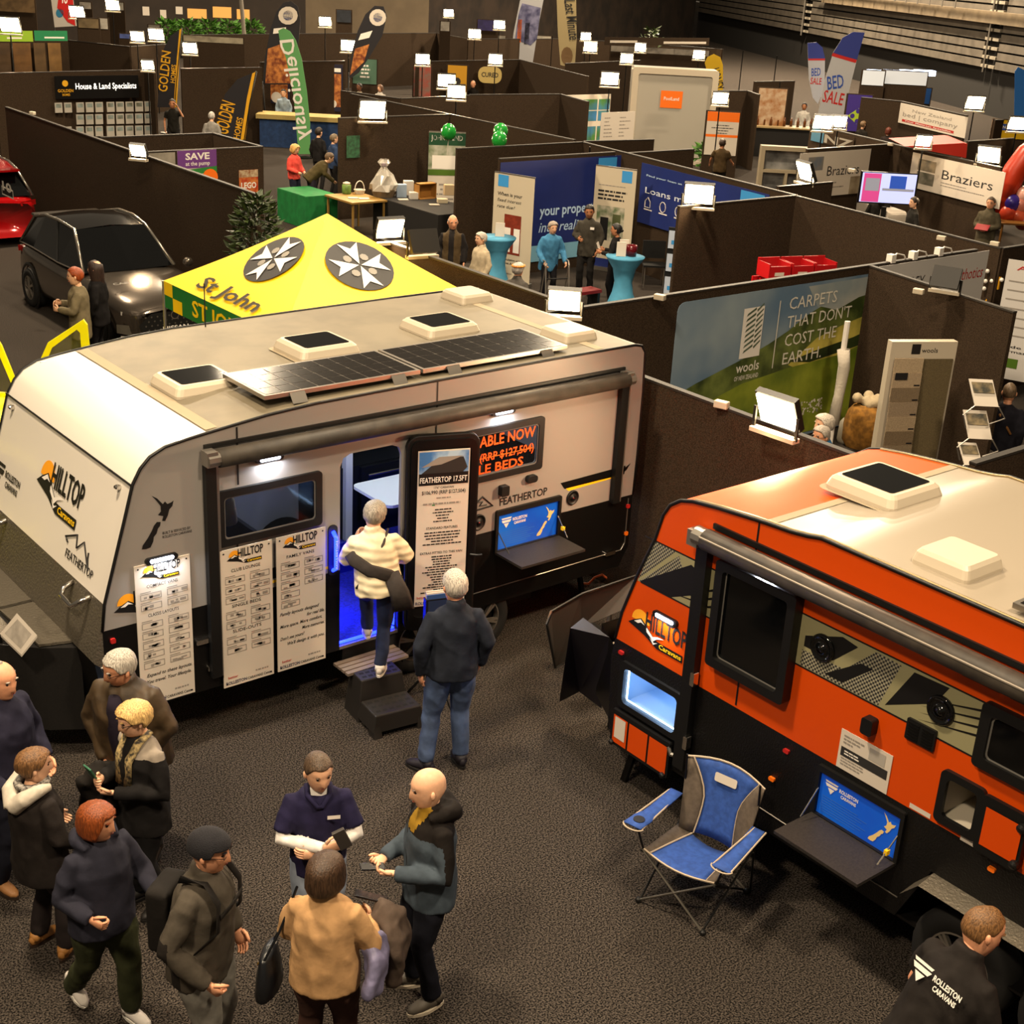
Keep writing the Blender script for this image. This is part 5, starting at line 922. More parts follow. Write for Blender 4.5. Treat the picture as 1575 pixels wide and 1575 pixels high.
# ------------------------------------------------------------------ helpers for the booths
def FX(y): return Fr((0, y, 0), (1, 0, 0), (0, 0, 1))          # plane facing the aisle below
def FY(x): return Fr((x, 0, 0), (0, -1, 0), (0, 0, 1))         # plane facing left
def FG(a, b): a, b = Vector(a), Vector(b); return Fr(a, b - a, (0, 0, 1))
def uvrect(F, tl, br): a = F.at(*tl); b = F.at(*br); return (min(a[0], b[0]), min(a[1], b[1]), max(a[0], b[0]), max(a[1], b[1]))
def poster(F, tl, br, mat, label, cat='poster', name='poster', off=.01, thick=.008, group=None, rnd=0, legs=False):
    u0, v0, u1, v1 = uvrect(F, tl, br); v0 = max(v0, .03); org = F.p((u0 + u1) / 2, v0, off)
    o = MB().poly(rrect(u0, v0, u1, v1, rnd) if rnd else rect_pts((u0, v0), (u1, v1)), frame=F, off=off, thick=thick).build(name, mat, None, origin=org); tag(o, label, cat, group)
    if legs: MB().obox(F.p((u0 + u1) / 2, .02, off), F.u, F.n, F.v, (u1 - u0) / 2, .12, .02).build('base', ALU, o); MB().tube([F.p((u0 + u1) / 2, .02, off - .03), F.p((u0 + u1) / 2, v1, off - .03)], .012, 6).build('support_pole', ALU, o)
    f = Fr(F.p(u0, v0, off), F.u, F.v); f.W, f.H = u1 - u0, v1 - v0; return o, f
def T_(f, o, s, x0, x1, y, mat, h=None, bold=.012, ital=0, **k): return text(f, o, s, (x0 * f.W, y * f.H), (x1 * f.W, y * f.H), mat, h * f.H if h else None, bold, ital, **k)
def R_(f, o, x0, y0, x1, y1, mat, nm='print', off=.003): return plate(f, rect_pts((x0 * f.W, y0 * f.H), (x1 * f.W, y1 * f.H)), nm, mat, o, off)
def PH(nm, a, b, sc=6): return M('photo_' + nm, a, .5, col2=b, scale=sc, detail=5)
def col(c, **k): return M('print_' + c, c, .5, **k)
FLG = M('flood_glass', 'ffe2b0', .3, emit=45); FLB = M('flood_body', '16130f', .5)
def flood(x, y, z=2.55, face=270, on=True, size=.17, power=0, label=None, tilt=-25, loc=None, cone=120, wire=False):
    p = Vector(loc) if loc else G(x, y, z); a = radians(face - 38.5); t = radians(tilt); d = Vector((cos(a) * cos(t), sin(a) * cos(t), sin(t))); rt = Vector((sin(a), -cos(a), 0)); up = rt.cross(d)
    o = thing('floodlight', label or 'floodlight on top of a black partition wall', 'floodlight', p - Vector((0, 0, size + .06)), None)
    MB().obox(p - d * .04, rt, up, d, size * 1.3, size, .035).build('housing', FLB, o); MB().obox(p + d * .002, rt, up, d, size * 1.18, size * .88, .008).build('lamp_glass', FLG if on else M('flood_glass_off', '2a2622', .2), o)
    for s in (-1, 1): MB().bar(p + rt * size * 1.4 * s, p + rt * size * 1.4 * s - Vector((0, 0, size + .04)), .03, .02).build('bracket', FLB, o)
    MB().obox(p - Vector((0, 0, size + .04)), rt, Vector((0, 0, 1)).cross(rt), (0, 0, 1), size * 1.45, .05, .02).build('clamp', CREAMP, o)
    if power:
        l = lamp('flood_beam', 'SPOT', p + d * .05, power, (1, .7, .4), p + d * 3, size * .8, cone, .6); l.parent = o; l.location = Vector(l.location) - Vector(o['_w'])
    return o
# ------------------------------------------------------------------ yellow gazebo
GZY = M('yellow_canopy', 'f0c400', .55, var=.04, scale=3); GZG = M('green_canopy', '0d6a2c', .6)
gz = thing('gazebo', 'yellow pop-up gazebo with white eight-pointed crosses and green edge', 'gazebo', (8.9, 14.6, 0))
gx0, gx1, gy0, gy1, gzt, gpk = 7.4, 10.4, 13.1, 16.1, 2.2, 3.2; pk = Vector((8.9, 14.6, gpk)); cor = [Vector((gx0, gy1, gzt)), Vector((gx0, gy0, gzt)), Vector((gx1, gy0, gzt)), Vector((gx1, gy1, gzt))]
for i in range(4):
    a, b = cor[i], cor[(i + 1) % 4]; m = MB(); N_ = 8
    for r in range(N_ + 1):
        t = r / N_; sag = -.06 * math.sin(pi * t) * .6
        for q in range(N_ + 1): s = q / N_; p = pk.lerp(a.lerp(b, s), t); p.z += sag * (.4 + .6 * abs(2 * s - 1)) * .8; m.v.append(tuple(p))
    for r in range(N_):
        for q in range(N_): k0 = r * (N_ + 1) + q; m.f.append((k0, k0 + N_ + 1, k0 + N_ + 2, k0 + 1)); m.m.append(0)
    m.build('canopy_panel', GZY, gz, smooth=True)
    e = (b - a).normalized(); nrm = Vector((e.y, -e.x, 0)) if True else 0
    fr_ = Fr(a + Vector((0, 0, -.34)), e, (0, 0, 1)) if (e.x > .5 or e.y < -.5) else Fr(b + Vector((0, 0, -.34)), -e, (0, 0, 1))
    vl = plate(fr_, rect_pts((0, 0), (3, .34)), 'valance', GZG, gz, 0)
    if i in (0, 1):
        plate(fr_, rect_pts((0, .17), (.26, .34)), 'valance_square', GZY, vl, .004); plate(fr_, rect_pts((.26, 0), (.52, .17)), 'valance_square', GZY, vl, .004); text(fr_, vl, 'ST JOHN', (.8, .07), (2.3, .07), GZY, .2, .02, off=.005)
    MB().tube([a + Vector((0, 0, .0)), a - Vector((0, 0, 2.19))], .022, 8).build('leg', ALU, gz)
    MB().tube([a - Vector((0, 0, .06)), pk - Vector((0, 0, .08))], .012, 6).build('roof_rib', ALU, gz)
def star8(F, par, cu, cv, r):
    plate(F, circ(cu, cv, r, 28, r * .93), 'badge', M('badge_black', '171310', .6), par, .03)
    m = MB()
    for q in range(4):
        a = q * pi / 2; R2 = lambda x, y: (cu + x * cos(a) - y * sin(a), cv + x * sin(a) + y * cos(a)); m.poly([R2(0, .04 * r), R2(.32 * r, .84 * r), R2(0, .62 * r), R2(-.32 * r, .84 * r)], frame=F, off=.04)
    m.build('cross', WHITE, par)
    m = MB()
    for q in range(4): a = pi / 4 + q * pi / 2; m.poly(circ(cu + cos(a) * .38 * r, cv + sin(a) * .38 * r, .13 * r, 8), frame=F, off=.038)
    m.build('beasts', M('badge_grey', '8a857c', .6), par)
for i, (uu, vv, tx) in enumerate(((1.5, .84, 1), (1.5, .84, 0))):
    a, b = (cor[0], cor[1]) if i == 0 else (cor[1], cor[2]); mid = (a + b) / 2; Fc = Fr(a + Vector((0, 0, -.03)), b - a, pk - mid); star8(Fc, gz, 1.5, .92, .44)
    if i == 0: text(Fc, gz, 'St John', (.72, .13), (2.2, .13), M('canopy_ink', '241c08', .6), .2, .02, .15, off=.045)
# ------------------------------------------------------------------ cars
def car(label, loc, yaw, paint, roofmat, L=4.5, W=1.86, Hh=1.6, detail=True, name='car'):
    loc = Vector(loc); a = radians(yaw); fw = Vector((cos(a), sin(a), 0)); rt = Vector((sin(a), -cos(a), 0)); root = thing(name, label, 'car', loc)
    C = lambda x, y, z: loc + rt * x + fw * y + Vector((0, 0, z)); h = L / 2
    ys = [-1, -.94, -.72, -.4, 0, .35, .55, .74, .88, .96, 1]; ws = [.70, .84, .91, .93, .93, .93, .92, .90, .83, .72, .55]; zt = [.88, 1.02, 1.06, 1.04, 1.01, .99, .98, .93, .86, .78, .68]
    m = MB(); n = 15
    for y, w_, z in zip(ys, ws, zt):
        half = [(.0, .2), (.85, .2), (.97, .3), (1, .5), (1, .68), (.97, z - .07), (.86, z), (0, z + .05)]; P = [(x * w_, q) for x, q in half] + [(-x * w_, q) for x, q in reversed(half[1:-1])]
        m.v += [tuple(C(x, y * h, q)) for x, q in P]
    n = 14
    for i in range(len(ys) - 1):
        for j in range(n): m.f.append((i * n + j, i * n + (j + 1) % n, (i + 1) * n + (j + 1) % n, (i + 1) * n + j)); m.m.append(0)
    m.f += [tuple(range(n)), tuple(reversed(range((len(ys) - 1) * n, len(ys) * n)))]; m.m += [0, 0]
    bd = m.build('body', paint, root, smooth=True); sb = bd.modifiers.new('sub', 'SUBSURF'); sb.levels = 1; sb.render_levels = 1
    # greenhouse rows: (y, z, half width)
    base = [(-.93, 1.02, .78), (-.6, 1.06, .84), (-.1, 1.03, .86), (.3, 1.02, .80)]; rf = [(-.78, 1.52, .6), (-.5, Hh - .01, .66), (-.25, Hh, .66), (.0, Hh - .06, .62)]
    for sg in (-1, 1):
        g = MB(); g.add([C(sg * x, y * h, z) for y, z, x in base] + [C(sg * x, y * h, z) for y, z, x in rf], [(0, 1, 5, 4), (1, 2, 6, 5), (2, 3, 7, 6)]); gg = g.build('side_glass', DGLASS, root)
        MB().tube([C(sg * (base[3][2] + .005), base[3][0] * h, base[3][1])] + [C(sg * (x + .01), y * h, z + .005) for y, z, x in reversed(rf)] + [C(sg * .78, -.93 * h, 1.02)], .03, 6).build('roof_rail', M('pillar_silver', '8a857d', .25, .8), root, smooth=True)
        MB().tube([C(sg * .855, -.12 * h, 1.03), C(sg * .665, -.26 * h, Hh - .01)], .025, 5).build('door_pillar', RUB, root); MB().tube([C(sg * (x + .012), y * h, z) for y, z, x in base], .012, 5).build('window_trim', CHROME, root)
        mr = MB(); mr.ell(C(sg * 1.0, .36 * h, 1.08), (.1, .07, .08), 10, 6); mr.build('wing_mirror', paint, root, smooth=True)
        for y in (-.62, .64): wheel(root, C(sg * .84, y * h, .34), rt * sg, .345, .24, 5); MB().lathe(C(sg * .925, y * h, .36), [(.43, 0), (.4, .012), (.37, .0)], 28, rt * sg, cap=False).build('wheel_arch', RUB, root)
        MB().add([C(sg * .5, h * .985, .62), C(sg * .8, h * .9, .7), C(sg * .8, h * .9, .64), C(sg * .5, h * .99, .56)], [(0, 1, 2, 3)]).build('headlamp', M('headlamp', 'c8c4bc', .15, .4), root)
        MB().add([C(sg * .45, -h * 1.005, .92), C(sg * .82, -h * .95, .95), C(sg * .82, -h * .95, .84), C(sg * .45, -h * 1.01, .84)], [(0, 1, 2, 3)]).build('tail_lamp', M('tail_lamp', '8a1010', .2), root)
    g = MB(); wsx = base[3]; g.add([C(-wsx[2], wsx[0] * h, wsx[1]), C(0, wsx[0] * h + .12, wsx[1] + .01), C(wsx[2], wsx[0] * h, wsx[1]), C(-rf[3][2], rf[3][0] * h, rf[3][1]), C(0, rf[3][0] * h + .06, rf[3][1] + .03), C(rf[3][2], rf[3][0] * h, rf[3][1])], [(0, 1, 4, 3), (1, 2, 5, 4)]); g.build('windscreen', DGLASS, root)
    g = MB(); g.add([C(s * x, y * h, z + (0 if s else .04)) for y, z, x in rf for s in (-1, 0, 1)], [(i * 3 + j, i * 3 + j + 1, i * 3 + j + 4, i * 3 + j + 3) for i in range(3) for j in range(2)]); g.build('roof_panel', roofmat, root, smooth=True)
    g = MB(); g.add([C(-.6, -.74 * h, 1.5), C(.6, -.74 * h, 1.5), C(.78, -.93 * h, 1.02), C(-.78, -.93 * h, 1.02)], [(0, 1, 2, 3)]); g.build('rear_glass', DGLASS, root); MB().obox(C(0, -.8 * h, 1.52), rt, fw, (0, 0, 1), .6, .16, .02).build('spoiler', paint, root)
    # grille and lower bumper
    Fg = Fr(C(0, h * 1.0, 0) , -rt, (0, 0, 1)); gr = plate(Fg, [(-.5, .3), (.5, .3), (.62, .5), (.4, .68), (-.4, .68), (-.62, .5)], 'grille', RUB, root, .02)
    gm = MB()
    for i in range(11):
        for j in range(5): gm.poly(circ(-.5 + .1 * i + (.05 if j % 2 else 0), .34 + .07 * j, .018, 4), frame=Fg, off=.026)
    gm.build('grille_studs', M('stud_grey', '6a665e', .3, .7), gr); plate(Fg, circ(0, .62, .075, 18), 'badge', CHROME, gr, .03); plate(Fg, circ(0, .62, .055, 18), 'badge_core', RUB, gr, .033)
    MB().tube([C(-.85, h * .93, .3), C(-.5, h * 1.0, .26), C(.5, h * 1.0, .26), C(.85, h * .93, .3)], .03, 6).build('bumper_lip', M('lip_silver', '7a756c', .3, .7), root)
    for sg in (-1, 1): MB().add([C(sg * .6, h * .98, .48), C(sg * .88, h * .9, .5), C(sg * .88, h * .9, .36), C(sg * .55, h * .99, .3)], [(0, 1, 2, 3)]).build('bumper_corner', M('lip_silver', '7a756c', .3, .7), root)
    return root, C, Fg
GUN = M('gunmetal_paint', '5a524a', .22, .75, coat=.6, spec=.6); REDPT = M('red_paint', 'a00c10', .15, .3, coat=1, spec=.6); BLKR = M('black_roof', '0c0b0b', .1, spec=.7)
rc, C_, Fg = car('dark grey hatchback with black roof parked by the black wall', (9.4, 22.45, 0), -90, GUN, BLKR, 4.7, 1.95, 1.66)
text(Fg, rc, 'NISSAN', (-.22, .38), (.22, .38), WHITE, .07, .01, off=.04)
fb = Fr(C_(.0, 1.75, 1.0), -Vector((sin(radians(-90)), -cos(radians(-90)), 0)), (0, 1, .2)); text(fb, rc, 'CAR', (-.72, .03), (-.45, .03), BLACK, .07, .01, off=.03)
fsd = Fr(C_(.78, 0, 0), Vector((0, -1, 0)), (0, 0, 1)); MB().obox(C_(.77, -.45, 1.22), (0, 1, 0), (.25, 0, .97), (-1, 0, .25), .14, .13, .004).build('window_sheet', PAPER, rc)
rc2, C2, _ = car('glossy red hatchback seen from behind at the left edge', (9.7, 31.1, 0), 90, REDPT, REDPT, 4.5, 1.9)
fr10 = Fr(C2(.79, -1.0, 1.18), Vector((0, -1, 0)), (0.15, 0, 1)); 
f10 = FY(8.78); u0_, v0_, u1_, v1_ = uvrect(f10, (3, 285), (22, 307)); st_ = plate(f10, rect_pts((u0_, v0_), (u1_, v1_)), 'window_sticker', WHITE, rc2, .01); plate(f10, rect_pts((u0_ + .03, v0_ + .03), (u1_ - .03, v1_ - .03)), 'sticker_field', BLACK, st_, .013); text(f10, st_, '10', (u0_ + .06, v0_ + .1), (u1_ - .06, v0_ + .1), WHITE, .16, .03, off=.016)
yl, Cy, _ = car('yellow ambulance car with open doors behind the grey caravan', (3.6, 15.6, 0), 20, M('ambulance_yellow', 'e8e000', .4), M('ambulance_yellow', 'e8e000', .4), 4.6, 1.9)
def ydoor(outer, inner, base, u):
    F = Fr(base, u, (0, 0, 1)); o = MB().poly([F.at(*q) for q in outer], [[F.at(*q) for q in inner]], frame=F, thick=.05).build('open_door', MATS['ambulance_yellow'], yl); MB().poly([F.at(*q) for q in inner], frame=F, off=-.02).build('door_glass', M('door_glass', '0a0c0a', .06, alpha=.45, spec=.8), o); return F, o
pb_ = G(128, 492, 1.62); ydoor([(40, 640), (51, 578), (73, 528), (128, 492), (134, 500), (140, 560), (146, 640)][::-1], [(62, 578), (80, 535), (118, 507), (123, 512), (127, 560), (128, 578)][::-1], (pb_.x, pb_.y, 0), (.85, -.52, 0))
pb_ = G(4, 540, 1.5); ydoor([(-60, 640), (-60, 520), (-4, 522), (2, 532), (32, 606), (34, 640)][::-1], [(-50, 600), (-50, 530), (-8, 532), (-4, 540), (24, 606)][::-1], (pb_.x, pb_.y, 0), (.85, -.52, 0))
# ------------------------------------------------------------------ plants
LEAF = M('leaf_dark', '2c3a14', .5, var=.4, scale=9); LEAF2 = M('leaf_bright', '3f6a22', .5, var=.4, scale=9)
def plant(loc, h, r, n, label, cat='plant', leaf=LEAF, ls=.09, pot=True, fruit=None, z0=.3, seed=3, name='potted_plant', group=None):
    rn = random.Random(seed); loc = Vector(loc); o = thing(name, label, cat, loc, group)
    if pot: MB().lathe(loc, [(.14, 0), (.18, .3), (.19, .32), (.16, .32), (.15, .27)], 14).build('pot', M('pot_grey', '3a332c', .7), o, smooth=True)
    st = MB(); lf = MB()
    for i in range(6): a = rn.uniform(0, 6.28); st.tube([loc + Vector((0, 0, .05)), loc + Vector((cos(a) * r * .3, sin(a) * r * .3, h * .5)), loc + Vector((cos(a) * r * .6, sin(a) * r * .6, h * .92))], [.014, .01, .004], 5)
    st.build('stems', M('stem_brown', '3a2a18', .8), o)
    for i in range(n):
        t = rn.random() ** .8; a = rn.uniform(0, 6.28); rr = r * (.35 + .65 * math.sin(pi * min(1, .12 + t * .85))) * math.sqrt(rn.random()); p = loc + Vector((cos(a) * rr, sin(a) * rr, z0 + (h - z0) * t)); d = Vector((cos(a + rn.uniform(-.6, .6)), sin(a + rn.uniform(-.6, .6)), rn.uniform(-.3, .9))).normalized(); q = d.cross(Vector((rn.uniform(-1, 1), rn.uniform(-1, 1), 1))).normalized(); l = ls * rn.uniform(.7, 1.3)
        nrm = d.cross(q) * l * .12; lf.add([p, p + d * l * .5 + q * l * .22 + nrm, p + d * l, p + d * l * .5 - q * l * .22 + nrm], [(0, 1, 2, 3)])
    lo = lf.build('foliage', leaf, o); lo['kind'] = 'stuff'
    if fruit:
        for i in range(fruit): a = rn.uniform(0, 6.28); MB().ell(loc + Vector((cos(a) * r * .8, sin(a) * r * .8, z0 + (h - z0) * rn.uniform(.1, .5))), .045, 8, 6).build('fruit', M('orange_fruit', 'd86018', .5), o, smooth=True)
    return o
plant((10.72, 19.75, 0), 2.45, .42, 900, 'bushy dark green potted tree at the end of the black wall', leaf=LEAF, ls=.17, fruit=5)
# ------------------------------------------------------------------ wools booth
Fw = FX(11.895)
SKY = M('poster_sky', '5c7690', .5, col2='8f9ea6', scale=.7); wo, fw_ = poster(Fw, (1043, 466), (1340, 700), SKY, 'large landscape poster of green hills with carpet slogan on the black wall', rnd=.12)
wo_u0 = Fw.at(1043, 466)[0]; L_ = lambda *ps: [(x * fw_.W, y * fw_.H) for x, y in ps]
plate(fw_, L_((.55, .98), (.97, .985), (.995, .93), (.995, .6), (.7, .6)), 'cloud_print', M('poster_cloud', 'b5b4ac', .5, col2='8a979c', scale=1.2), wo, .003)
plate(fw_, L_((.005, .44), (.1, .5), (.2, .55), (.3, .6), (.4, .66), (.48, .72), (.56, .8), (.62, .84), (.7, .8), (.8, .86), (.9, .88), (.995, .84), (.995, .3), (.005, .3)), 'hill_print', PH('hill', '2c3a16', '6d7a3a', 2.5), wo, .004)
plate(fw_, L_((.5, .5), (.62, .64), (.75, .7), (.88, .74), (.995, .72), (.995, .45), (.6, .42)), 'sunlit_hill_print', PH('sunhill', '7a7a2c', 'c9ba58', 2.0), wo, .005)
plate(fw_, L_((.005, .12), (.1, .34), (.3, .44), (.5, .48), (.75, .5), (.995, .6), (.995, .02), (.005, .02)), 'meadow_print', PH('meadow', '5a6c1a', '8f9a30', 1.4), wo, .006)
plate(fw_, L_((.005, .02), (.005, .3), (.1, .36), (.25, .3), (.35, .12), (.4, .02)), 'slope_print', PH('slope', '2c3a12', '4c5a1c', 2), wo, .007)
plate(fw_, L_((.5, .52), (.62, .56), (.8, .6), (.95, .66), (.99, .62), (.85, .54), (.6, .49)), 'tree_print', PH('trees', '1c2812', '2f3c1a', 4), wo, .008)
m = MB(); rn = random.Random(4)
for i in range(90): m.poly(circ((.52 + .17 * rn.random()) * fw_.W, (.14 + .09 * rn.random()) * fw_.H, .012 + .008 * rn.random(), 6), frame=fw_, off=.009)
o_ = m.build('sheep_print', WHITE, wo); o_['kind'] = 'stuff'
plate(fw_, L_((.272, .6), (.36, .6), (.36, .905), (.272, .905)), 'fern_square', WHITE, wo, .009); m = MB()
for i in range(8):
    y = .63 + .032 * i; m.poly(L_((.285, y), (.325, y + .035), (.325, y + .05), (.29, y + .018)), frame=fw_, off=.011); m.poly(L_((.33, y + .02), (.356, y + .06), (.356, y + .07), (.328, y + .035)), frame=fw_, off=.011)
m.build('fern_print', PH('fern', '3c4a30', '5a6a58', 4), wo)
Mw = M('soft_white_print', 'ddd8cc', .5)
T_(fw_, wo, 'wools', .265, .365, .515, Mw, .06, .012, off=.01); T_(fw_, wo, 'OF NEW ZEALAND', .262, .366, .465, Mw, .028, .008, off=.01); R_(fw_, wo, .425, .5, .429, .92, Mw, 'rule', .01)
for i, s_ in enumerate(('CARPETS', "THAT DON'T", 'COST THE', 'EARTH.')): T_(fw_, wo, s_, .47, .47 + (.22, .3, .24, .18)[i], .855 - i * .115, Mw, .075, .0, off=.01)
# carpet sample stand
gs = thing('carpet_stand', 'tall white carpet sample stand with stepped swatches', 'display stand', (14.6, 9.8, 0)); Fs = FG((14.28, 9.95, 0), (15.07, 9.54, 0))
MB().poly(rect_pts((0, .02), (.9, 2.02)), frame=Fs, off=0, thick=.12).build('frame', CREAMP, gs)
for i, c_ in enumerate(('a89478', 'a08c72', '75644e', '8a7862', '97846a', '6d5c46', '7a6a54', '5c4e3c')):
    sw = MB().poly(rect_pts((.05, 1.5 - .19 * i + (0 if i else -.05)), (.44, 1.82 - .19 * i)), frame=Fs, off=.06 + .012 * i, thick=.02).build('swatch', M('carpet_' + c_, c_, .95, var=.15, scale=80), gs); plate(Fs, rect_pts((.35, 1.46 - .19 * i), (.43, 1.48 - .19 * i)), 'swatch_tag', INK, sw, .075 + .012 * i) if i < 7 else None
MB().poly(rect_pts((.45, .1), (.86, 1.8)), frame=Fs, off=.03, thick=.02).build('carpet_panel', M('carpet_olive', '5f5238', .95, var=.2, scale=80), gs); text(Fs, gs, 'wools', (.42, 1.88), (.64, 1.88), INK, .06, .004, off=.004); plate(Fs, rect_pts((.28, 1.86), (.4, 1.99)), 'logo_square', INK, gs, .004); plate(Fs, rect_pts((.07, 1.55), (.24, 1.64)), 'swatch_card', INK, gs, .085); text(Fs, gs, 'wool', (.29, 1.845), (.62, 1.845), GREYP, .012, off=.004) if False else None
# sack of wool, wool cone, draped pole
sk_ = thing('jute_sack', 'ochre jute sack of raw wool below the landscape poster', 'sack', G(1331, 655, .3) * Vector((1, 1, 0))); p = Vector(sk_['_w']); m = MB()
for z, r in ((0, .24), (.1, .3), (.3, .32), (.5, .28), (.58, .22), (.62, .12)): m.v += [tuple(p + Vector((r * cos(t) * (1 + .08 * sin(3 * t + z * 9)), r * sin(t), z))) for t in [2 * pi * i / 18 for i in range(18)]]
for i in range(5):
    for j in range(18): m.f.append((i * 18 + j, i * 18 + (j + 1) % 18, (i + 1) * 18 + (j + 1) % 18, (i + 1) * 18 + j)); m.m.append(0)
m.build('sack_cloth', M('jute', '8a5f22', .9, var=.35, scale=12, bump=.6), sk_, smooth=True); m = MB()
for i in range(7): m.ell(p + Vector((rn.uniform(-.13, .13), rn.uniform(-.13, .13), .66 + rn.uniform(-.03, .06))), .08, 8, 6)
m = remesh(m, .02, 3); m.build('raw_wool', M('raw_wool', 'b5a486', .95, bump=.8, scale=30), sk_, smooth=True)
p = G(1301, 660, .2) * Vector((1, 1, 0)); wc = thing('wool_cone', 'cone of white wool yarn beside the jute sack', 'yarn', p); MB().lathe(p, [(.09, 0), (.11, .04), (.1, .3), (.06, .36)], 14).build('yarn', M('yarn_white', 'b5ac9c', .9, bump=.6, scale=50), wc, smooth=True); MB().lathe(p, [(.03, .34), (.02, .42)], 8).build('spool', PAPER, wc)
p = G(1275, 690); dp = thing('display_post', 'white post wrapped with a white wool scarf before the landscape poster', 'display stand', p); MB().tube([p, p + Vector((0, 0, 1.85))], .04, 8).build('post', WHITE, dp); MB().tube([p + Vector((0, 0, 1.45)), p + Vector((.02, -.04, 1.2)), p + Vector((-.02, -.05, .8)), p + Vector((-.08, -.06, .4))], [.09, .08, .07, .09], 10).build('scarf', M('wool_white', 'b9b0a2', .95, bump=.5, scale=30), dp, smooth=True); MB().lathe(p, [(.16, 0), (.16, .02), (.02, .04)], 12).build('foot', WHITE, dp)
# zigzag brochure rack
zr = thing('brochure_rack', 'zigzag folding wire rack with brochures by the seated man', 'brochure stand', (16.0, 7.4, 0)); Fz = Fr((15.35, 7.9, 0), (.78, -.62, 0), (0, 0, 1))
for x0, y0, x1, y1 in ((1494, 586, 1532, 622), (1485, 634, 1522, 672), (1477, 684, 1508, 712)):
    u0, v0, u1, v1 = uvrect(Fz, (x0, y0), (x1, y1)); c = [Fz.p(u0, v1, -.1), Fz.p(u1 - .06, v1, -.1), Fz.p(u1, v0, .1), Fz.p(u0 + .06, v0, .1)]; t_ = MB().add(c, [(0, 3, 2, 1)]).build('tray', PAPER, zr); s_ = t_.modifiers.new('s', 'SOLIDIFY'); s_.thickness = .012
    q = [c[0].lerp(c[3], .1), c[1].lerp(c[2], .1), c[1].lerp(c[2], .55), c[0].lerp(c[3], .55)]; MB().add([a.lerp(sum(q, Vector()) / 4, .12) + Fz.n * .012 + Vector((0, 0, .008)) for a in q], [(0, 3, 2, 1)]).build('brochure', PH('brochure', '8a7a5c', '3a3a34', 9), zr)
    MB().tube([c[3], c[3] - Fz.u * .12 + Vector((0, 0, -.12)), c[3] - Fz.u * .06 + Vector((0, 0, -.28))], .01, 5).build('wire', ALU, zr); MB().tube([c[2], c[2] + Fz.u * .1 + Vector((0, 0, -.14)), c[2] - Fz.u * .08 + Vector((0, 0, -.22))], .01, 5).build('wire', ALU, zr)
MB().tube([Fz.p(*Fz.at(1490, 700), 0), Fz.p(Fz.at(1490, 700)[0], .02, 0)], .015, 6).build('rack_stem', ALU, zr)
# ------------------------------------------------------------------ people in the middle distance
def far(label, x, y, z, phi, **k):
    """x,y: pixel of the crown, z: height of the crown"""
    p = G(x, y, z); p.z = 0; k.setdefault('near', False); k.setdefault('fingers', False); h = k.pop('h', z); return person(label, p, phi, h, **k)
far('ginger man in olive overshirt beside the dark grey hatchback', 117, 411, 1.76, 190, skin='pale', hair=('short', '8a3c14'), top=dict(col='6a604a', loose=1.15, hem=.72), legs=dict(col='1c1a18'), arms={'R': ((.25, .05, 1.15), (.1, .26, 1.2)), 'L': ((-.25, .05, 1.15), (-.1, .26, 1.15))}, fingers=True, head=(0, -5))
far('woman in black with long dark hair beside the ginger man', 147, 401, 1.7, 175, skin='pale', hair=('long', '2a1a14'), top=dict(col='121011', loose=1.1, hem=.75), legs=dict(col='121013'), arms={})
far('woman in coral jumper at the green covered table', 452, 221, 1.66, 330, skin='pale', hair=('bob', 'c89a58', .03), top=dict(col='c8463c', loose=1.1, hem=.86), legs=dict(col='1a1d2c'), shoes='c8c0b4', head=(0, -20), arms={'R': ((.24, .02, 1.13), (.12, .22, 1.05)), 'L': ((-.24, .02, 1.13), (-.12, .22, 1.05))})
far('person in olive jacket bending over the green covered table', 478, 236, 1.5, 20, skin='pale', hair=('short', '5a4630'), top=dict(col='4a4026', loose=1.15, hem=.82), legs=dict(col='2a2630', loose=1.1), lean=48, h=1.72, arms={'R': ((.22, .12, 1.25), (.15, .42, 1.3)), 'L': ((-.22, .12, 1.25), (-.15, .42, 1.3))})
far('white haired man in brown gilet standing behind the partition', 697, 331, 1.75, 265, skin='ruddy', hair=('fringe', 'b0a89c'), top=dict(col='1f1c1c', cols=['4a3c28'], zone=lambda x, y, z: 1 if abs(x) < .17 and not (abs(x) < .05 and y > 0) else 0, loose=1.12, hem=.78, collar=True), legs=dict(col='23201e'), head=(20, -5), glasses=True)
far('white haired woman in cream coat and grey scarf behind the partition', 741, 357, 1.62, 215, skin='pale', hair=('short', 'b5aca0', .022), top=dict(col='b5a68c', loose=1.2, hem=.72, collar=True), legs=dict(col='23201e'), head=(-5, 0))
cst = far('person with a red and gold headband seen above the partition', 797, 404, 1.6, 60, skin='ruddy', hair=('short', 'a8a09a', .025), top=dict(col='4a4642', loose=1.15, collar=True), legs=dict(col='23201e'))
MB().tube([cst['W'](cst['hc'] + cst['R'] @ Vector((.105 * sin(t), .125 * cos(t), .2))) for t in [2 * pi * i / 16 for i in range(17)]], .018, 6).build('headband', M('headband', 'a02a18', .6, col2='d8a030', scale=40), cst['root'])
cw_ = far('elderly woman in blue cardigan pushing a walking frame', 848, 338, 1.6, 290, skin='pale', hair=('short', '8f8276', .025), top=dict(col='3f78a0', loose=1.2, hem=.7), legs=dict(col='141318'), lean=10, arms={'R': ((.27, .05, 1.12), (.24, .34, .98)), 'L': ((-.27, .05, 1.12), (-.24, .34, .98))}, fingers=True)
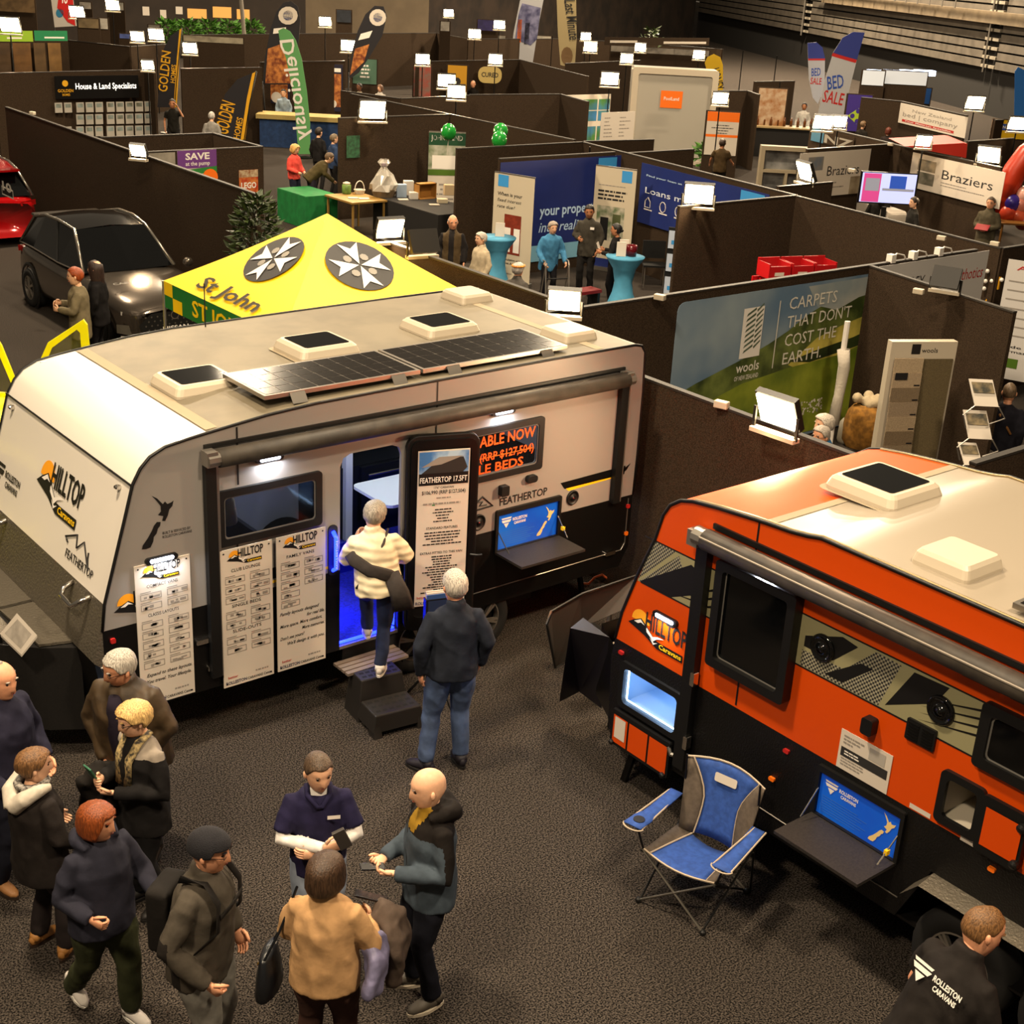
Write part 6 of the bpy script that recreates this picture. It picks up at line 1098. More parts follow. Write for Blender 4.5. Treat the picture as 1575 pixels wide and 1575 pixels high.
cs_ = far('dark bearded man in grey suit jacket with name badge', 908, 314, 1.8, 255, skin='tan', hair=('short', '120e0c'), top=dict(col='3a362f', loose=1.1, hem=.76), legs=dict(col='191716'), head=(10, -22), arms={'R': ((.26, -.02, 1.14), (.14, .2, 1.12)), 'L': ((-.26, -.02, 1.14), (-.22, .1, .9))}, fingers=True)
fl_ = Fr(cs_['W'](cs_['sp'](-.1, .14, 1.32)), -cs_['rt'], (0, 0, 1)); plate(fl_, rect_pts((-.04, -.025), (.04, .025)), 'name_badge', WHITE, cs_['root'], .01)
cbk = far('woman in black with tied dark hair holding a paper by the blue table', 950, 344, 1.62, 165, skin='tan', hair=('tied', '14100e'), top=dict(col='141213', hem=.75), legs=dict(col='141213'), arms={'R': ((.22, .05, 1.14), (.16, .26, 1.16)), 'L': ((-.22, .05, 1.14), (-.16, .26, 1.16))}, fingers=True)
far('curly white haired woman in blue behind the partition by the landscape poster', 1271, 637, 1.66, 195, skin='pale', hair=('short', 'b5aa9c', .03), top=dict(col='2f6fa0'), legs=dict(col='23201e'))
far('grey haired man with glasses in pale shirt in front of the woman in blue', 1266, 655, 1.6, 215, skin='ruddy', hair=('short', 'a0968a', .022), top=dict(col='b0a8a0'), legs=dict(col='23201e'), glasses=True)
ps_ = far('man in dark navy jacket with tan strap sitting with his back to us', 1556, 587, 1.36, 75, skin='ruddy', hair=('crop', '6a5640'), top=dict(col='1d1c24', loose=1.15), legs=dict(col='1a1a1f'), h=1.75, crouch=.42, feet={'L': dict(ankle=(-.12, .4, .08), knee=(-.12, .42, .5)), 'R': dict(ankle=(.12, .4, .08), knee=(.12, .42, .5))})
strapline(ps_, [(-.12, .05, 1.46), (-.08, -.13, 1.35), (.1, -.15, 1.1)], .016, M('tan_strap', '9a6a3a', .6), 'bag_strap')
far('man in dark jacket standing below the display screen', 1352, 294, 1.5, 270, skin='ruddy', hair=('short', '8a7a68'), top=dict(col='2a2824'), legs=dict(col='23201e'), head=(0, -20))
far('young man in dark jumper just right of the display screen', 1408, 303, 1.68, 190, skin='pale', hair=('short', '2c2018'), top=dict(col='24221f'), legs=dict(col='23201e'))
cmf = far('man in olive grey coat holding a red folder beside the orange stand', 1526, 303, 1.78, 235, skin='ruddy', hair=('short', '4a3c30'), top=dict(col='4f4838', loose=1.2, hem=.7, collar=True), legs=dict(col='23201e'), glasses=True, arms={'R': ((.25, .0, 1.13), (.08, .24, 1.08)), 'L': ((-.25, .0, 1.13), (-.08, .24, 1.08))}, fingers=True)
far('bearded man in black shirt talking on a phone by the golden flag', 265, 152, 1.8, 275, skin='tan', hair=('short', '1a1410'), top=dict(col='16140f', sleeve=.4), legs=dict(col='191716'), arms={'L': ((-.3, .12, 1.28), (-.14, .1, 1.56)), 'R': ((.25, -.03, 1.13), (.22, .1, .92))}, fingers=True)
far('man in brown shirt seen from behind beside the white shower unit', 1112, 213, 1.76, 80, skin='tan', hair=('short', '2a1c14'), top=dict(col='3a2c18', sleeve=.4, loose=1.1), legs=dict(col='1a1816'), arms={'R': ((.28, .1, 1.15), (.34, .3, 1.05)), 'L': ((-.28, .1, 1.15), (-.3, .3, 1.0))})
for lab, x, y, z, ph, hc_, tc_, sk_t in (('man in white shirt and dark apron at the distillery stand', 1238, 158, 1.75, 250, '1a1410', 'b5b0a8', 'tan'), ('cook in pale blue behind the straw trimmed counter', 436, 137, 1.7, 270, '2a2420', '8a9aa8', 'pale'), ('dark haired man in cream jumper at the food stall', 553, 128, 1.78, 240, '17120e', '9a8f7c', 'dark'), ('woman in striped top beside the man in cream jumper', 585, 130, 1.68, 240, '6a4a34', 'a8a29a', 'pale'), ('bald man in black behind the cured meat stall', 728, 124, 1.75, 250, '8a7a6c', '1c1815', 'ruddy'),
    ('brown haired visitor in black at the bed stand', 1328, 186, 1.68, 40, '6a5238', '1c1814', 'pale'), ('auburn haired visitor beside the white bed display', 1367, 196, 1.62, 60, '5a2414', '2a2220', 'pale'), ('blonde visitor at the timber panel stand', 36, 93, 1.6, 280, 'c8a070', '2c3038', 'pale'), ('visitor in brown at the timber panel stand', 50, 100, 1.5, 90, '4a3420', '6a4420', 'pale'), ('dark haired visitor in black by the purple food stall', 490, 196, 1.7, 60, '2a2018', '1a1818', 'pale'), ('visitor in blue jeans jacket near the purple food stall', 513, 206, 1.68, 30, '6a5a44', '2a3a58', 'pale'), ('white haired visitor by the seasonings banner', 325, 172, 1.66, 90, 'b5b0a8', '8a8680', 'pale'), ('curly haired visitor in the far aisle', 906, 124, 1.66, 250, '5a4030', '2a2420', 'pale'), ('visitor in dark clothing by the far white stall', 827, 82, 1.66, 250, '2a1a14', '3a2420', 'pale')):
    far(lab, x, y, z, ph, skin=sk_t, hair=('bald' if lab.startswith('bald') else ('bob' if 'woman' in lab or 'blonde' in lab or 'auburn' in lab else 'short'), hc_), top=dict(col=tc_), legs=dict(col='1f1d1c'))
phone(cmf, cmf['sp'](.0, .34, 1.13), (1, 0, 0), (0, .6, 1), 'red folder in the hands of the man in the olive grey coat', (.1, .15, .008), M('folder_red', '8a1420', .5), 'folder', 'folder'); phone(cbk, cbk['sp'](.0, .34, 1.2), (0, .4, 1), (0, -1, .4), 'white paper held by the woman in black by the blue table', (.09, .13, .002), PAPER, 'paper_sheet', 'paper')
# ------------------------------------------------------------------ loan booth
NAVB = M('navy_poster', '1c2a6a', .5, var=.06, scale=2); LBL = M('light_blue_print', '3a8fd0', .5); CRM = M('cream_banner', 'c0b49e', .5)
FL = FX(22.13); lo_, f = poster(FL, (770, 250), (944, 388), NAVB, 'wide navy poster about turning your property into reality'); R_(f, lo_, .0, 0, 1, .16, M('pale_blue_print2', '7ab0cc', .5)); R_(f, lo_, .8, .6, .96, .985, LBL); T_(f, lo_, 'Loan', .83, .94, .72, WHITE, .08); T_(f, lo_, 'Market', .83, .95, .64, WHITE, .07)
T_(f, lo_, 'your property', .33, .82, .455, M('sky_lettering', 'b8d4f0', .5), .1, .02); T_(f, lo_, 'into reality.', .33, .74, .29, M('sky_lettering', 'b8d4f0', .5), .1, .004, .25)
def rollup(L, R, zt, label, mat=CRM, group=None):
    """L, R: pixels of the two top corners, zt: height of the top"""
    a, b = G(*L, zt), G(*R, zt); a.z = b.z = 0; F = FG(a, b); u1 = (b - a).length; v1 = zt; o = MB().poly(rect_pts((0, .08), (u1, v1)), frame=F, thick=.006).build('rollup_banner', mat, None, origin=F.p(u1 / 2, 0, 0)); tag(o, label, 'banner', group)
    MB().obox(F.p(u1 / 2, .045, -.02), F.u, F.n, F.v, u1 / 2, .09, .04).build('base', ALU, o); MB().obox(F.p(u1 / 2, v1, -.01), F.u, F.n, F.v, u1 / 2, .012, .012).build('top_rail', ALU, o); MB().tube([F.p(u1 / 2, .06, -.04), F.p(u1 / 2, v1, -.03)], .01, 6).build('pole', ALU, o)
    f = Fr(F.p(0, 0, 0), F.u, F.v); f.W, f.H = u1, v1; return o, f
o, f = rollup((761, 264), (823, 274), 2.2, 'cream roll-up banner asking when your fixed interest rate is due'); R_(f, o, .1, .88, .36, .985, LBL); T_(f, o, 'When is your', .1, .72, .8, INK, .032); T_(f, o, 'fixed interest', .1, .7, .745, INK, .03, 0, .25); T_(f, o, 'rate due?', .1, .55, .69, INK, .03, 0, .25); R_(f, o, .3, .28, .72, .64, M('brick_photo', '7a2c1a', .5, var=.2, scale=12), 'photo'); R_(f, o, .32, .3, .47, .52, WHITE, 'photo_figure', .004); R_(f, o, .55, .3, .7, .52, WHITE, 'photo_figure', .004); T_(f, o, 'Book a consultation with a', .08, .8, .22, INK, .02); T_(f, o, 'Loan Market Adviser', .08, .72, .185, INK, .02); lines(f, o, .08 * f.W, .7 * f.W, .14 * f.H, 3, .05, .02, GREYP, 3, False)
o, f = rollup((917, 254), (980, 262), 2.2, 'cream roll-up banner about turning your property dreams into reality'); R_(f, o, .65, .87, .9, .98, LBL); lines(f, o, .1 * f.W, .8 * f.W, .82 * f.H, 1, .06, .02, GREYP, 5, False, lo=.9); lines(f, o, .1 * f.W, .85 * f.W, .76 * f.H, 3, .08, .04, INK, 6, False, lo=.7); R_(f, o, .1, .3, .78, .63, PH('meeting', '5a6a4a', 'b8b0a0', 5), 'photo'); R_(f, o, .2, .3, .4, .52, BLACK, 'photo_figure', .004); R_(f, o, .5, .33, .7, .56, M('photo_olive', '4a5030', .5), 'photo_figure', .004); R_(f, o, 0, 0, 1, .12, M('navy_poster', '1c2a6a', .5), 'foot_band')
FK = Fr((20.85, 22.17, 0), (20.15 - 20.85, 16.6 - 22.17, 0), (0, 0, 1)); FK = FK.moved(-.02 + .05)
lo2, f = poster(FK, (988, 250), (1172, 400), NAVB, 'navy poster with loans made easy lettering and white icons'); T_(f, lo2, 'Find your loan at', .05, .35, .8, M('sky_lettering', 'b8d4f0', .5), .03); T_(f, lo2, 'Loans made', .05, .5, .52, M('pale_lettering', 'd8e0ea', .5), .1, .004); R_(f, lo2, .8, .62, .97, .97, LBL)
for i in range(3):
    c_ = (.08 + .13 * i) * f.W; y_ = .36 * f.H; s_ = .09; MB().tube([f.p(c_ + s_ * a, y_ + s_ * b, .005) for a, b in (((-1, -1), (-1, .4), (0, 1.3), (1, .4), (1, -1), (-1, -1)) if i == 0 else [(1.1 * cos(t), 1.2 * sin(t)) for t in [2 * pi * q / 10 for q in range(11)]])], .008, 4).build('icon', WHITE, lo2); R_(f, lo2, .05 + .13 * i, .24, .12 + .13 * i, .26, WHITE, 'icon_caption')
SPB = M('blue_spandex', '4a94b8', .7, var=.08, scale=5)
def cocktail(p, label):
    o = thing('cocktail_table', label, 'table', p); MB().lathe(p, [(.36, 0), (.3, .12), (.2, .4), (.17, .6), (.22, .85), (.36, 1.06), (.37, 1.09), (.001, 1.1)], 24, cap=False).build('stretch_cover', SPB, o, smooth=True); return o
pt = G(962, 393, 1.1) * Vector((1, 1, 0)); cocktail(pt, 'blue covered cocktail table with a bowl of sweets'); pt2 = Vector((16.75, 21.1, 0)); cocktail(pt2, 'blue covered cocktail table with leaflets behind the walking frame')
bw = MB().lathe(pt + Vector((.08, -.06, 1.1)), [(.1, 0), (.11, .1), (.115, .2), (.1, .2), (.095, .03)], 16).build('sweet_bowl', M('bowl_red', '5a1018', .2, alpha=.9), None, smooth=True, origin=pt + Vector((.08, -.06, 1.1))); tag(bw, 'glass bowl of dark red sweets on the blue table', 'bowl')
for i, (dx, dy, q, z0) in enumerate(((-.12, .0, pt, 1.1), (.1, .16, pt, 1.1), (0.05, 0, pt2, 1.1))):
    b_ = q + Vector((dx, dy, z0)); o = MB().obox(b_ + Vector((0, 0, .13)), (.78, -.62, 0), (.1, .1, 1), (-.6, -.78, 0), .09, .13, .012).build('leaflet_holder', PAPER, None, origin=b_); tag(o, ('white leaflet holder left of the sweet bowl', 'white leaflet holder behind the sweet bowl', 'white leaflet holder on the table behind the walking frame')[i], 'leaflet holder')
# walking frame, bench, chair, tablet stand
p = cw_['W'](Vector((0, .4, 0))); p.z = 0; wf = thing('walking_frame', 'grey wheeled walking frame pushed by the woman in blue', 'walker', p)
for sg in (-1, 1):
    q = lambda y, z: cw_['W'](Vector((sg * .26, y, z))); MB().tube([q(.3, .98), q(.45, .98), q(.5, .9), q(.62, .06)], .015, 6).build('frame_tube', ALU, wf); MB().tube([q(.48, .86), q(.25, .06)], .015, 6).build('frame_tube', ALU, wf)
    for y in (.62, .25): MB().lathe(q(y, .07), [(.07, -.015), (.07, .015)], 12, cw_['rt']).build('castor', RUB, wf)
MB().tube([cw_['W'](Vector((s, .5, .62))) for s in (-.26, .26)], .015, 6).build('cross_tube', RUB, wf)
p = G(893, 446, .45) * Vector((1, 1, 0)); bn = thing('bench', 'low red topped bench in the loan booth', 'bench', p); MB().obox(p + Vector((0, 0, .42)), (1, 0, 0), (0, 1, 0), (0, 0, 1), .4, .16, .03).build('seat', M('bench_red', '6a1418', .5), bn)
for s in (-.35, .35): MB().obox(p + Vector((s, 0, .2)), (1, 0, 0), (0, 1, 0), (0, 0, 1), .03, .14, .2).build('leg', RUB, bn)
p = G(1003, 440) ; cb_ = thing('chair', 'black plastic chair with metal legs in the loan booth', 'chair', p)
MB().obox(p + Vector((0, 0, .45)), (.78, -.62, 0), (.62, .78, 0), (0, 0, 1), .24, .22, .02).build('seat', RUB, cb_); MB().obox(p + Vector((.14, .18, .72)), (.78, -.62, 0), (0, 0, 1), (.62, .78, 0), .24, .18, .015).build('backrest', RUB, cb_)
for a in (-.2, .2):
    for b_ in (-.18, .18): q = p + Vector((.78, -.62, 0)) * a + Vector((.62, .78, 0)) * b_; MB().tube([q + Vector((0, 0, .44)), q], .012, 6).build('leg', ALU, cb_)
p = G(1030, 452, .2) * Vector((1, 1, 0)); ts = thing('leaflet_stand', 'tall leaflet stand with lit white sheets at the end of the loan booth', 'leaflet stand', p); Fts = Fr(p, (.55, -.83, 0), (0, 0, 1)); MB().poly(rect_pts((-.14, 0), (.14, 1.5)), frame=Fts, thick=.04).build('board', RUB, ts)
for i in range(3): v = .2 + .45 * i; MB().poly(rect_pts((-.12, v), (.12, v + .34)), frame=Fts, off=.03, thick=.02).build('sheet', M('cool_sheet', 'b8c4d8', .5), ts); plate(Fts, rect_pts((-.06, v + .08), (.05, v + .16)), 'sheet_print', LBL, ts, .034)
# ------------------------------------------------------------------ garden booth (tables of prizes)
def table(p, u, wd, dp, h, cloth_m, label, drop=True, name='table', top=None):
    u = Vector(u).normalized(); n = Vector((-u.y, u.x, 0)); o = thing(name, label, 'table', p); c = Vector(p) + u * wd / 2 + n * dp / 2; MB().obox(c + Vector((0, 0, h - .02)), u, n, (0, 0, 1), wd / 2, dp / 2, .02).build('top', top or cloth_m, o)
    if drop: MB().obox(c + Vector((0, 0, h / 2)), u, n, (0, 0, 1), wd / 2 + .01, dp / 2 + .01, h / 2 - .01).build('cloth', cloth_m, o)
    else:
        for a in (.06, wd - .06):
            for b in (.06, dp - .06): MB().bar(Vector(p) + u * a + n * b + Vector((0, 0, h - .04)), Vector(p) + u * a + n * b, .04).build('leg', top or cloth_m, o)
    return o
GRC = M('green_cloth', '0c6a30', .8, var=.15, scale=6); BKC = M('black_cloth', '14110f', .9)
table(Vector((16.55, 28.1, 0)), (1, 0, 0), .85, 1.3, .76, GRC, 'table with a bright green cloth behind the coral jumper woman'); table(Vector((17.98, 24.8, 0)), (1, 0, 0), 1.25, 2.6, .8, BKC, 'long table with a black cloth covered in prizes'); table(Vector((17.0, 26.8, 0)), (1, 0, 0), .96, 1.2, .8, M('pine', '8a6a30', .6), 'small pine table with leaflets', False)
def onT(x, y, z=.8): return G(x, y, z)
p = onT(590, 302); gb = thing('gift_basket', 'gift basket wrapped in clear crinkled cellophane', 'gift basket', p); MB().lathe(p, [(.24, 0), (.3, .18), (.28, .2), (.22, .05)], 16).build('basket', M('wicker', '6a5a44', .8, bump=.6, scale=40), gb); m = MB()
for z, r in ((.15, .32), (.3, .3), (.5, .2), (.62, .1), (.68, .06), (.78, .14), (.86, .1)): m.v += [tuple(p + Vector((r * cos(t) * (1 + .22 * sin(5 * t + z * 20)), r * sin(t) * (1 + .22 * cos(4 * t + z * 14)), z))) for t in [2 * pi * i / 20 for i in range(20)]]
for i in range(6):
    for j in range(20): m.f.append((i * 20 + j, i * 20 + (j + 1) % 20, (i + 1) * 20 + (j + 1) % 20, (i + 1) * 20 + j)); m.m.append(0)
m.build('cellophane', M('cellophane', 'c9c4ba', .12, spec=.9, alpha=.6), gb); MB().ell(p + Vector((0, 0, .72)), .06, 8, 6).build('bow', M('bow_purple', '5a3a6a', .5), gb)
for i, (x, y, r, h, c_, lab) in enumerate(((533, 298, .11, .28, '5f7a3a', 'green glass jar with lid on the pine table'), (706, 318, .1, .22, '2f5a1c', 'small green plant pot at the table end'))): p = onT(x, y); o = thing('jar', lab, 'jar', p); MB().lathe(p, [(r * .9, 0), (r, .03), (r, h * .75), (r * .8, h * .8)], 14).build('glass', M('glass_' + c_, c_, .15, var=.3, scale=8), o, smooth=True); MB().lathe(p, [(r * .8, h * .8), (r * .8, h * .92), (.02, h)], 14).build('lid', CREAMP, o, smooth=True)
p = onT(553, 298); bk_ = thing('white_basket', 'little white handled basket on the pine table', 'basket', p); MB().lathe(p, [(.1, 0), (.14, .1), (.12, .1), (.09, .02)], 14).build('bowl', PAPER, bk_); MB().tube([p + Vector((.13 * cos(t), .0, .1 + .2 * sin(t))) for t in [pi * i / 8 for i in range(9)]], .012, 6).build('handle', PAPER, bk_)
p = onT(657, 306); wc_ = thing('wooden_crate', 'open pine display crate on the black covered table', 'crate', p)
for a, b in (((-.25, -.02, 0), (.25, .2, .02)), ((-.25, -.02, .34), (.25, .2, .36)), ((-.25, -.02, 0), (-.23, .2, .36)), ((.23, -.02, 0), (.25, .2, .36)), ((-.25, .18, 0), (.25, .2, .36))): MB().box(p + Vector(a), p + Vector(b)).build('board', M('pine_light', '9a6a2c', .6), wc_)
for i, (x, y, c_) in enumerate(((617, 303, '8fa0b4'), (628, 300, 'b8b4ac'), (637, 306, 'c0bab0'), (620, 308, 'a8a49a'), (680, 312, 'b5a88e'), (560, 306, 'c4beb4'), (543, 305, 'b8b2a8'), (690, 300, 'b09a7a'), (668, 316, '9a8f80'))):
    p = onT(x, y); hh = (.3, .34, .16, .03, .1, .02, .02, .25, .03)[i]; o = MB().obox(p + Vector((0, 0, hh / 2)), (.9, -.4, 0), (.4, .9, 0), (0, 0, 1), .12, .08, hh / 2).build('prize_box', M('box_' + c_, c_, .5), None, origin=p, bevel=.01); tag(o, ('blue grey prize box', 'tall white prize box', 'low white prize box', 'flat pale booklet', 'small tan prize box', 'white leaflet near the handled basket', 'white leaflet beside the jar', 'upright tan prize box', 'flat grey booklet near the table end')[i] + ' on the prize tables', 'box')
o, f = rollup((660, 202), (718, 204), 2.05, 'roll-up banner with a white house and a green heading', PAPER); R_(f, o, 0, .84, 1, .99, M('dark_green_print', '17432a', .5)); T_(f, o, 'JOHN RHIND', .06, .9, .9, WHITE, .06, .012); lines(f, o, .06 * f.W, .5 * f.W, .865 * f.H, 1, .05, .02, WHITE, 2, False, lo=.9); R_(f, o, 0, .48, 1, .84, PH('house', '6a7a5a', 'c0bcb0', 3), 'photo'); R_(f, o, .1, .56, .9, .72, WHITE, 'photo_house', .004); R_(f, o, .0, .48, 1, .55, M('photo_lawn', '4a6a1c', .5), 'photo_lawn', .005); lines(f, o, .1 * f.W, .9 * f.W, .36 * f.H, 4, .12, .04, GREYP, 8); T_(f, o, 'johnrhind.co.nz', .1, .9, .14, INK, .03)
o, f = poster(FX(28.8), (533, 209), (553, 242), PH('crowd', '3a6a4a', '2a4030', 12), 'small green poster pinned on the black booth wall')
p = G(455, 327); o = thing('paper_bag', 'brown paper bag on the floor by the coral jumper woman', 'bag', p); MB().obox(p + Vector((0, 0, .22)), (.78, -.62, 0), (.62, .78, 0), (0, 0, 1), .16, .09, .22).build('bag_body', M('kraft', '6a4a28', .8), o); MB().tube([p + Vector((-.08, .06, .44)), p + Vector((0, 0, .54)), p + Vector((.08, -.06, .44))], .008, 5).build('handle', M('kraft', '6a4a28', .8), o)
for x, y in ((690, 203), (770, 202), (768, 215)): p = G(x, y, 2.5); o = thing('balloon', {690: 'green balloon above the house banner', 770: 'upper green balloon of the pair on the partition', 768: 'lower green balloon of the pair on the partition'}[x], 'balloon', p); MB().ell(p, (.17, .17, .19), 14, 10).build('skin', M('balloon_green', '1a8a30', .25, coat=.4), o, smooth=True); MB().tube([p - Vector((0, 0, .19)), p - Vector((.02, .0, .5))], .008, 4).build('string', PAPER, o)
# ------------------------------------------------------------------ save / bricks posters on the near booth
FS = FX(25.06); o, f = poster(FS, (272, 232), (334, 290), M('poster_white', 'c4bcae', .5), 'purple poster offering savings at the pump'); R_(f, o, 0, .55, 1, 1, M('purple_print', '6a3a80', .5)); T_(f, o, 'SAVE', .2, .82, .77, WHITE, .16, .03, off=.005); T_(f, o, 'at the pump', .2, .82, .62, WHITE, .1, .01, off=.005); plate(f, [(0, .5 * f.H), (f.W, .58 * f.H), (f.W, .4 * f.H), (.3 * f.W, .42 * f.H)], 'green_band', M('green_print', '2c7a34', .5), o, .004); plate(f, circ(.82 * f.W, .3 * f.H, .2 * f.W, 16), 'orange_roundel', ORANGE, o, .006)
o, f = poster(FS, (367, 262), (397, 300), M('brick_red', 'a82a14', .5, col2='c87a3a', scale=9), 'red poster with white toy brick lettering at the wall end'); T_(f, o, 'LEGO', .1, .9, .3, WHITE, .22, .03); R_(f, o, 0, .72, 1, 1, PH('bricks', '8a5a3a', 'c0b090', 14))
o, f = poster(FS, (228, 236), (271, 290), M('poster_grey', '8a8478', .5, var=.2, scale=4), 'grey poster beside the purple pump poster')
# ------------------------------------------------------------------ red bins, red chair, step flex booth
RPL = M('red_plastic', 'a81218', .35, spec=.5); pb0 = Vector((18.4, 14.9, 0))
rs = thing('bin_rack', 'rack of bright red storage bins behind the landscape poster wall', 'storage bins', pb0); Fb = Fr(pb0, (.95, -.3, 0), (0, 0, 1))
for r_ in range(3):
    for c_ in range(3):
        u = -.7 + .45 * c_; v = 1.45 - .32 * r_; n0 = .12 * r_
        b = MB(); b.obox(Fb.p(u + .2, v, n0), Fb.u, Fb.n, Fb.v, .21, .2, .012); b.obox(Fb.p(u + .2, v + .1, n0 + .19), Fb.u, Fb.v, Fb.n, .21, .1, .012); b.obox(Fb.p(u, v + .12, n0), Fb.n, Fb.v, Fb.u, .2, .12, .012); b.obox(Fb.p(u + .4, v + .12, n0), Fb.n, Fb.v, Fb.u, .2, .12, .012); b.obox(Fb.p(u + .2, v + .14, n0 - .19), Fb.u, Fb.v, Fb.n, .21, .14, .012); bo_ = b.build('bin', RPL, rs); MB().obox(Fb.p(u + .2, v + .07, n0 - .02), Fb.u, Fb.n, Fb.v, .17, .15, .05).build('bin_contents', M('bin_goods', '6a6052', .7, var=.5, scale=20), bo_); plate(Fb, rect_pts((u + .1, v + .04), (u + .28, v + .1)), 'bin_label', PAPER, bo_, n0 + .205)
MB().obox(Fb.p(-.05, .7, -.25), Fb.u, Fb.v, Fb.n, .7, .7, .02).build('back_panel', RPL, rs)
p = G(1440, 392, .9) * Vector((1, 1, 0)); rch = thing('red_chair', 'red chair back showing above the foot poster', 'chair', p); MB().obox(p + Vector((0, 0, .78)), (.95, -.3, 0), (0, 0, 1), (.3, .95, 0), .26, .14, .03).build('backrest', RPL, rch); MB().obox(p + Vector((-.06, -.2, .45)), (.95, -.3, 0), (.3, .95, 0), (0, 0, 1), .26, .22, .03).build('seat', RPL, rch)
for a in (-.2, .2):
    for b_ in (-.36, .0): q = p + Vector((a, b_, 0)); MB().tube([q + Vector((0, 0, .44)), q], .014, 6).build('leg', ALU, rch)
FSt = FX(11.87); o, f = poster(FSt, (1352, 410), (1500, 500), M('poster_white2', 'c8c4c0', .5), 'white orthotics poster with red lettering under spotlights'); f2 = f; T_(f2, o, 'STEP FLEX', .1, .42, .66, INK, .15, .0, .15); T_(f2, o, 'Active Orthotics', .46, .97, .66, REDP, .15, .0, .15); plate(f2, [(.6 * f2.W, .2 * f2.H), (.8 * f2.W, .4 * f2.H), (.9 * f2.W, .15 * f2.H)], 'foot_print', PH('foot', 'b09a8a', '5a4a60', 5), o, .004)
for x, y in ((1390, 402), (1428, 398), (1467, 392)): p = G(x, y, 2.46); p.y = 11.93; sl = thing('spotlight', 'small white clip spotlight, ' + {1390: 'left', 1428: 'middle', 1467: 'right'}[x] + ' one above the orthotics poster', 'spotlight', p); MB().obox(p, (1, 0, 0), (0, 1, 0), (0, 0, 1), .05, .05, .06).build('head', WHITE, sl); MB().tube([p, p + Vector((.12, 0, .06)), p + Vector((.3, 0, .02)), p + Vector((.36, 0, -.05))], .012, 5).build('cable', WHITE, sl)
FR_ = Fr((15.9, 9.2, 0), (1, -.1, 0), (0, 0, 1)); a, b = G(1549, 395, 2.6), G(1600, 425, 2.6)
Fp = Fr((18.6, 10.2, 0), (.35, -.94, 0), (0, 0, 1)); o, f = poster(Fp, (1552, 398), (1640, 600), M('poster_white2', 'c8c4c0', .5), 'tall white information poster at the right edge'); T_(f, o, 'Active Orthotics', .12, 1.5, .92, REDP, .035, .01)
for i in range(7): R_(f, o, .05, .82 - .075 * i, .9, .83 - .075 * i, GREYP, 'fine_print'); T_(f, o, 'Heading', .05, .4, .84 - .075 * i, REDP, .014) if False else None
T_(f, o, 'Made in', .05, .5, .27, INK, .022); T_(f, o, 'Germany', .05, .5, .23, INK, .022); R_(f, o, .0, .1, .35, .18, M('photo_lawn', '4a6a1c', .5))
p = FX(11.93).p(*FX(11.93).at(1523, 432), .1); jb = thing('junction_box', 'yellow power junction box with white plugs hung on the partition', 'junction box', p); MB().obox(p, (.3, -.95, 0), (0, 0, 1), (-.95, -.3, 0), .07, .1, .05).build('box', M('safety_yellow', 'd89a08', .5), jb); MB().tube([p + Vector((0, 0, -.1)), p + Vector((-.05, .05, -.25)), p + Vector((-.1, .12, -.5))], .015, 6).build('cable', M('safety_yellow', 'd89a08', .5), jb)
for dx, dz in ((-.12, .0), (-.12, .16), (.1, .06), (-.12, -.12), (-.03, .02)): MB().ell(p + Vector((dx * .4 - .05, -dx, dz)), .035, 8, 6).build('plug', WHITE, jb)
# ------------------------------------------------------------------ distant booths
def bwall(a, b, h=WH, mat=None, label='black felt partition wall of a far booth'): p, q = G(*a, h), G(*b, h); return wall(p.x, p.y, q.x, q.y, h, mat, label=label)
for a, b in (((-10, 113), (222, 108)), ((222, 108), (238, 113)), ((-10, 60), (105, 62)), ((105, 62), (200, 72)), ((278, 106), (402, 104)), ((400, 96), (530, 94)), ((616, 152), (722, 147)), ((722, 146), (862, 145)), ((862, 145), (905, 157)), ((640, 95), (800, 92)), ((800, 92), (905, 118)), ((290, 54), (460, 52)), ((460, 52), (672, 51)), ((672, 51), (720, 60)), ((720, 60), (880, 60)), ((880, 60), (1112, 76)), ((870, 98), (985, 93)), ((1160, 126), (1222, 125)), ((1248, 192), (1372, 221)), ((1325, 150), (1386, 156)), ((1386, 156), (1488, 178)), ((1488, 218), (1558, 213)), ((1530, 185), (1600, 183)), ((1105, 140), (1150, 140)), ((1150, 140), (1168, 146)), ((200, 72), (262, 68)), ((525, 140), (616, 152)), ((950, 62), (1110, 76))): bwall(a, b)
wall(21.2, 28.85, 21.25, 33.6)
RT = Vector((CX.x, CX.y, 0)).normalized()
def FC(p): return Fr((p[0], p[1], 0), RT, (0, 0, 1))
def bp(tl, br, z, orient, mat, label, cat='poster', **k):
    p = G(*tl, z); F = FX(p.y - .05) if orient == 'X' else (FY(p.x - .05) if orient == 'Y' else FC(p))
    if isinstance(orient, tuple): F = FG(G(*orient[0], z) * Vector((1, 1, 0)), G(*orient[1], z) * Vector((1, 1, 0))).moved(.07)
    o, f = poster(F, tl, br, mat, label, cat, **k)
    if orient == 'C': u0, v0, u1, v1 = uvrect(F, tl, br); MB().poly(rect_pts((u0 - .05, .0), (u1 + .05, v1 + .03)), frame=F, off=-.02, thick=.04).build('back_board', FELT, o)
    return o, f
GOLD = M('gold_print', 'd8a018', .5); NVY = M('deep_navy', '14122c', .6); GLOW = M('glow_white', 'f0ece4', .5, emit=1.2)
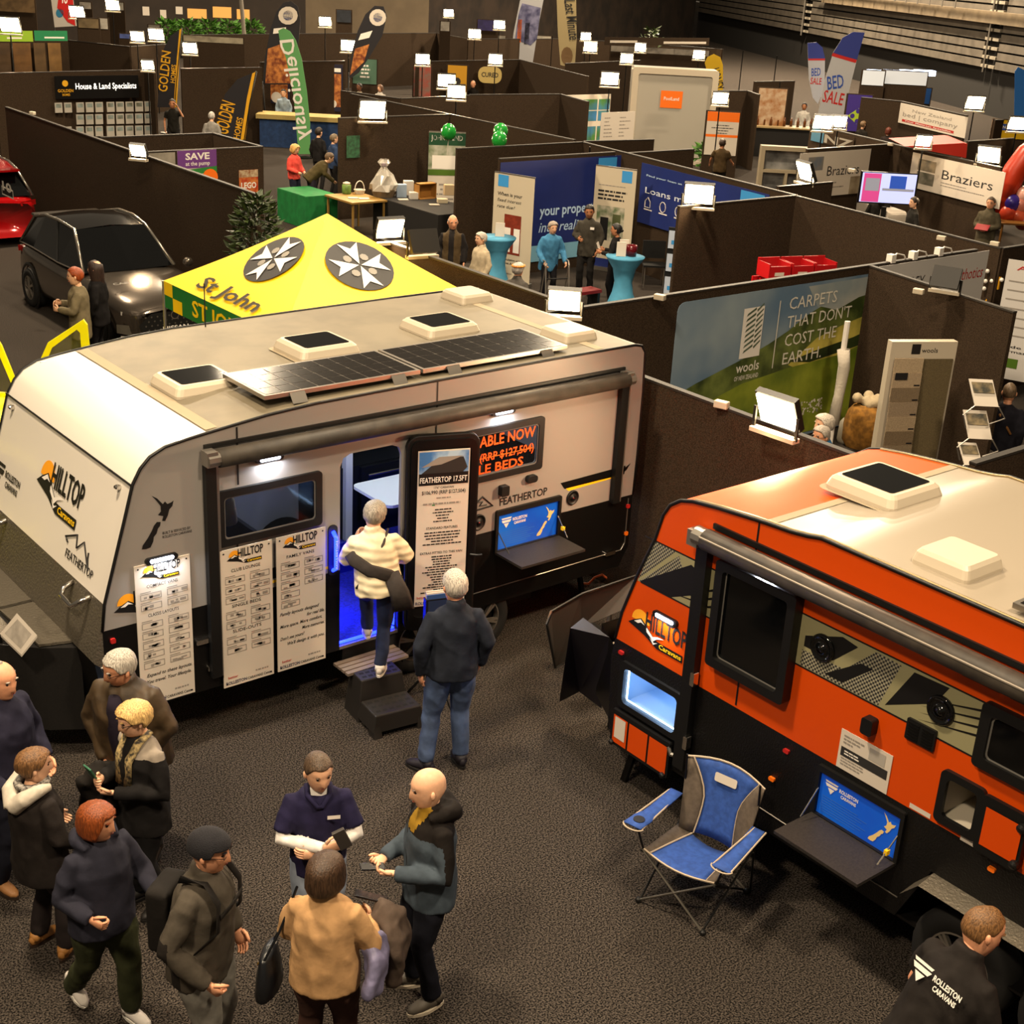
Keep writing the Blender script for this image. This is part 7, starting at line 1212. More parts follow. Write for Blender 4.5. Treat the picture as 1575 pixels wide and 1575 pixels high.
o, f = bp((83, 117), (214, 150), 2.3, 'X', M('gloss_black_sign', '0c0b0b', .3), 'black house and land sign with glowing white lettering', 'sign'); T_(f, o, 'House & Land Specialists', .24, .97, .42, GLOW, .26, .01); plate(f, circ(.12 * f.W, .68 * f.H, .14 * f.H, 14), 'logo_ring', GOLD, o, .004); T_(f, o, 'GOLDEN', .03, .21, .3, GOLD, .13); T_(f, o, 'HOMES', .08, .17, .14, GOLD, .1)
p0 = G(83, 117, 2.3); Fg_ = FX(p0.y - .06)
rk = thing('brochure_wall', 'rows of white house plan brochures on the black wall below the glowing sign', 'brochure rack', Fg_.p(Fg_.at(155, 205)[0], 0, 0))
for r_ in range(3):
    for c_ in range(10):
        if r_ == 1 and c_ in (0, 1): continue
        x = 83 + c_ * 14.6 + (4 if c_ > 1 else 0) + (3 if c_ > 4 else 0); y = 158 + r_ * 18.5 - c_ * .25; u0, v0, u1, v1 = uvrect(Fg_, (x, y), (x + 12.5, y + 15)); b = MB().poly(rect_pts((u0, v0), (u1, v1)), frame=Fg_, off=.05, thick=.03).build('brochure', M('brochure_white', 'a8a298', .5), rk); plate(Fg_, rect_pts((u0 + .03, v0 + (v1 - v0) * .5), (u1 - .03, v1 - .03)), 'brochure_photo', PH('housebrochure', '5a5a4a', '8a9a9a', 3), b, .054)
o, f = bp((-8, 47), (51, 64), 2.9, 'X', M('lime_sign', '8ab028', .5), 'lime green fascia sign of the timber stand', 'sign'); R_(f, o, .3, .25, .7, .4, WHITE, 'fine_print')
o, f = bp((52, 47), (104, 63), 2.9, 'X', M('emerald_sign', '1c7a4c', .5), 'emerald green fascia sign of the timber stand', 'sign'); R_(f, o, .3, .25, .9, .4, WHITE, 'fine_print')
for i, (x0, x1, c_) in enumerate(((-6, 18, '4a3620'), (19, 50, '6a4a26'), (51, 72, '5a4428'), (73, 103, '7a5a30'))): bp((x0, 66), (x1, 112), 2.3, 'X', M('timber_' + c_, c_, .5, var=.25, scale=2), ('dark timber sample panel at the left edge', 'reddish timber sample panel second from the left edge', 'grey brown timber sample panel third from the left', 'pale timber sample panel next to the book rack')[i], 'panel')
F = FC(G(150, 108, 0)); o, f = poster(F, (133, 57), (196, 78), PAPER, 'white and blue header board over the magazine rack', 'sign', off=.1); R_(f, o, .35, .1, .66, .95, M('royal_blue', '28489a', .5)); R_(f, o, .38, .55, .63, .75, WHITE, 'fine_print'); R_(f, o, .38, .25, .6, .4, WHITE, 'fine_print')
mr = thing('magazine_rack', 'stepped magazine rack below the white and blue header board', 'rack', F.p(F.at(160, 105)[0], 0, 0))
for i in range(6): u0, v0, u1, v1 = uvrect(F, (115, 76 + i * 5.5), (194, 80 + i * 5.5)); MB().poly(rect_pts((u0, v0), (u1, v1)), frame=F, off=.05 + .04 * i, thick=.03).build('shelf', PH('magazines', '8a7a60', '4a4438', 6), mr)
MB().poly(rect_pts(F.at(115, 106), F.at(194, 76)), frame=F, thick=.04).build('back_board', FELT, mr)
FOOD = PH('food', '6a2c10', 'c07a3a', 7)
o, f = bp((280, 108), (402, 172), 2.3, 'X', NVY, 'navy banner with food photographs and seasonings lettering', 'banner'); T_(f, o, 'WORLD CLASS SEASONINGS & SAUCES', .05, .97, .83, M('lilac_letter', 'b8b0c8', .5), .09, .006)
for x0, y0, x1, y1 in ((.03, .5, .19, .74), (.2, .5, .38, .74), (.03, .24, .19, .48), (.2, .24, .38, .48), (.4, .24, .72, .74), (.74, .24, .96, .74)): R_(f, o, x0, y0, x1, y1, FOOD, 'food_photo')
for i in range(2): R_(f, o, .06, .13 - .08 * i, .36, .17 - .08 * i, WHITE, 'fine_print')
for tl, br, lab in (((404, 100), (446, 160), 'navy food poster left of the green flag'), ((497, 98), (527, 172), 'tall navy food poster at the stall corner'), ((434, 182), (490, 224), 'navy food print on the blue counter front')):
    o, f = bp(tl, br, 2.3 if tl[1] < 150 else .85, 'C', NVY, lab, 'poster'); R_(f, o, .08, .1, .92, .8, FOOD, 'food_photo'); R_(f, o, .1, .84, .9, .92, WHITE, 'heading'); plate(f, circ(.5 * f.W, .16 * f.H, .2 * f.W, 14), 'roundel', PAPER, o, .005)
pc = G(402, 226); bl = MB().obox(pc + RT * 1.3 + Vector((.3, .4, .45)), RT, Vector((-RT.y, RT.x, 0)), (0, 0, 1), 1.35, .4, .45).build('food_counter', M('blue_cloth', '1c3660', .8, var=.2, scale=8), None, origin=pc); tag(bl, 'blue cloth covered counter of the food stall', 'counter'); MB().obox(pc + RT * 1.3 + Vector((.3, .4, .96)), RT, Vector((-RT.y, RT.x, 0)), (0, 0, 1), 1.45, .5, .07).build('straw_trim', M('straw', 'a8925a', .9, bump=.8, scale=30), bl)
o, f = bp((455, 54), (554, 90), 2.3, 'X', PAPER, 'long white banner of small portrait photographs', 'banner'); R_(f, o, .25, .88, .95, .98, M('teal_print', '4a8a8a', .5)); m = MB()
for i in range(14):
    for j in range(5): m.poly(rect_pts(((.25 + .05 * i) * f.W, (.08 + .16 * j) * f.H), ((.285 + .05 * i) * f.W, (.19 + .16 * j) * f.H)), frame=f, off=.004)
q = m.build('portraits', M('portrait_brown', '4a382c', .6), o); q['kind'] = 'stuff'
o, f = bp((576, 53), (671, 89), 2.3, 'X', PAPER, 'white banner with an arc of green dots', 'banner')
for i in range(8): a = pi * (i + .5) / 8; plate(f, circ((.5 - .3 * cos(a)) * f.W, (.12 + .62 * sin(a)) * f.H, .032 * f.W, 10), 'dot', M('sea_green', '4a9a84', .5), o, .004); R_(f, o, .44 - .4 * cos(a), .2 + .66 * sin(a), .54 - .4 * cos(a), .23 + .66 * sin(a), GREYP, 'caption')
bp((300, 55), (396, 91), 2.3, 'X', PAPER, 'plain white banner behind the golden flag', 'banner')
o, f = bp((543, 90), (579, 130), 2.3, 'C', M('sage_print', '4a6a58', .5), 'sage green poster with pale lettering', 'poster'); lines(f, o, .2 * f.W, .8 * f.W, .7 * f.H, 4, .15 * f.H, .07 * f.H, WHITE, 3)
bp((637, 99), (662, 149), 2.3, 'C', PH('butcher', '6a5a50', '8a3a30', 6), 'poster with a photograph of carved meat'); o, f = bp((689, 100), (717, 142), 2.3, 'C', M('mustard', 'b08010', .5), 'mustard poster with a small figure'); plate(f, circ(.5 * f.W, .4 * f.H, .2 * f.W, 10), 'figure', INK, o)
p = G(737, 103, 2.2); F = FC(p); u0, v0, u1, v1 = uvrect(F, (736, 102), (771, 129)); o = MB().poly(rrect(u0, v0, u1, v1, (v1 - v0) * .42, 6), frame=F, thick=.03).build('oval_sign', M('straw_sign', 'b09a5c', .5), None, origin=F.p((u0 + u1) / 2, v0, 0)); tag(o, 'cream oval sign reading cured on the black wall', 'sign'); text(F, o, 'CURED', (u0 + (u1 - u0) * .14, v0 + (v1 - v0) * .38), (u1 - (u1 - u0) * .14, v0 + (v1 - v0) * .38), INK, (v1 - v0) * .28, .02, off=.005)
o, f = bp((720, 147), (831, 190), 2.3, 'X', M('pool_orange', 'd86812', .5), 'orange pool company banner with teal lettering', 'banner'); T_(f, o, 'Pool', .3, .5, .5, M('pool_teal_dark', '1c5a5c', .5), .28, .03); T_(f, o, 'Land', .5, .78, .46, M('pool_teal', '3a8a7a', .5), .28, .03); R_(f, o, .03, .18, .97, .3, M('pool_teal', '3a8a7a', .5), 'strip'); T_(f, o, 'SALES | PARTS | SERVICE & INSTALLATION | WATER', .05, .95, .21, PAPER, .06, off=.006)
POOLP = PH('pool', '3a7ab0', '4a7a3a', 2); o, f = bp((836, 147), (934, 218), 2.3, 'X', PAPER, 'white panel of swimming pool photographs')
for x0, y0, x1, y1 in ((.02, .45, .3, .9), (.32, .68, .5, .9), (.52, .68, .8, .9), (.82, .68, .99, .9), (.32, .45, .5, .66), (.52, .45, .8, .66), (.82, .45, .99, .66), (.02, .02, .3, .34), (.32, .02, .5, .34), (.52, .02, .8, .34), (.82, .02, .99, .34)): R_(f, o, x0, y0, x1, y1, POOLP, 'pool_photo')
o, f = bp((925, 173), (973, 218), 1.9, 'X', PAPER, 'white price list board beside the pool photographs'); lines(f, o, .1 * f.W, .45 * f.W, .8 * f.H, 6, .12 * f.H, .03 * f.H, GREYP, 3, False); lines(f, o, .55 * f.W, .9 * f.W, .8 * f.H, 6, .12 * f.H, .03 * f.H, GREYP, 4, False)
# white shower unit
p = G(978, 250); F = FC(p); u0, v0, u1, v1 = uvrect(F, (974, 102), (1092, 250)); sw = thing('shower_unit', 'tall white moulded unit with raised frame', 'shower unit', F.p((u0 + u1) / 2, 0, 0)); MB().poly(rrect(u0, .02, u1, v1, .1), frame=F, thick=.7).build('shell', M('gelcoat', 'a8a296', .3), sw); MB().poly(rrect(u0, .02, u1, v1, .1), [rrect(u0 + .2, .15, u1 - .2, v1 - .2, .08)], frame=F, off=.06, thick=.06).build('rim', CREAMP, sw, bevel=.02)
o, f = poster(F, (1017, 139), (1048, 167), ORANGE, 'small orange pool sign stuck on the white unit', 'sign', off=.02); T_(f, o, 'PoolLand', .15, .85, .45, WHITE, .2)
o, f = bp((1089, 171), (1131, 240), 2.0, 'C', PAPER, 'white and orange information stand by the man in brown', 'sign'); R_(f, o, 0, .78, 1, 1, ORANGE); R_(f, o, 0, .42, 1, .48, ORANGE); lines(f, o, .1 * f.W, .9 * f.W, .68 * f.H, 4, .06 * f.H, .02 * f.H, INK, 4)
plant(G(1083, 268), .9, .3, 90, 'green leafy plant by the white moulded unit', leaf=LEAF2, ls=.3, seed=5)
bp((1168, 135), (1204, 196), 2.3, 'C', PH('still', 'b09a80', '8a5a30', 4), 'poster photograph of a copper still'); pd = G(1150, 240); ds = MB().obox(pd + RT * 1.2 + Vector((.2, .3, .5)), RT, Vector((-RT.y, RT.x, 0)), (0, 0, 1), 1.3, .35, .5).build('tasting_counter', BKC, None, origin=pd); tag(ds, 'black tasting counter with pale top full of small bottles', 'counter'); MB().obox(pd + RT * 1.2 + Vector((.2, .3, 1.02)), RT, Vector((-RT.y, RT.x, 0)), (0, 0, 1), 1.35, .4, .025).build('worktop', M('pale_wood', '9a845c', .6), ds)
for i in range(12): q = pd + RT * (.3 + .16 * i) + Vector((.2 + .12 * (i % 3), .3, 1.045)); o = MB().lathe(q, [(.05, 0), (.05, .18), (.02, .24), (.02, .3)], 8).build('bottle', M('amber_bottle', '5a3010', .15), None, smooth=True, origin=q); tag(o, 'small amber bottle on the tasting counter', 'bottle', 'bottles on the tasting counter')
o, f = bp((1386, 158), (1484, 213), 2.4, ((1386, 156), (1488, 178)), PAPER, 'white bed company sign with a red strip', 'sign')
p = G(1385, 157, 2.35); q = G(1486, 176, 2.35); bpy.data.objects.remove(o) if False else None
T_(f, o, 'New Zealand', .2, .78, .66, GREYP, .15, .0); T_(f, o, 'bed | company', .06, .88, .38, GREYP, .2, .004); R_(f, o, .06, .1, .84, .22, REDP, 'red_strip'); T_(f, o, 'Your Mattress Specialist', .1, .8, .13, WHITE, .06, off=.006)
o, f = bp((1305, 145), (1334, 203), 2.3, 'C', M('violet_print', '3a2a7a', .5), 'violet poster with a lime diamond'); plate(f, [(.5 * f.W, .2 * f.H), (.92 * f.W, .42 * f.H), (.5 * f.W, .64 * f.H), (.08 * f.W, .42 * f.H)], 'diamond', M('lime_print', '9ab030', .5), o)
for a, b in ((.5, .28), (.5, .56), (.28, .42), (.72, .42)): plate(f, circ(a * f.W, b * f.H, .1 * f.W, 10), 'diamond_dot', M('violet_print', '3a2a7a', .5), o, .005)
o, f = bp((1394, 134), (1429, 160), 2.2, 'C', M('rain_blue', '1c4a8a', .5), 'blue stall sign reading rain in the far corner', 'sign'); T_(f, o, 'Rain,', .1, .6, .6, WHITE, .2); R_(f, o, .1, .2, .8, .38, WHITE, 'fine_print'); bp((1357, 136), (1392, 158), 2.2, 'C', M('steel_blue', '2f5a94', .5), 'blue counter panel beside the rain sign', 'panel')
for x in (1350, 1375, 1400, 1422): p = G(x, 112, 2.6); o = MB().obox(p, RT, (0, 0, 1), Vector((-RT.y, RT.x, 0)), .4, .1, .2).build('strip_lamp', M('cool_strip', 'cfe0ff', .3, emit=6), None, origin=p); tag(o, 'cool white lamp bar over the far corner stall', 'lamp', 'lamp bars over the far corner stall')
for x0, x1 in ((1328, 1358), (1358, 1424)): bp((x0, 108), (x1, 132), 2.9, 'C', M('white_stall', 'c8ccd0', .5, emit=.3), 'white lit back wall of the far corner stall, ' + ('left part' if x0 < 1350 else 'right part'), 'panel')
o, f = bp((1250, 196), (1312, 232), 2.4, ((1248, 192), (1372, 221)), FELT, 'stall wall with pale block letters', 'sign'); R_(f, o, 0, 0, .3, 1, M('petrol_blue', '2a6a8a', .5)); T_(f, o, 'NZ', .32, .98, .12, M('concrete_letter', '8a847a', .6), .6, .03)
FB = FX(20.98); o, f = poster(FB, (1231, 236), (1330, 296), PAPER, 'white property sign partly behind a floodlight', 'sign'); T_(f, o, 'Braziers', .4, .86, .46, INK, .22, .0); R_(f, o, .12, .6, .33, .9, PH('villa', '8a8070', '5a6a80', 3), 'photo'); R_(f, o, .75, .0, 1, .4, PH('villa2', '7a6a54', 'a89a80', 3), 'photo'); lines(f, o, .4 * f.W, .7 * f.W, .28 * f.H, 2, .1 * f.H, .03 * f.H, GREYP, 4, False)
FB2 = Fr((28.85, 21.0, 0), (-.9, -3.6, 0), (0, 0, 1)).moved(.05); o, f = poster(FB2, (1405, 234), (1537, 322), PAPER, 'large white property sign right of the display screen', 'sign'); T_(f, o, 'Braziers', .36, .9, .44, INK, .26, .0); R_(f, o, .08, .54, .28, .86, PH('villa3', '5a5448', '9a8a70', 3), 'photo'); R_(f, o, .08, .16, .28, .5, PH('villa4', '4a4a3c', '8a8478', 3), 'photo'); lines(f, o, .36 * f.W, .85 * f.W, .32 * f.H, 2, .08 * f.H, .03 * f.H, GREYP, 7, False)
F = FC(G(1325, 263, 2.0)); o, f = poster(F, (1325, 263), (1406, 316), M('screen_frame', '0c0c10', .3), 'bright display screen with pink and blue pictures', 'screen', thick=.06); R_(f, o, .03, .04, .97, .97, M('screen_sky', 'a8b0e0', .4, emit=1.0), 'screen_face'); R_(f, o, .06, .05, .36, .95, M('screen_pink', 'b8407a', .4, emit=.8), 'screen_panel', .004); R_(f, o, .1, .4, .34, .8, M('screen_grey', '8a8a94', .4, emit=.6), 'screen_photo', .005); R_(f, o, .52, .5, .8, .9, M('screen_blue', '2a4aa0', .4, emit=.7), 'screen_house', .005); R_(f, o, .4, .42, .95, .5, M('screen_grey', '8a8a94', .4, emit=.6), 'screen_ground', .005)
MB().obox(F.p(f.o.dot(F.u) - F.o.dot(F.u) + f.W / 2, .6, -.08), F.u, F.v, F.n, .05, .6, .04).build('screen_stand', RUB, o)
pa, pb = G(1222, 318, 0.4), G(1360, 372, .4); dk = thing('reception_desk', 'long white reception desk behind the black partition', 'desk', ((pa.x + pb.x) / 2, (pa.y + pb.y) / 2, 0)); Fd = FG((pa.x, pa.y, 0), (pb.x, pb.y, 0)); L_d = (pb - pa).length; MB().poly(rrect(0, .02, L_d, 1.1, .12), frame=Fd, thick=.5).build('front', PAPER, dk); MB().obox(Fd.p(L_d * .8, 1.2, -.25), Fd.u, Fd.v, Fd.n, .3, .1, .15).build('keyboard_tray', RUB, dk)
cu_ = thing('shelving_display', 'cream framed display unit with dark pictures beside the aisle', 'display unit', G(1208, 300)); F = FC(G(1172, 305)); u0, v0, u1, v1 = uvrect(F, (1172, 224), (1244, 296)); MB().poly(rect_pts((u0, .02), (u1, v1)), [rect_pts((u0 + .12, .12), ((u0 + u1) / 2, v1 / 2)), rect_pts((u0 + .12, v1 / 2 + .08), (u1 - .1, v1 - .12)), rect_pts(((u0 + u1) / 2 + .08, .12), (u1 - .1, v1 / 2))], frame=F, thick=.3).build('frame', M('cream_frame', '8f836c', .6), cu_); MB().poly(rect_pts((u0, .02), (u1, v1)), frame=F, off=-.2, thick=.02).build('pictures', PH('cabinet', '2a2a2c', '8a8a88', 1.5), cu_)
o, f = bp((1530, 184), (1600, 216), 2.4, 'C', M('yellow_fascia', 'c8a010', .5), 'yellow framed stall fascia at the right edge', 'sign'); R_(f, o, .08, .45, 1, .8, M('royal_blue', '28489a', .5)); T_(f, o, 'A NEW ZEALAND', .1, .8, .55, WHITE, .15, off=.006)
p = G(1440, 226, 2.6); cn = thing('red_canopy', 'red canopy roof behind the white property sign', 'canopy', (p.x, p.y, 0)); F = FC(p); MB().poly([F.at(*q) for q in ((1486, 243), (1488, 221), (1482, 220), (1392, 225))], frame=F, thick=1.5).build('canopy_cloth', M('red_canopy', 'c02818', .6), cn); MB().tube([F.p(*F.at(1484, 240), -.1), F.p(F.at(1484, 240)[0], 0, -.1)], .03, 6).build('pole', ALU, cn)
p = G(1570, 400); ow = thing('orange_arch', 'orange inflatable arch with balloons at the right edge', 'arch', p); F = FC(p); MB().tube([F.p(*F.at(*q), 0) for q in ((1538, 330), (1546, 295), (1562, 262), (1580, 238), (1600, 225))], .28, 10).build('tube', M('inflatable_orange', 'c03414', .35), ow, smooth=True)
for i, (x, y, c_) in enumerate(((1545, 325, 'd84a30'), (1560, 330, 'd86040'), (1552, 310, '3a2a8a'), (1565, 312, 'c87a6a'), (1570, 338, 'b04020'), (1572, 298, 'd8a090'))): MB().ell(F.p(*F.at(x, y), .2), .22, 10, 8).build('balloon', M('balloon_' + c_, c_, .3), ow, smooth=True)
table(G(1528, 408), (.78, -.62, 0), 1.6, .6, 1.0, M('oak', '8a5a20', .6), 'tall oak trestle table at the right edge', False, name='trestle_table')
o, f = bp((1445, 372), (1490, 390), .9, 'C', PAPER, 'white leaflets lying behind the black partition', 'leaflets')
# ------------------------------------------------------------------ feather flags
def flag(pts, base, mat, label, texts=(), edge=None, bands=()):
    p = G(*base); F = FC(p); P = [F.at(*q) for q in pts]
    if sum(P[i][0] * P[(i + 1) % len(P)][1] - P[(i + 1) % len(P)][0] * P[i][1] for i in range(len(P))) < 0: P = P[::-1]
    o = thing('feather_flag', label, 'flag', p); m = MB().poly(P, frame=F, off=0, thick=.02); m.build('flag_cloth', mat, o)
    for q, mt in bands:
        Q = [F.at(*c) for c in q]
        if sum(Q[i][0] * Q[(i + 1) % len(Q)][1] - Q[(i + 1) % len(Q)][0] * Q[i][1] for i in range(len(Q))) < 0: Q = Q[::-1]
        plate(F, Q, 'flag_print', mt, o, .006)
    for sx, a, b, h, mt, it in texts: text(F, o, sx, F.at(*a), F.at(*b), mt, h, .012, it, off=.012)
    if edge: MB().tube([F.p(*F.at(*q), -.01) for q in edge] + [p + Vector((0, 0, .02))], .025, 6).build('flagpole', DKMET, o, smooth=True)
    MB().lathe(p, [(.25, 0), (.25, .03), (.04, .06)], 10).build('foot', DKMET, o); return o
NVF = M('flag_black', '17141a', .6); PALE = M('flag_grey', 'a8a8ac', .6); BLUF = M('flag_blue', '24307a', .6)
flag(((242, 165), (246, 110), (252, 75), (262, 55), (280, 43), (276, 90), (269, 165)), (258, 205), NVF, 'black and gold feather flag standing behind the man on the phone', [('GOLDEN', (257, 142), (263, 80), .3, GOLD, 0), ('HOMES', (269, 128), (271, 100), .15, GOLD, 0)], ((280, 43), (272, 120), (268, 170)), [(((276, 46), (280, 43), (276, 90), (272, 165), (267, 165), (272, 90)), GOLD)])
flag(((330, 215), (335, 180), (346, 145), (365, 122), (394, 110), (386, 150), (376, 215)), (372, 250), NVF, 'black and gold feather flag nearest the low booth', [('GOLDEN', (350, 208), (362, 160), .4, GOLD, 0), ('HOMES', (368, 214), (374, 182), .18, GOLD, 0)], ((394, 110), (384, 160), (374, 225)), [(((388, 113), (394, 110), (386, 150), (377, 215), (370, 215), (380, 150)), GOLD)])
flag(((404, 130), (407, 90), (416, 45), (425, 18), (436, 4), (448, 2), (458, 10), (462, 30), (460, 60), (450, 130)), (410, 215), NVF, 'dark food flag with round crest behind the green flag', [], ((404, 125), (408, 180)), [(((421, 44), (440, 42), (439, 50), (420, 52)), WHITE), ([(443 + 15 * cos(t), 24 + 14 * sin(t)) for t in [2 * pi * i / 14 for i in range(14)]], PAPER), ([(443 + 8 * cos(t), 24 + 8 * sin(t)) for t in [2 * pi * i / 12 for i in range(12)]], M('royal_blue', '28489a', .5)), (((408, 128), (412, 75), (440, 65), (448, 128)), FOOD)])
flag(((428, 47), (436, 43), (446, 48), (455, 62), (464, 90), (472, 140), (477, 190), (477, 237), (459, 237), (452, 150), (440, 90), (430, 60)), (470, 243), M('flag_green', '5a9a5a', .6), 'pale green feather flag with white lettering by the food stall', [('Deliciously', (451, 60), (474, 215), -.42, WHITE, 0)], ((477, 237), (478, 242)))
flag(((536, 118), (541, 80), (550, 48), (562, 22), (576, 9), (590, 10), (595, 25), (588, 55), (570, 85), (552, 112), (540, 120)), (534, 200), NVF, 'dark food flag with round crest leaning right', [], ((537, 112), (534, 180)), [(((555, 52), (573, 47), (568, 58), (551, 62)), WHITE), ([(581 + 13 * cos(t), 27 + 13 * sin(t)) for t in [2 * pi * i / 14 for i in range(14)]], PAPER), ([(581 + 7 * cos(t), 27 + 7 * sin(t)) for t in [2 * pi * i / 12 for i in range(12)]], M('royal_blue', '28489a', .5)), (((538, 116), (546, 75), (568, 68), (560, 95)), FOOD)])
flag(((783, 105), (790, 50), (800, 0), (838, -10), (830, 30), (818, 105)), (795, 140), PALE, 'tall white flag with mountain and wine bottle print', [], ((783, 105), (784, 135)), [(((798, 20), (803, 5), (832, 12), (826, 60), (816, 70), (792, 60)), PH('peaks', '3a3a5c', '7a7a9a', 3)), (((795, 65), (797, 30), (803, 30), (801, 65)), ORANGE), (((806, 68), (808, 35), (815, 35), (813, 68)), INK)])
flag(((856, -8), (886, -8), (887, 60), (884, 105), (862, 100), (858, 50)), (872, 145), M('flag_cream', '9a8a64', .6), 'tall cream feather flag with dark script lettering', [('Last Minute', (868, 0), (876, 62), .5, INK, .2)], ((884, 105), (880, 140)), [([(872 + 9 * cos(t), 86 + 14 * sin(t)) for t in [2 * pi * i / 12 for i in range(12)]], M('print_8a6a3a', '6a5030', .6))])
flag(((1112, 140), (1112, 100), (1108, 88), (1098, 83), (1088, 88), (1084, 97), (1090, 120), (1095, 140)), (1108, 190), M('flag_yellow', 'd0a810', .6), 'short yellow flag with dark honey lettering', [('HONEY', (1092, 108), (1100, 140), .4, INK, 0)], ((1112, 140), (1112, 175)))
flag(((1242, 66), (1256, 65), (1265, 73), (1269, 90), (1268, 140), (1262, 150), (1258, 160), (1250, 150), (1244, 120)), (1262, 205), PALE, 'smaller white and blue bed sale flag', [('BED', (1248, 117), (1262, 116), .3, M('royal_blue', '28489a', .5), 0), ('SALE', (1246, 129), (1263, 130), .25, REDP, 0)], ((1268, 140), (1264, 190)), [(((1242, 66), (1256, 65), (1265, 73), (1269, 90), (1243, 90)), BLUF), (((1243, 90), (1269, 90), (1269, 93), (1243, 93)), REDP)])
flag(((1257, 182), (1268, 125), (1282, 80), (1296, 58), (1312, 49), (1330, 50), (1318, 92), (1306, 140), (1298, 187)), (1285, 215), PALE, 'larger white and blue bed sale flag', [('BED', (1273, 138), (1298, 134), .5, M('royal_blue', '28489a', .5), 0), ('SALE', (1264, 156), (1295, 162), .45, REDP, 0)], ((1257, 182), (1275, 212)), [(((1281, 82), (1296, 58), (1312, 49), (1330, 50), (1318, 92)), BLUF), (((1279, 86), (1281, 81), (1318, 92), (1316, 97)), REDP)])
flag(((1560, 182), (1561, 110), (1566, 103), (1580, 110), (1580, 180)), (1562, 230), M('flag_azure', '1c5aa0', .6), 'azure blue flag at the right edge', [], ((1560, 182), (1561, 220)))
flag(((78, -5), (112, -5), (118, 40), (84, 42)), (95, 95), M('flag_white', 'a8a29a', .6), 'red and white corner flag at the top left', [('40', (92, 4), (104, 6), .5, WHITE, 0)], ((84, 42), (86, 80)), [(((90, -5), (112, -5), (116, 40), (104, 34), (88, 12)), REDP), ([(92 + 6 * cos(t), 20 + 7 * sin(t)) for t in [2 * pi * i / 12 for i in range(12)]], M('petrol_blue', '2a6a8a', .5))])
p = G(380, 140); o = thing('white_mast', 'slim white mast rising behind the golden flags', 'mast', p); F = FC(p); MB().tube([F.p(*F.at(380, 105), 0), F.p(*F.at(370, -10), 0)], .09, 8).build('mast', M('mast_white', '8a8276', .5), o); MB().tube([F.p(*F.at(380, 105), 0), p], .09, 8).build('mast_foot', M('mast_white', '8a8276', .5), o)
# exit signs
for i, (x, y, z) in enumerate(((850, 48, 3.0), (1144, 69, 3.4), (1196, 77, 3.4), (1201, 117, 2.7), (908, 217, 2.55), (600, 108, 2.2))):
    p = G(x, y, z); F = FC(p); o = thing('exit_sign', ('green exit sign near the cream script flag', 'left green exit sign hung before the seating', 'right green exit sign hung before the seating', 'green exit sign above the copper still stand', 'green exit sign on top of the partition by the pool booth', 'small white notice on the food stall wall')[i], 'sign', p); s = 1 if i != 4 else .6; MB().poly(rect_pts((-.45 * s, -.2 * s), (.45 * s, .2 * s)), frame=F, thick=.08).build('panel', PAPER if i == 5 else M('exit_white', 'c8e8d0', .4, emit=.6), o)
    if i != 5: plate(F, rect_pts((-.4 * s, -.16 * s), (-.05 * s, .16 * s)), 'exit_symbol', M('exit_green', '0a8a3a', .4, emit=.4), o, .004); plate(F, rect_pts((.05 * s, -.16 * s), (.4 * s, .16 * s)), 'exit_symbol', M('exit_green', '0a8a3a', .4, emit=.4), o, .004)
    if i < 5: MB().tube([p - Vector((0, 0, .2 * s)), Vector((p.x, p.y, 0))], .02, 5).build('stem', DKMET, o)
# hedge planters far left
for i, x in enumerate((258, 290, 322, 354, 386)): plant(G(x, 60, 1.0) * Vector((1, 1, 0)), 1.9, .65, 240, ('leftmost', 'second', 'middle', 'fourth', 'rightmost')[i] + ' leafy hedge planter behind the far stalls, counted from the left', 'hedge', LEAF2, .35, True, None, .7, 20 + i, 'hedge_planter', 'hedge planters behind the far stalls')
plant(G(1000, 84, 2.0) * Vector((1, 1, 0)), 3.2, .5, 160, 'dark potted tree among the far stalls', leaf=LEAF, ls=.3, seed=9)
# ------------------------------------------------------------------ retracted arena seating and far walls
P1, P2 = Vector((76.5, 63.8, 0)), Vector((62.1, 40.4, 0)); dS = (P1 - P2).normalized(); PS = P2 - dS * 16; FSt_ = Fr(PS + dS * 75, -dS, (0, 0, 1)); LS = 75
GRM = M('seat_board_grey', '5a534a', .6, var=.15, scale=1.5); DKS = M('seat_gap_dark', '14110e', .9)
sw_ = MB().poly(rect_pts((0, 0), (LS, 8.6)), frame=FSt_, off=-.3, thick=.2).build('wall_far', DKS, None, origin=FSt_.p(LS / 2, 0, 0)); tag(sw_, kind='structure', label='dark end wall of the arena behind the retracted seating')
cols_ = [FSt_.at(886, 40)[0], FSt_.at(1238, 40)[0], FSt_.at(1526, 60)[0]]; edges = [0] + [c for q in cols_ for c in (q - .8, q + .8)] + [LS]
seats = thing('retracted_seating', 'retracted grey tiered seating stacked against the arena end wall', 'seating', FSt_.p(LS / 2, 0, 0))
for r_ in range(14):
    for k in range(0, len(edges), 2):
        a, b = edges[k], edges[k + 1]
        if b - a > .3: MB().poly(rect_pts((a, 2.2 + r_ * .42), (b, 2.2 + r_ * .42 + .33)), frame=FSt_, off=-.02 * r_, thick=.2).build('seat_board', GRM, seats)
    for cc in cols_:
        for sg in (-1, 1): MB().poly(rect_pts((cc + sg * .42 - .32, 2.2 + r_ * .42), (cc + sg * .42 + .32, 2.2 + r_ * .42 + .14)), frame=FSt_, off=.02, thick=.3).build('stair_tread', M('tread_pale', '8a8274', .6), seats)
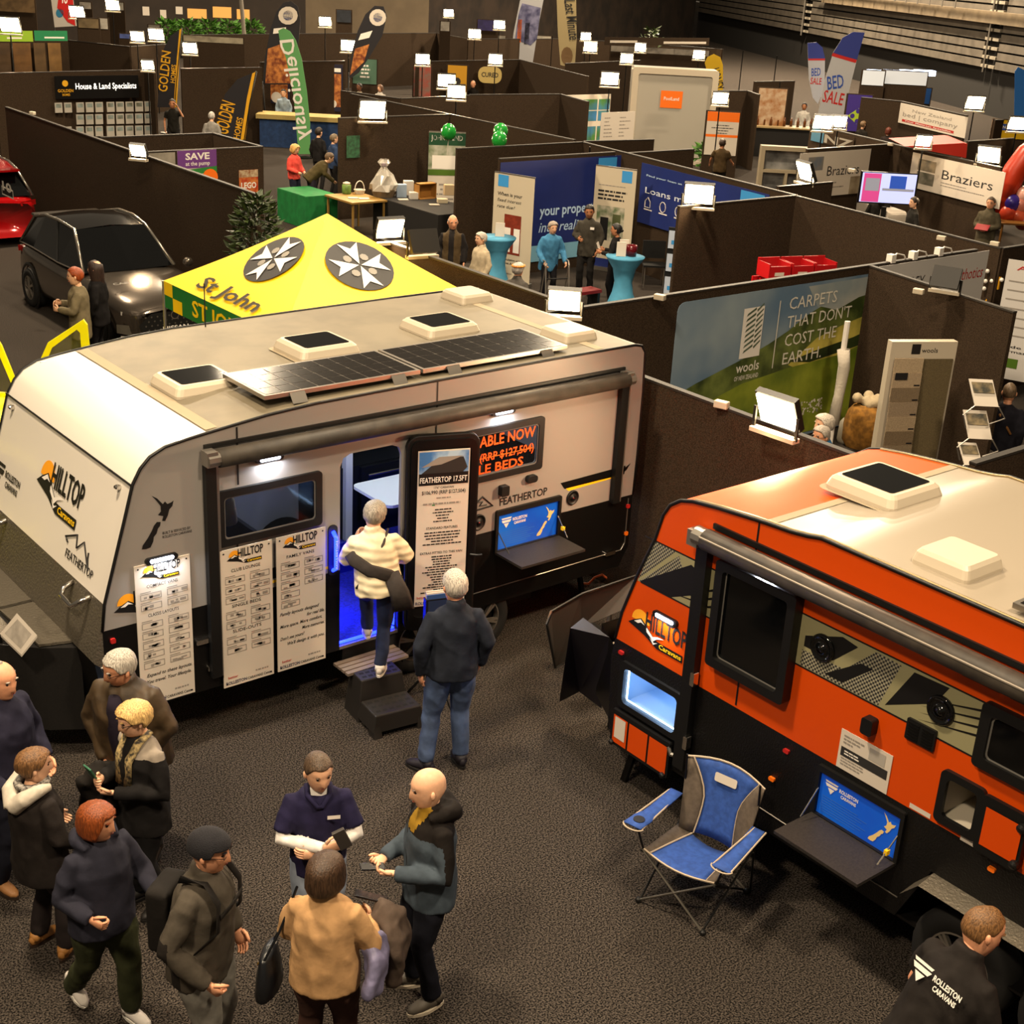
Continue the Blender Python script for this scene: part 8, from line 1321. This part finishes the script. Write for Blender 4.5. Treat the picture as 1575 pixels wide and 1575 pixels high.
for cc in cols_: MB().tube([FSt_.p(cc, 2.0, .2), FSt_.p(cc, 8, .2)], .05, 6).build('handrail', ALU, seats)
fa = FSt_.at(1270, 4); bv = FSt_.at(1400, 20)[1]; bal = MB().poly([(fa[0], bv), (LS, bv), (LS, bv + .55), (fa[0], bv + .55)], frame=FSt_, off=.3, thick=.3).build('balcony_beam', M('concrete_beam', '6a5c48', .8, var=.15, scale=2), None, origin=FSt_.p(LS * .8, bv, 0)); tag(bal, kind='structure', label='concrete balcony edge above the retracted seating')
for i in range(14): u = fa[0] + 1.2 + i * 1.6; MB().tube([FSt_.p(u, bv + .55, .9), FSt_.p(u, bv + 1.6, .9)], .04, 6).build('railing_post', ALU, bal)
MB().tube([FSt_.p(fa[0], bv + 1.6, .9), FSt_.p(LS, bv + 1.6, .9)], .05, 6).build('top_rail', ALU, bal)
# left end wall
W0, W1 = G(-60, 0, 2.2), G(470, 0, 3.0); W0.z = W1.z = 0; FLW = FG(W0, W1); LW = (W1 - W0).length
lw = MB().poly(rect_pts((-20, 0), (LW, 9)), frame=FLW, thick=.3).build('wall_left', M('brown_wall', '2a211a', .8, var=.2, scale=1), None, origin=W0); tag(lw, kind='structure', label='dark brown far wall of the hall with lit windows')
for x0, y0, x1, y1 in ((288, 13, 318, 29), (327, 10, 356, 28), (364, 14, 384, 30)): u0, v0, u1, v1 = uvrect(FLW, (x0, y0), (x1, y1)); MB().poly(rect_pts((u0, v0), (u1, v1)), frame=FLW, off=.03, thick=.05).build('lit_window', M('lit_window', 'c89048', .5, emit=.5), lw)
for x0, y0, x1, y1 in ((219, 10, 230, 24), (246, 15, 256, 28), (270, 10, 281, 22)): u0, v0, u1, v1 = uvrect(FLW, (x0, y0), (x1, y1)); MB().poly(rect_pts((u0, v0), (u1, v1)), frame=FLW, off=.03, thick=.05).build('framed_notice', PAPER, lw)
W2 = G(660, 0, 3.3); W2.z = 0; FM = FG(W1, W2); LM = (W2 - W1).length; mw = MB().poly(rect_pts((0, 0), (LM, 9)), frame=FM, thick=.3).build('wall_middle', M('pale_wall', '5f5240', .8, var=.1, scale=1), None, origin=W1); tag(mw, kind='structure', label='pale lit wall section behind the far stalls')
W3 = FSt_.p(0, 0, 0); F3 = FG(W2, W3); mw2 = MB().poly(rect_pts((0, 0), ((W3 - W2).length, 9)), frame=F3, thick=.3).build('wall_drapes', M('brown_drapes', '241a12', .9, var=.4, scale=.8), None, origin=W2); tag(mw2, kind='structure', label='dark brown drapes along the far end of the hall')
for x0, y0, x1, y1, lab, c_ in ((-5, -10, 54, 20, 'tan timber wall of the top left stall', '6a5438'), (122, 3, 140, 14, 'white lit product shelf at the top left', 'b8b0a4'), (165, 3, 190, 16, 'white fridge unit of a far stall', 'a8a498'), (120, 28, 152, 44, 'shelf of bottles in a far stall', '6a5a40'), (152, 28, 166, 45, 'white framed poster in a far stall', 'a8a298'), (282, 54, 374, 68, 'white gazebo roof among the far stalls', '8f8672'), (518, 15, 540, 35, 'dark display screen of a far stall', '20242c'), (735, 30, 765, 48, 'violet poster of a far stall', '2c2458'), (735, 53, 776, 85, 'white grid of small photo frames', '7a746a'), (678, 33, 691, 48, 'small white notice by a far lamp', 'a8a298'), (940, 70, 1090, 87, 'row of white photo sheets below the black fascia', '7d766c'), (823, 55, 846, 85, 'white sheets behind the cream script flag', '8a8478'), (184, 52, 210, 60, 'blue sign of a far stall', '5060a0'), (228, 38, 246, 54, 'white shelving of a far stall', '8a8478')): bp((x0, y0), (x1, y1), 2.4 if y1 > 50 else 3.2, 'C', M('far_' + c_, c_, .6, var=.3, scale=3), lab, 'stall panel', name='stall_panel')
o, f = bp((930, 57), (1090, 70), 2.9, 'X', FELT, 'black fascia with white stall lettering in the far row', 'sign'); R_(f, o, .05, .3, .3, .6, PAPER, 'fine_print'); R_(f, o, .55, .2, .97, .5, PAPER, 'fine_print')
# ------------------------------------------------------------------ floodlights
def fl(x, y, lab, z=2.6, on=True, size=.17, power=0, face=270, tilt=-25, cone=130, pole=False):
    o = flood(x, y, z, face, on, size, power, lab, tilt, None, cone)
    if pole: p = G(x, y, z); MB().tube([p - Vector((0, 0, size)), Vector((p.x, p.y, .01))], .02, 6).build('stand_pole', DKMET, o)
fl(600, 352, 'bright floodlight on the partition behind the yellow gazebo', size=.16, power=260, face=300); fl(650, 372, 'unlit black floodlight next to the bright one behind the gazebo', size=.16, on=False, face=120)
fl(868, 463, 'bright floodlight at the partition corner behind the grey caravan roof', size=.15, power=200, face=265); fl(1195, 634, 'large bright floodlight on the partition before the landscape poster', size=.17, power=300, face=222, cone=172)
fl(1075, 299, 'bright floodlight at the top of the loan booth wall', size=.2, power=350, face=262); fl(1238, 264, 'tilted floodlight in front of the white property sign', size=.2, power=250, face=200); fl(573, 169, 'bright floodlight on the garden booth corner', size=.25, power=350, face=285)
fl(1521, 238, 'round bright floodlight right of the red canopy', size=.2, power=250, face=240); fl(1456, 428, 'tilted unlit work light on the partition before the orthotics poster', size=.14, on=False, face=60); fl(212, 232, 'small floodlight on the long partition above the dark hatchback', size=.12, power=160, face=255)
FLAB = ('topmost floodlight in the middle of the far drapes', 'floodlight above the grid of photo frames', 'floodlight beside the violet poster', 'floodlight above the carved meat poster', 'upper floodlight of the pair over the mustard poster', 'lower floodlight of the pair over the mustard poster', 'floodlight above the oval cured sign', 'floodlight before the portrait banner', 'upper floodlight right of the cream script flag', 'lower floodlight right of the cream script flag', 'floodlight above the white moulded unit', 'floodlight above the pool photographs', 'floodlight over the row of white photo sheets', 'floodlight left of the yellow honey flag', 'floodlight over the white and orange stand', 'left floodlight below the bed sale flags', 'right floodlight below the bed sale flags', 'floodlight right of the bed company sign', 'floodlight beside the house and land sign', 'floodlight right of the first golden flag', 'floodlight over the lime green fascia', 'floodlight beside the red corner flag', 'left floodlight of the pair behind the magazine rack', 'right floodlight of the pair behind the magazine rack', 'floodlight over the white fridge unit', 'floodlight below the bed company sign', 'floodlight over the yellow framed fascia', 'floodlight beside the far dark screen')
for i, (x, y, s, pw) in enumerate(((690, 20, .3, 0), (730, 52, .35, 300), (768, 38, .3, 0), (650, 91, .3, 300), (687, 124, .32, 300), (702, 141, .3, 200), (762, 91, .3, 200), (536, 70, .35, 250), (901, 56, .3, 200), (908, 72, .35, 200), (964, 90, .3, 250), (938, 121, .35, 300), (985, 73, .3, 0), (1075, 84, .3, 200), (1108, 151, .28, 200), (1266, 188, .3, 350), (1290, 187, .25, 0), (1500, 158, .35, 250), (227, 100, .22, 300), (292, 74, .3, 250), (15, 38, .4, 300), (118, 18, .35, 0), (211, 56, .3, 250), (240, 53, .35, 0), (173, 8, .35, 0), (1421, 217, .22, 0), (1565, 190, .3, 200), (500, 33, .3, 0))):
    fl(x, y, FLAB[i], 2.8 + (.6 if y < 45 else 0), True, s * .62, pw, 270, pole=True)
for i, (x, y) in enumerate(((1110, 622), (1413, 448), (50, 174), (1015, 457), (1448, 366), (1530, 375), (1310, 262), (1370, 222), (1440, 217))): p = G(x, y, 2.44); o = MB().obox(p, (.3, -.95, 0), (.95, .3, 0), (0, 0, 1), .07, .04, .035).build('power_socket', CREAMP, None, origin=p, bevel=.01); tag(o, 'cream power socket box clipped on ' + ('the partition between the two caravans', 'the wall top right of the landscape poster', 'the long wall above the red hatchback', 'the wall top left of the landscape poster', 'the wall behind the orthotics poster', 'the wall corner by the man with the red folder', 'the wall above the white property sign', 'the wall corner between the property signs', 'the wall near the red canopy')[i], 'socket', 'power sockets on the partition tops')
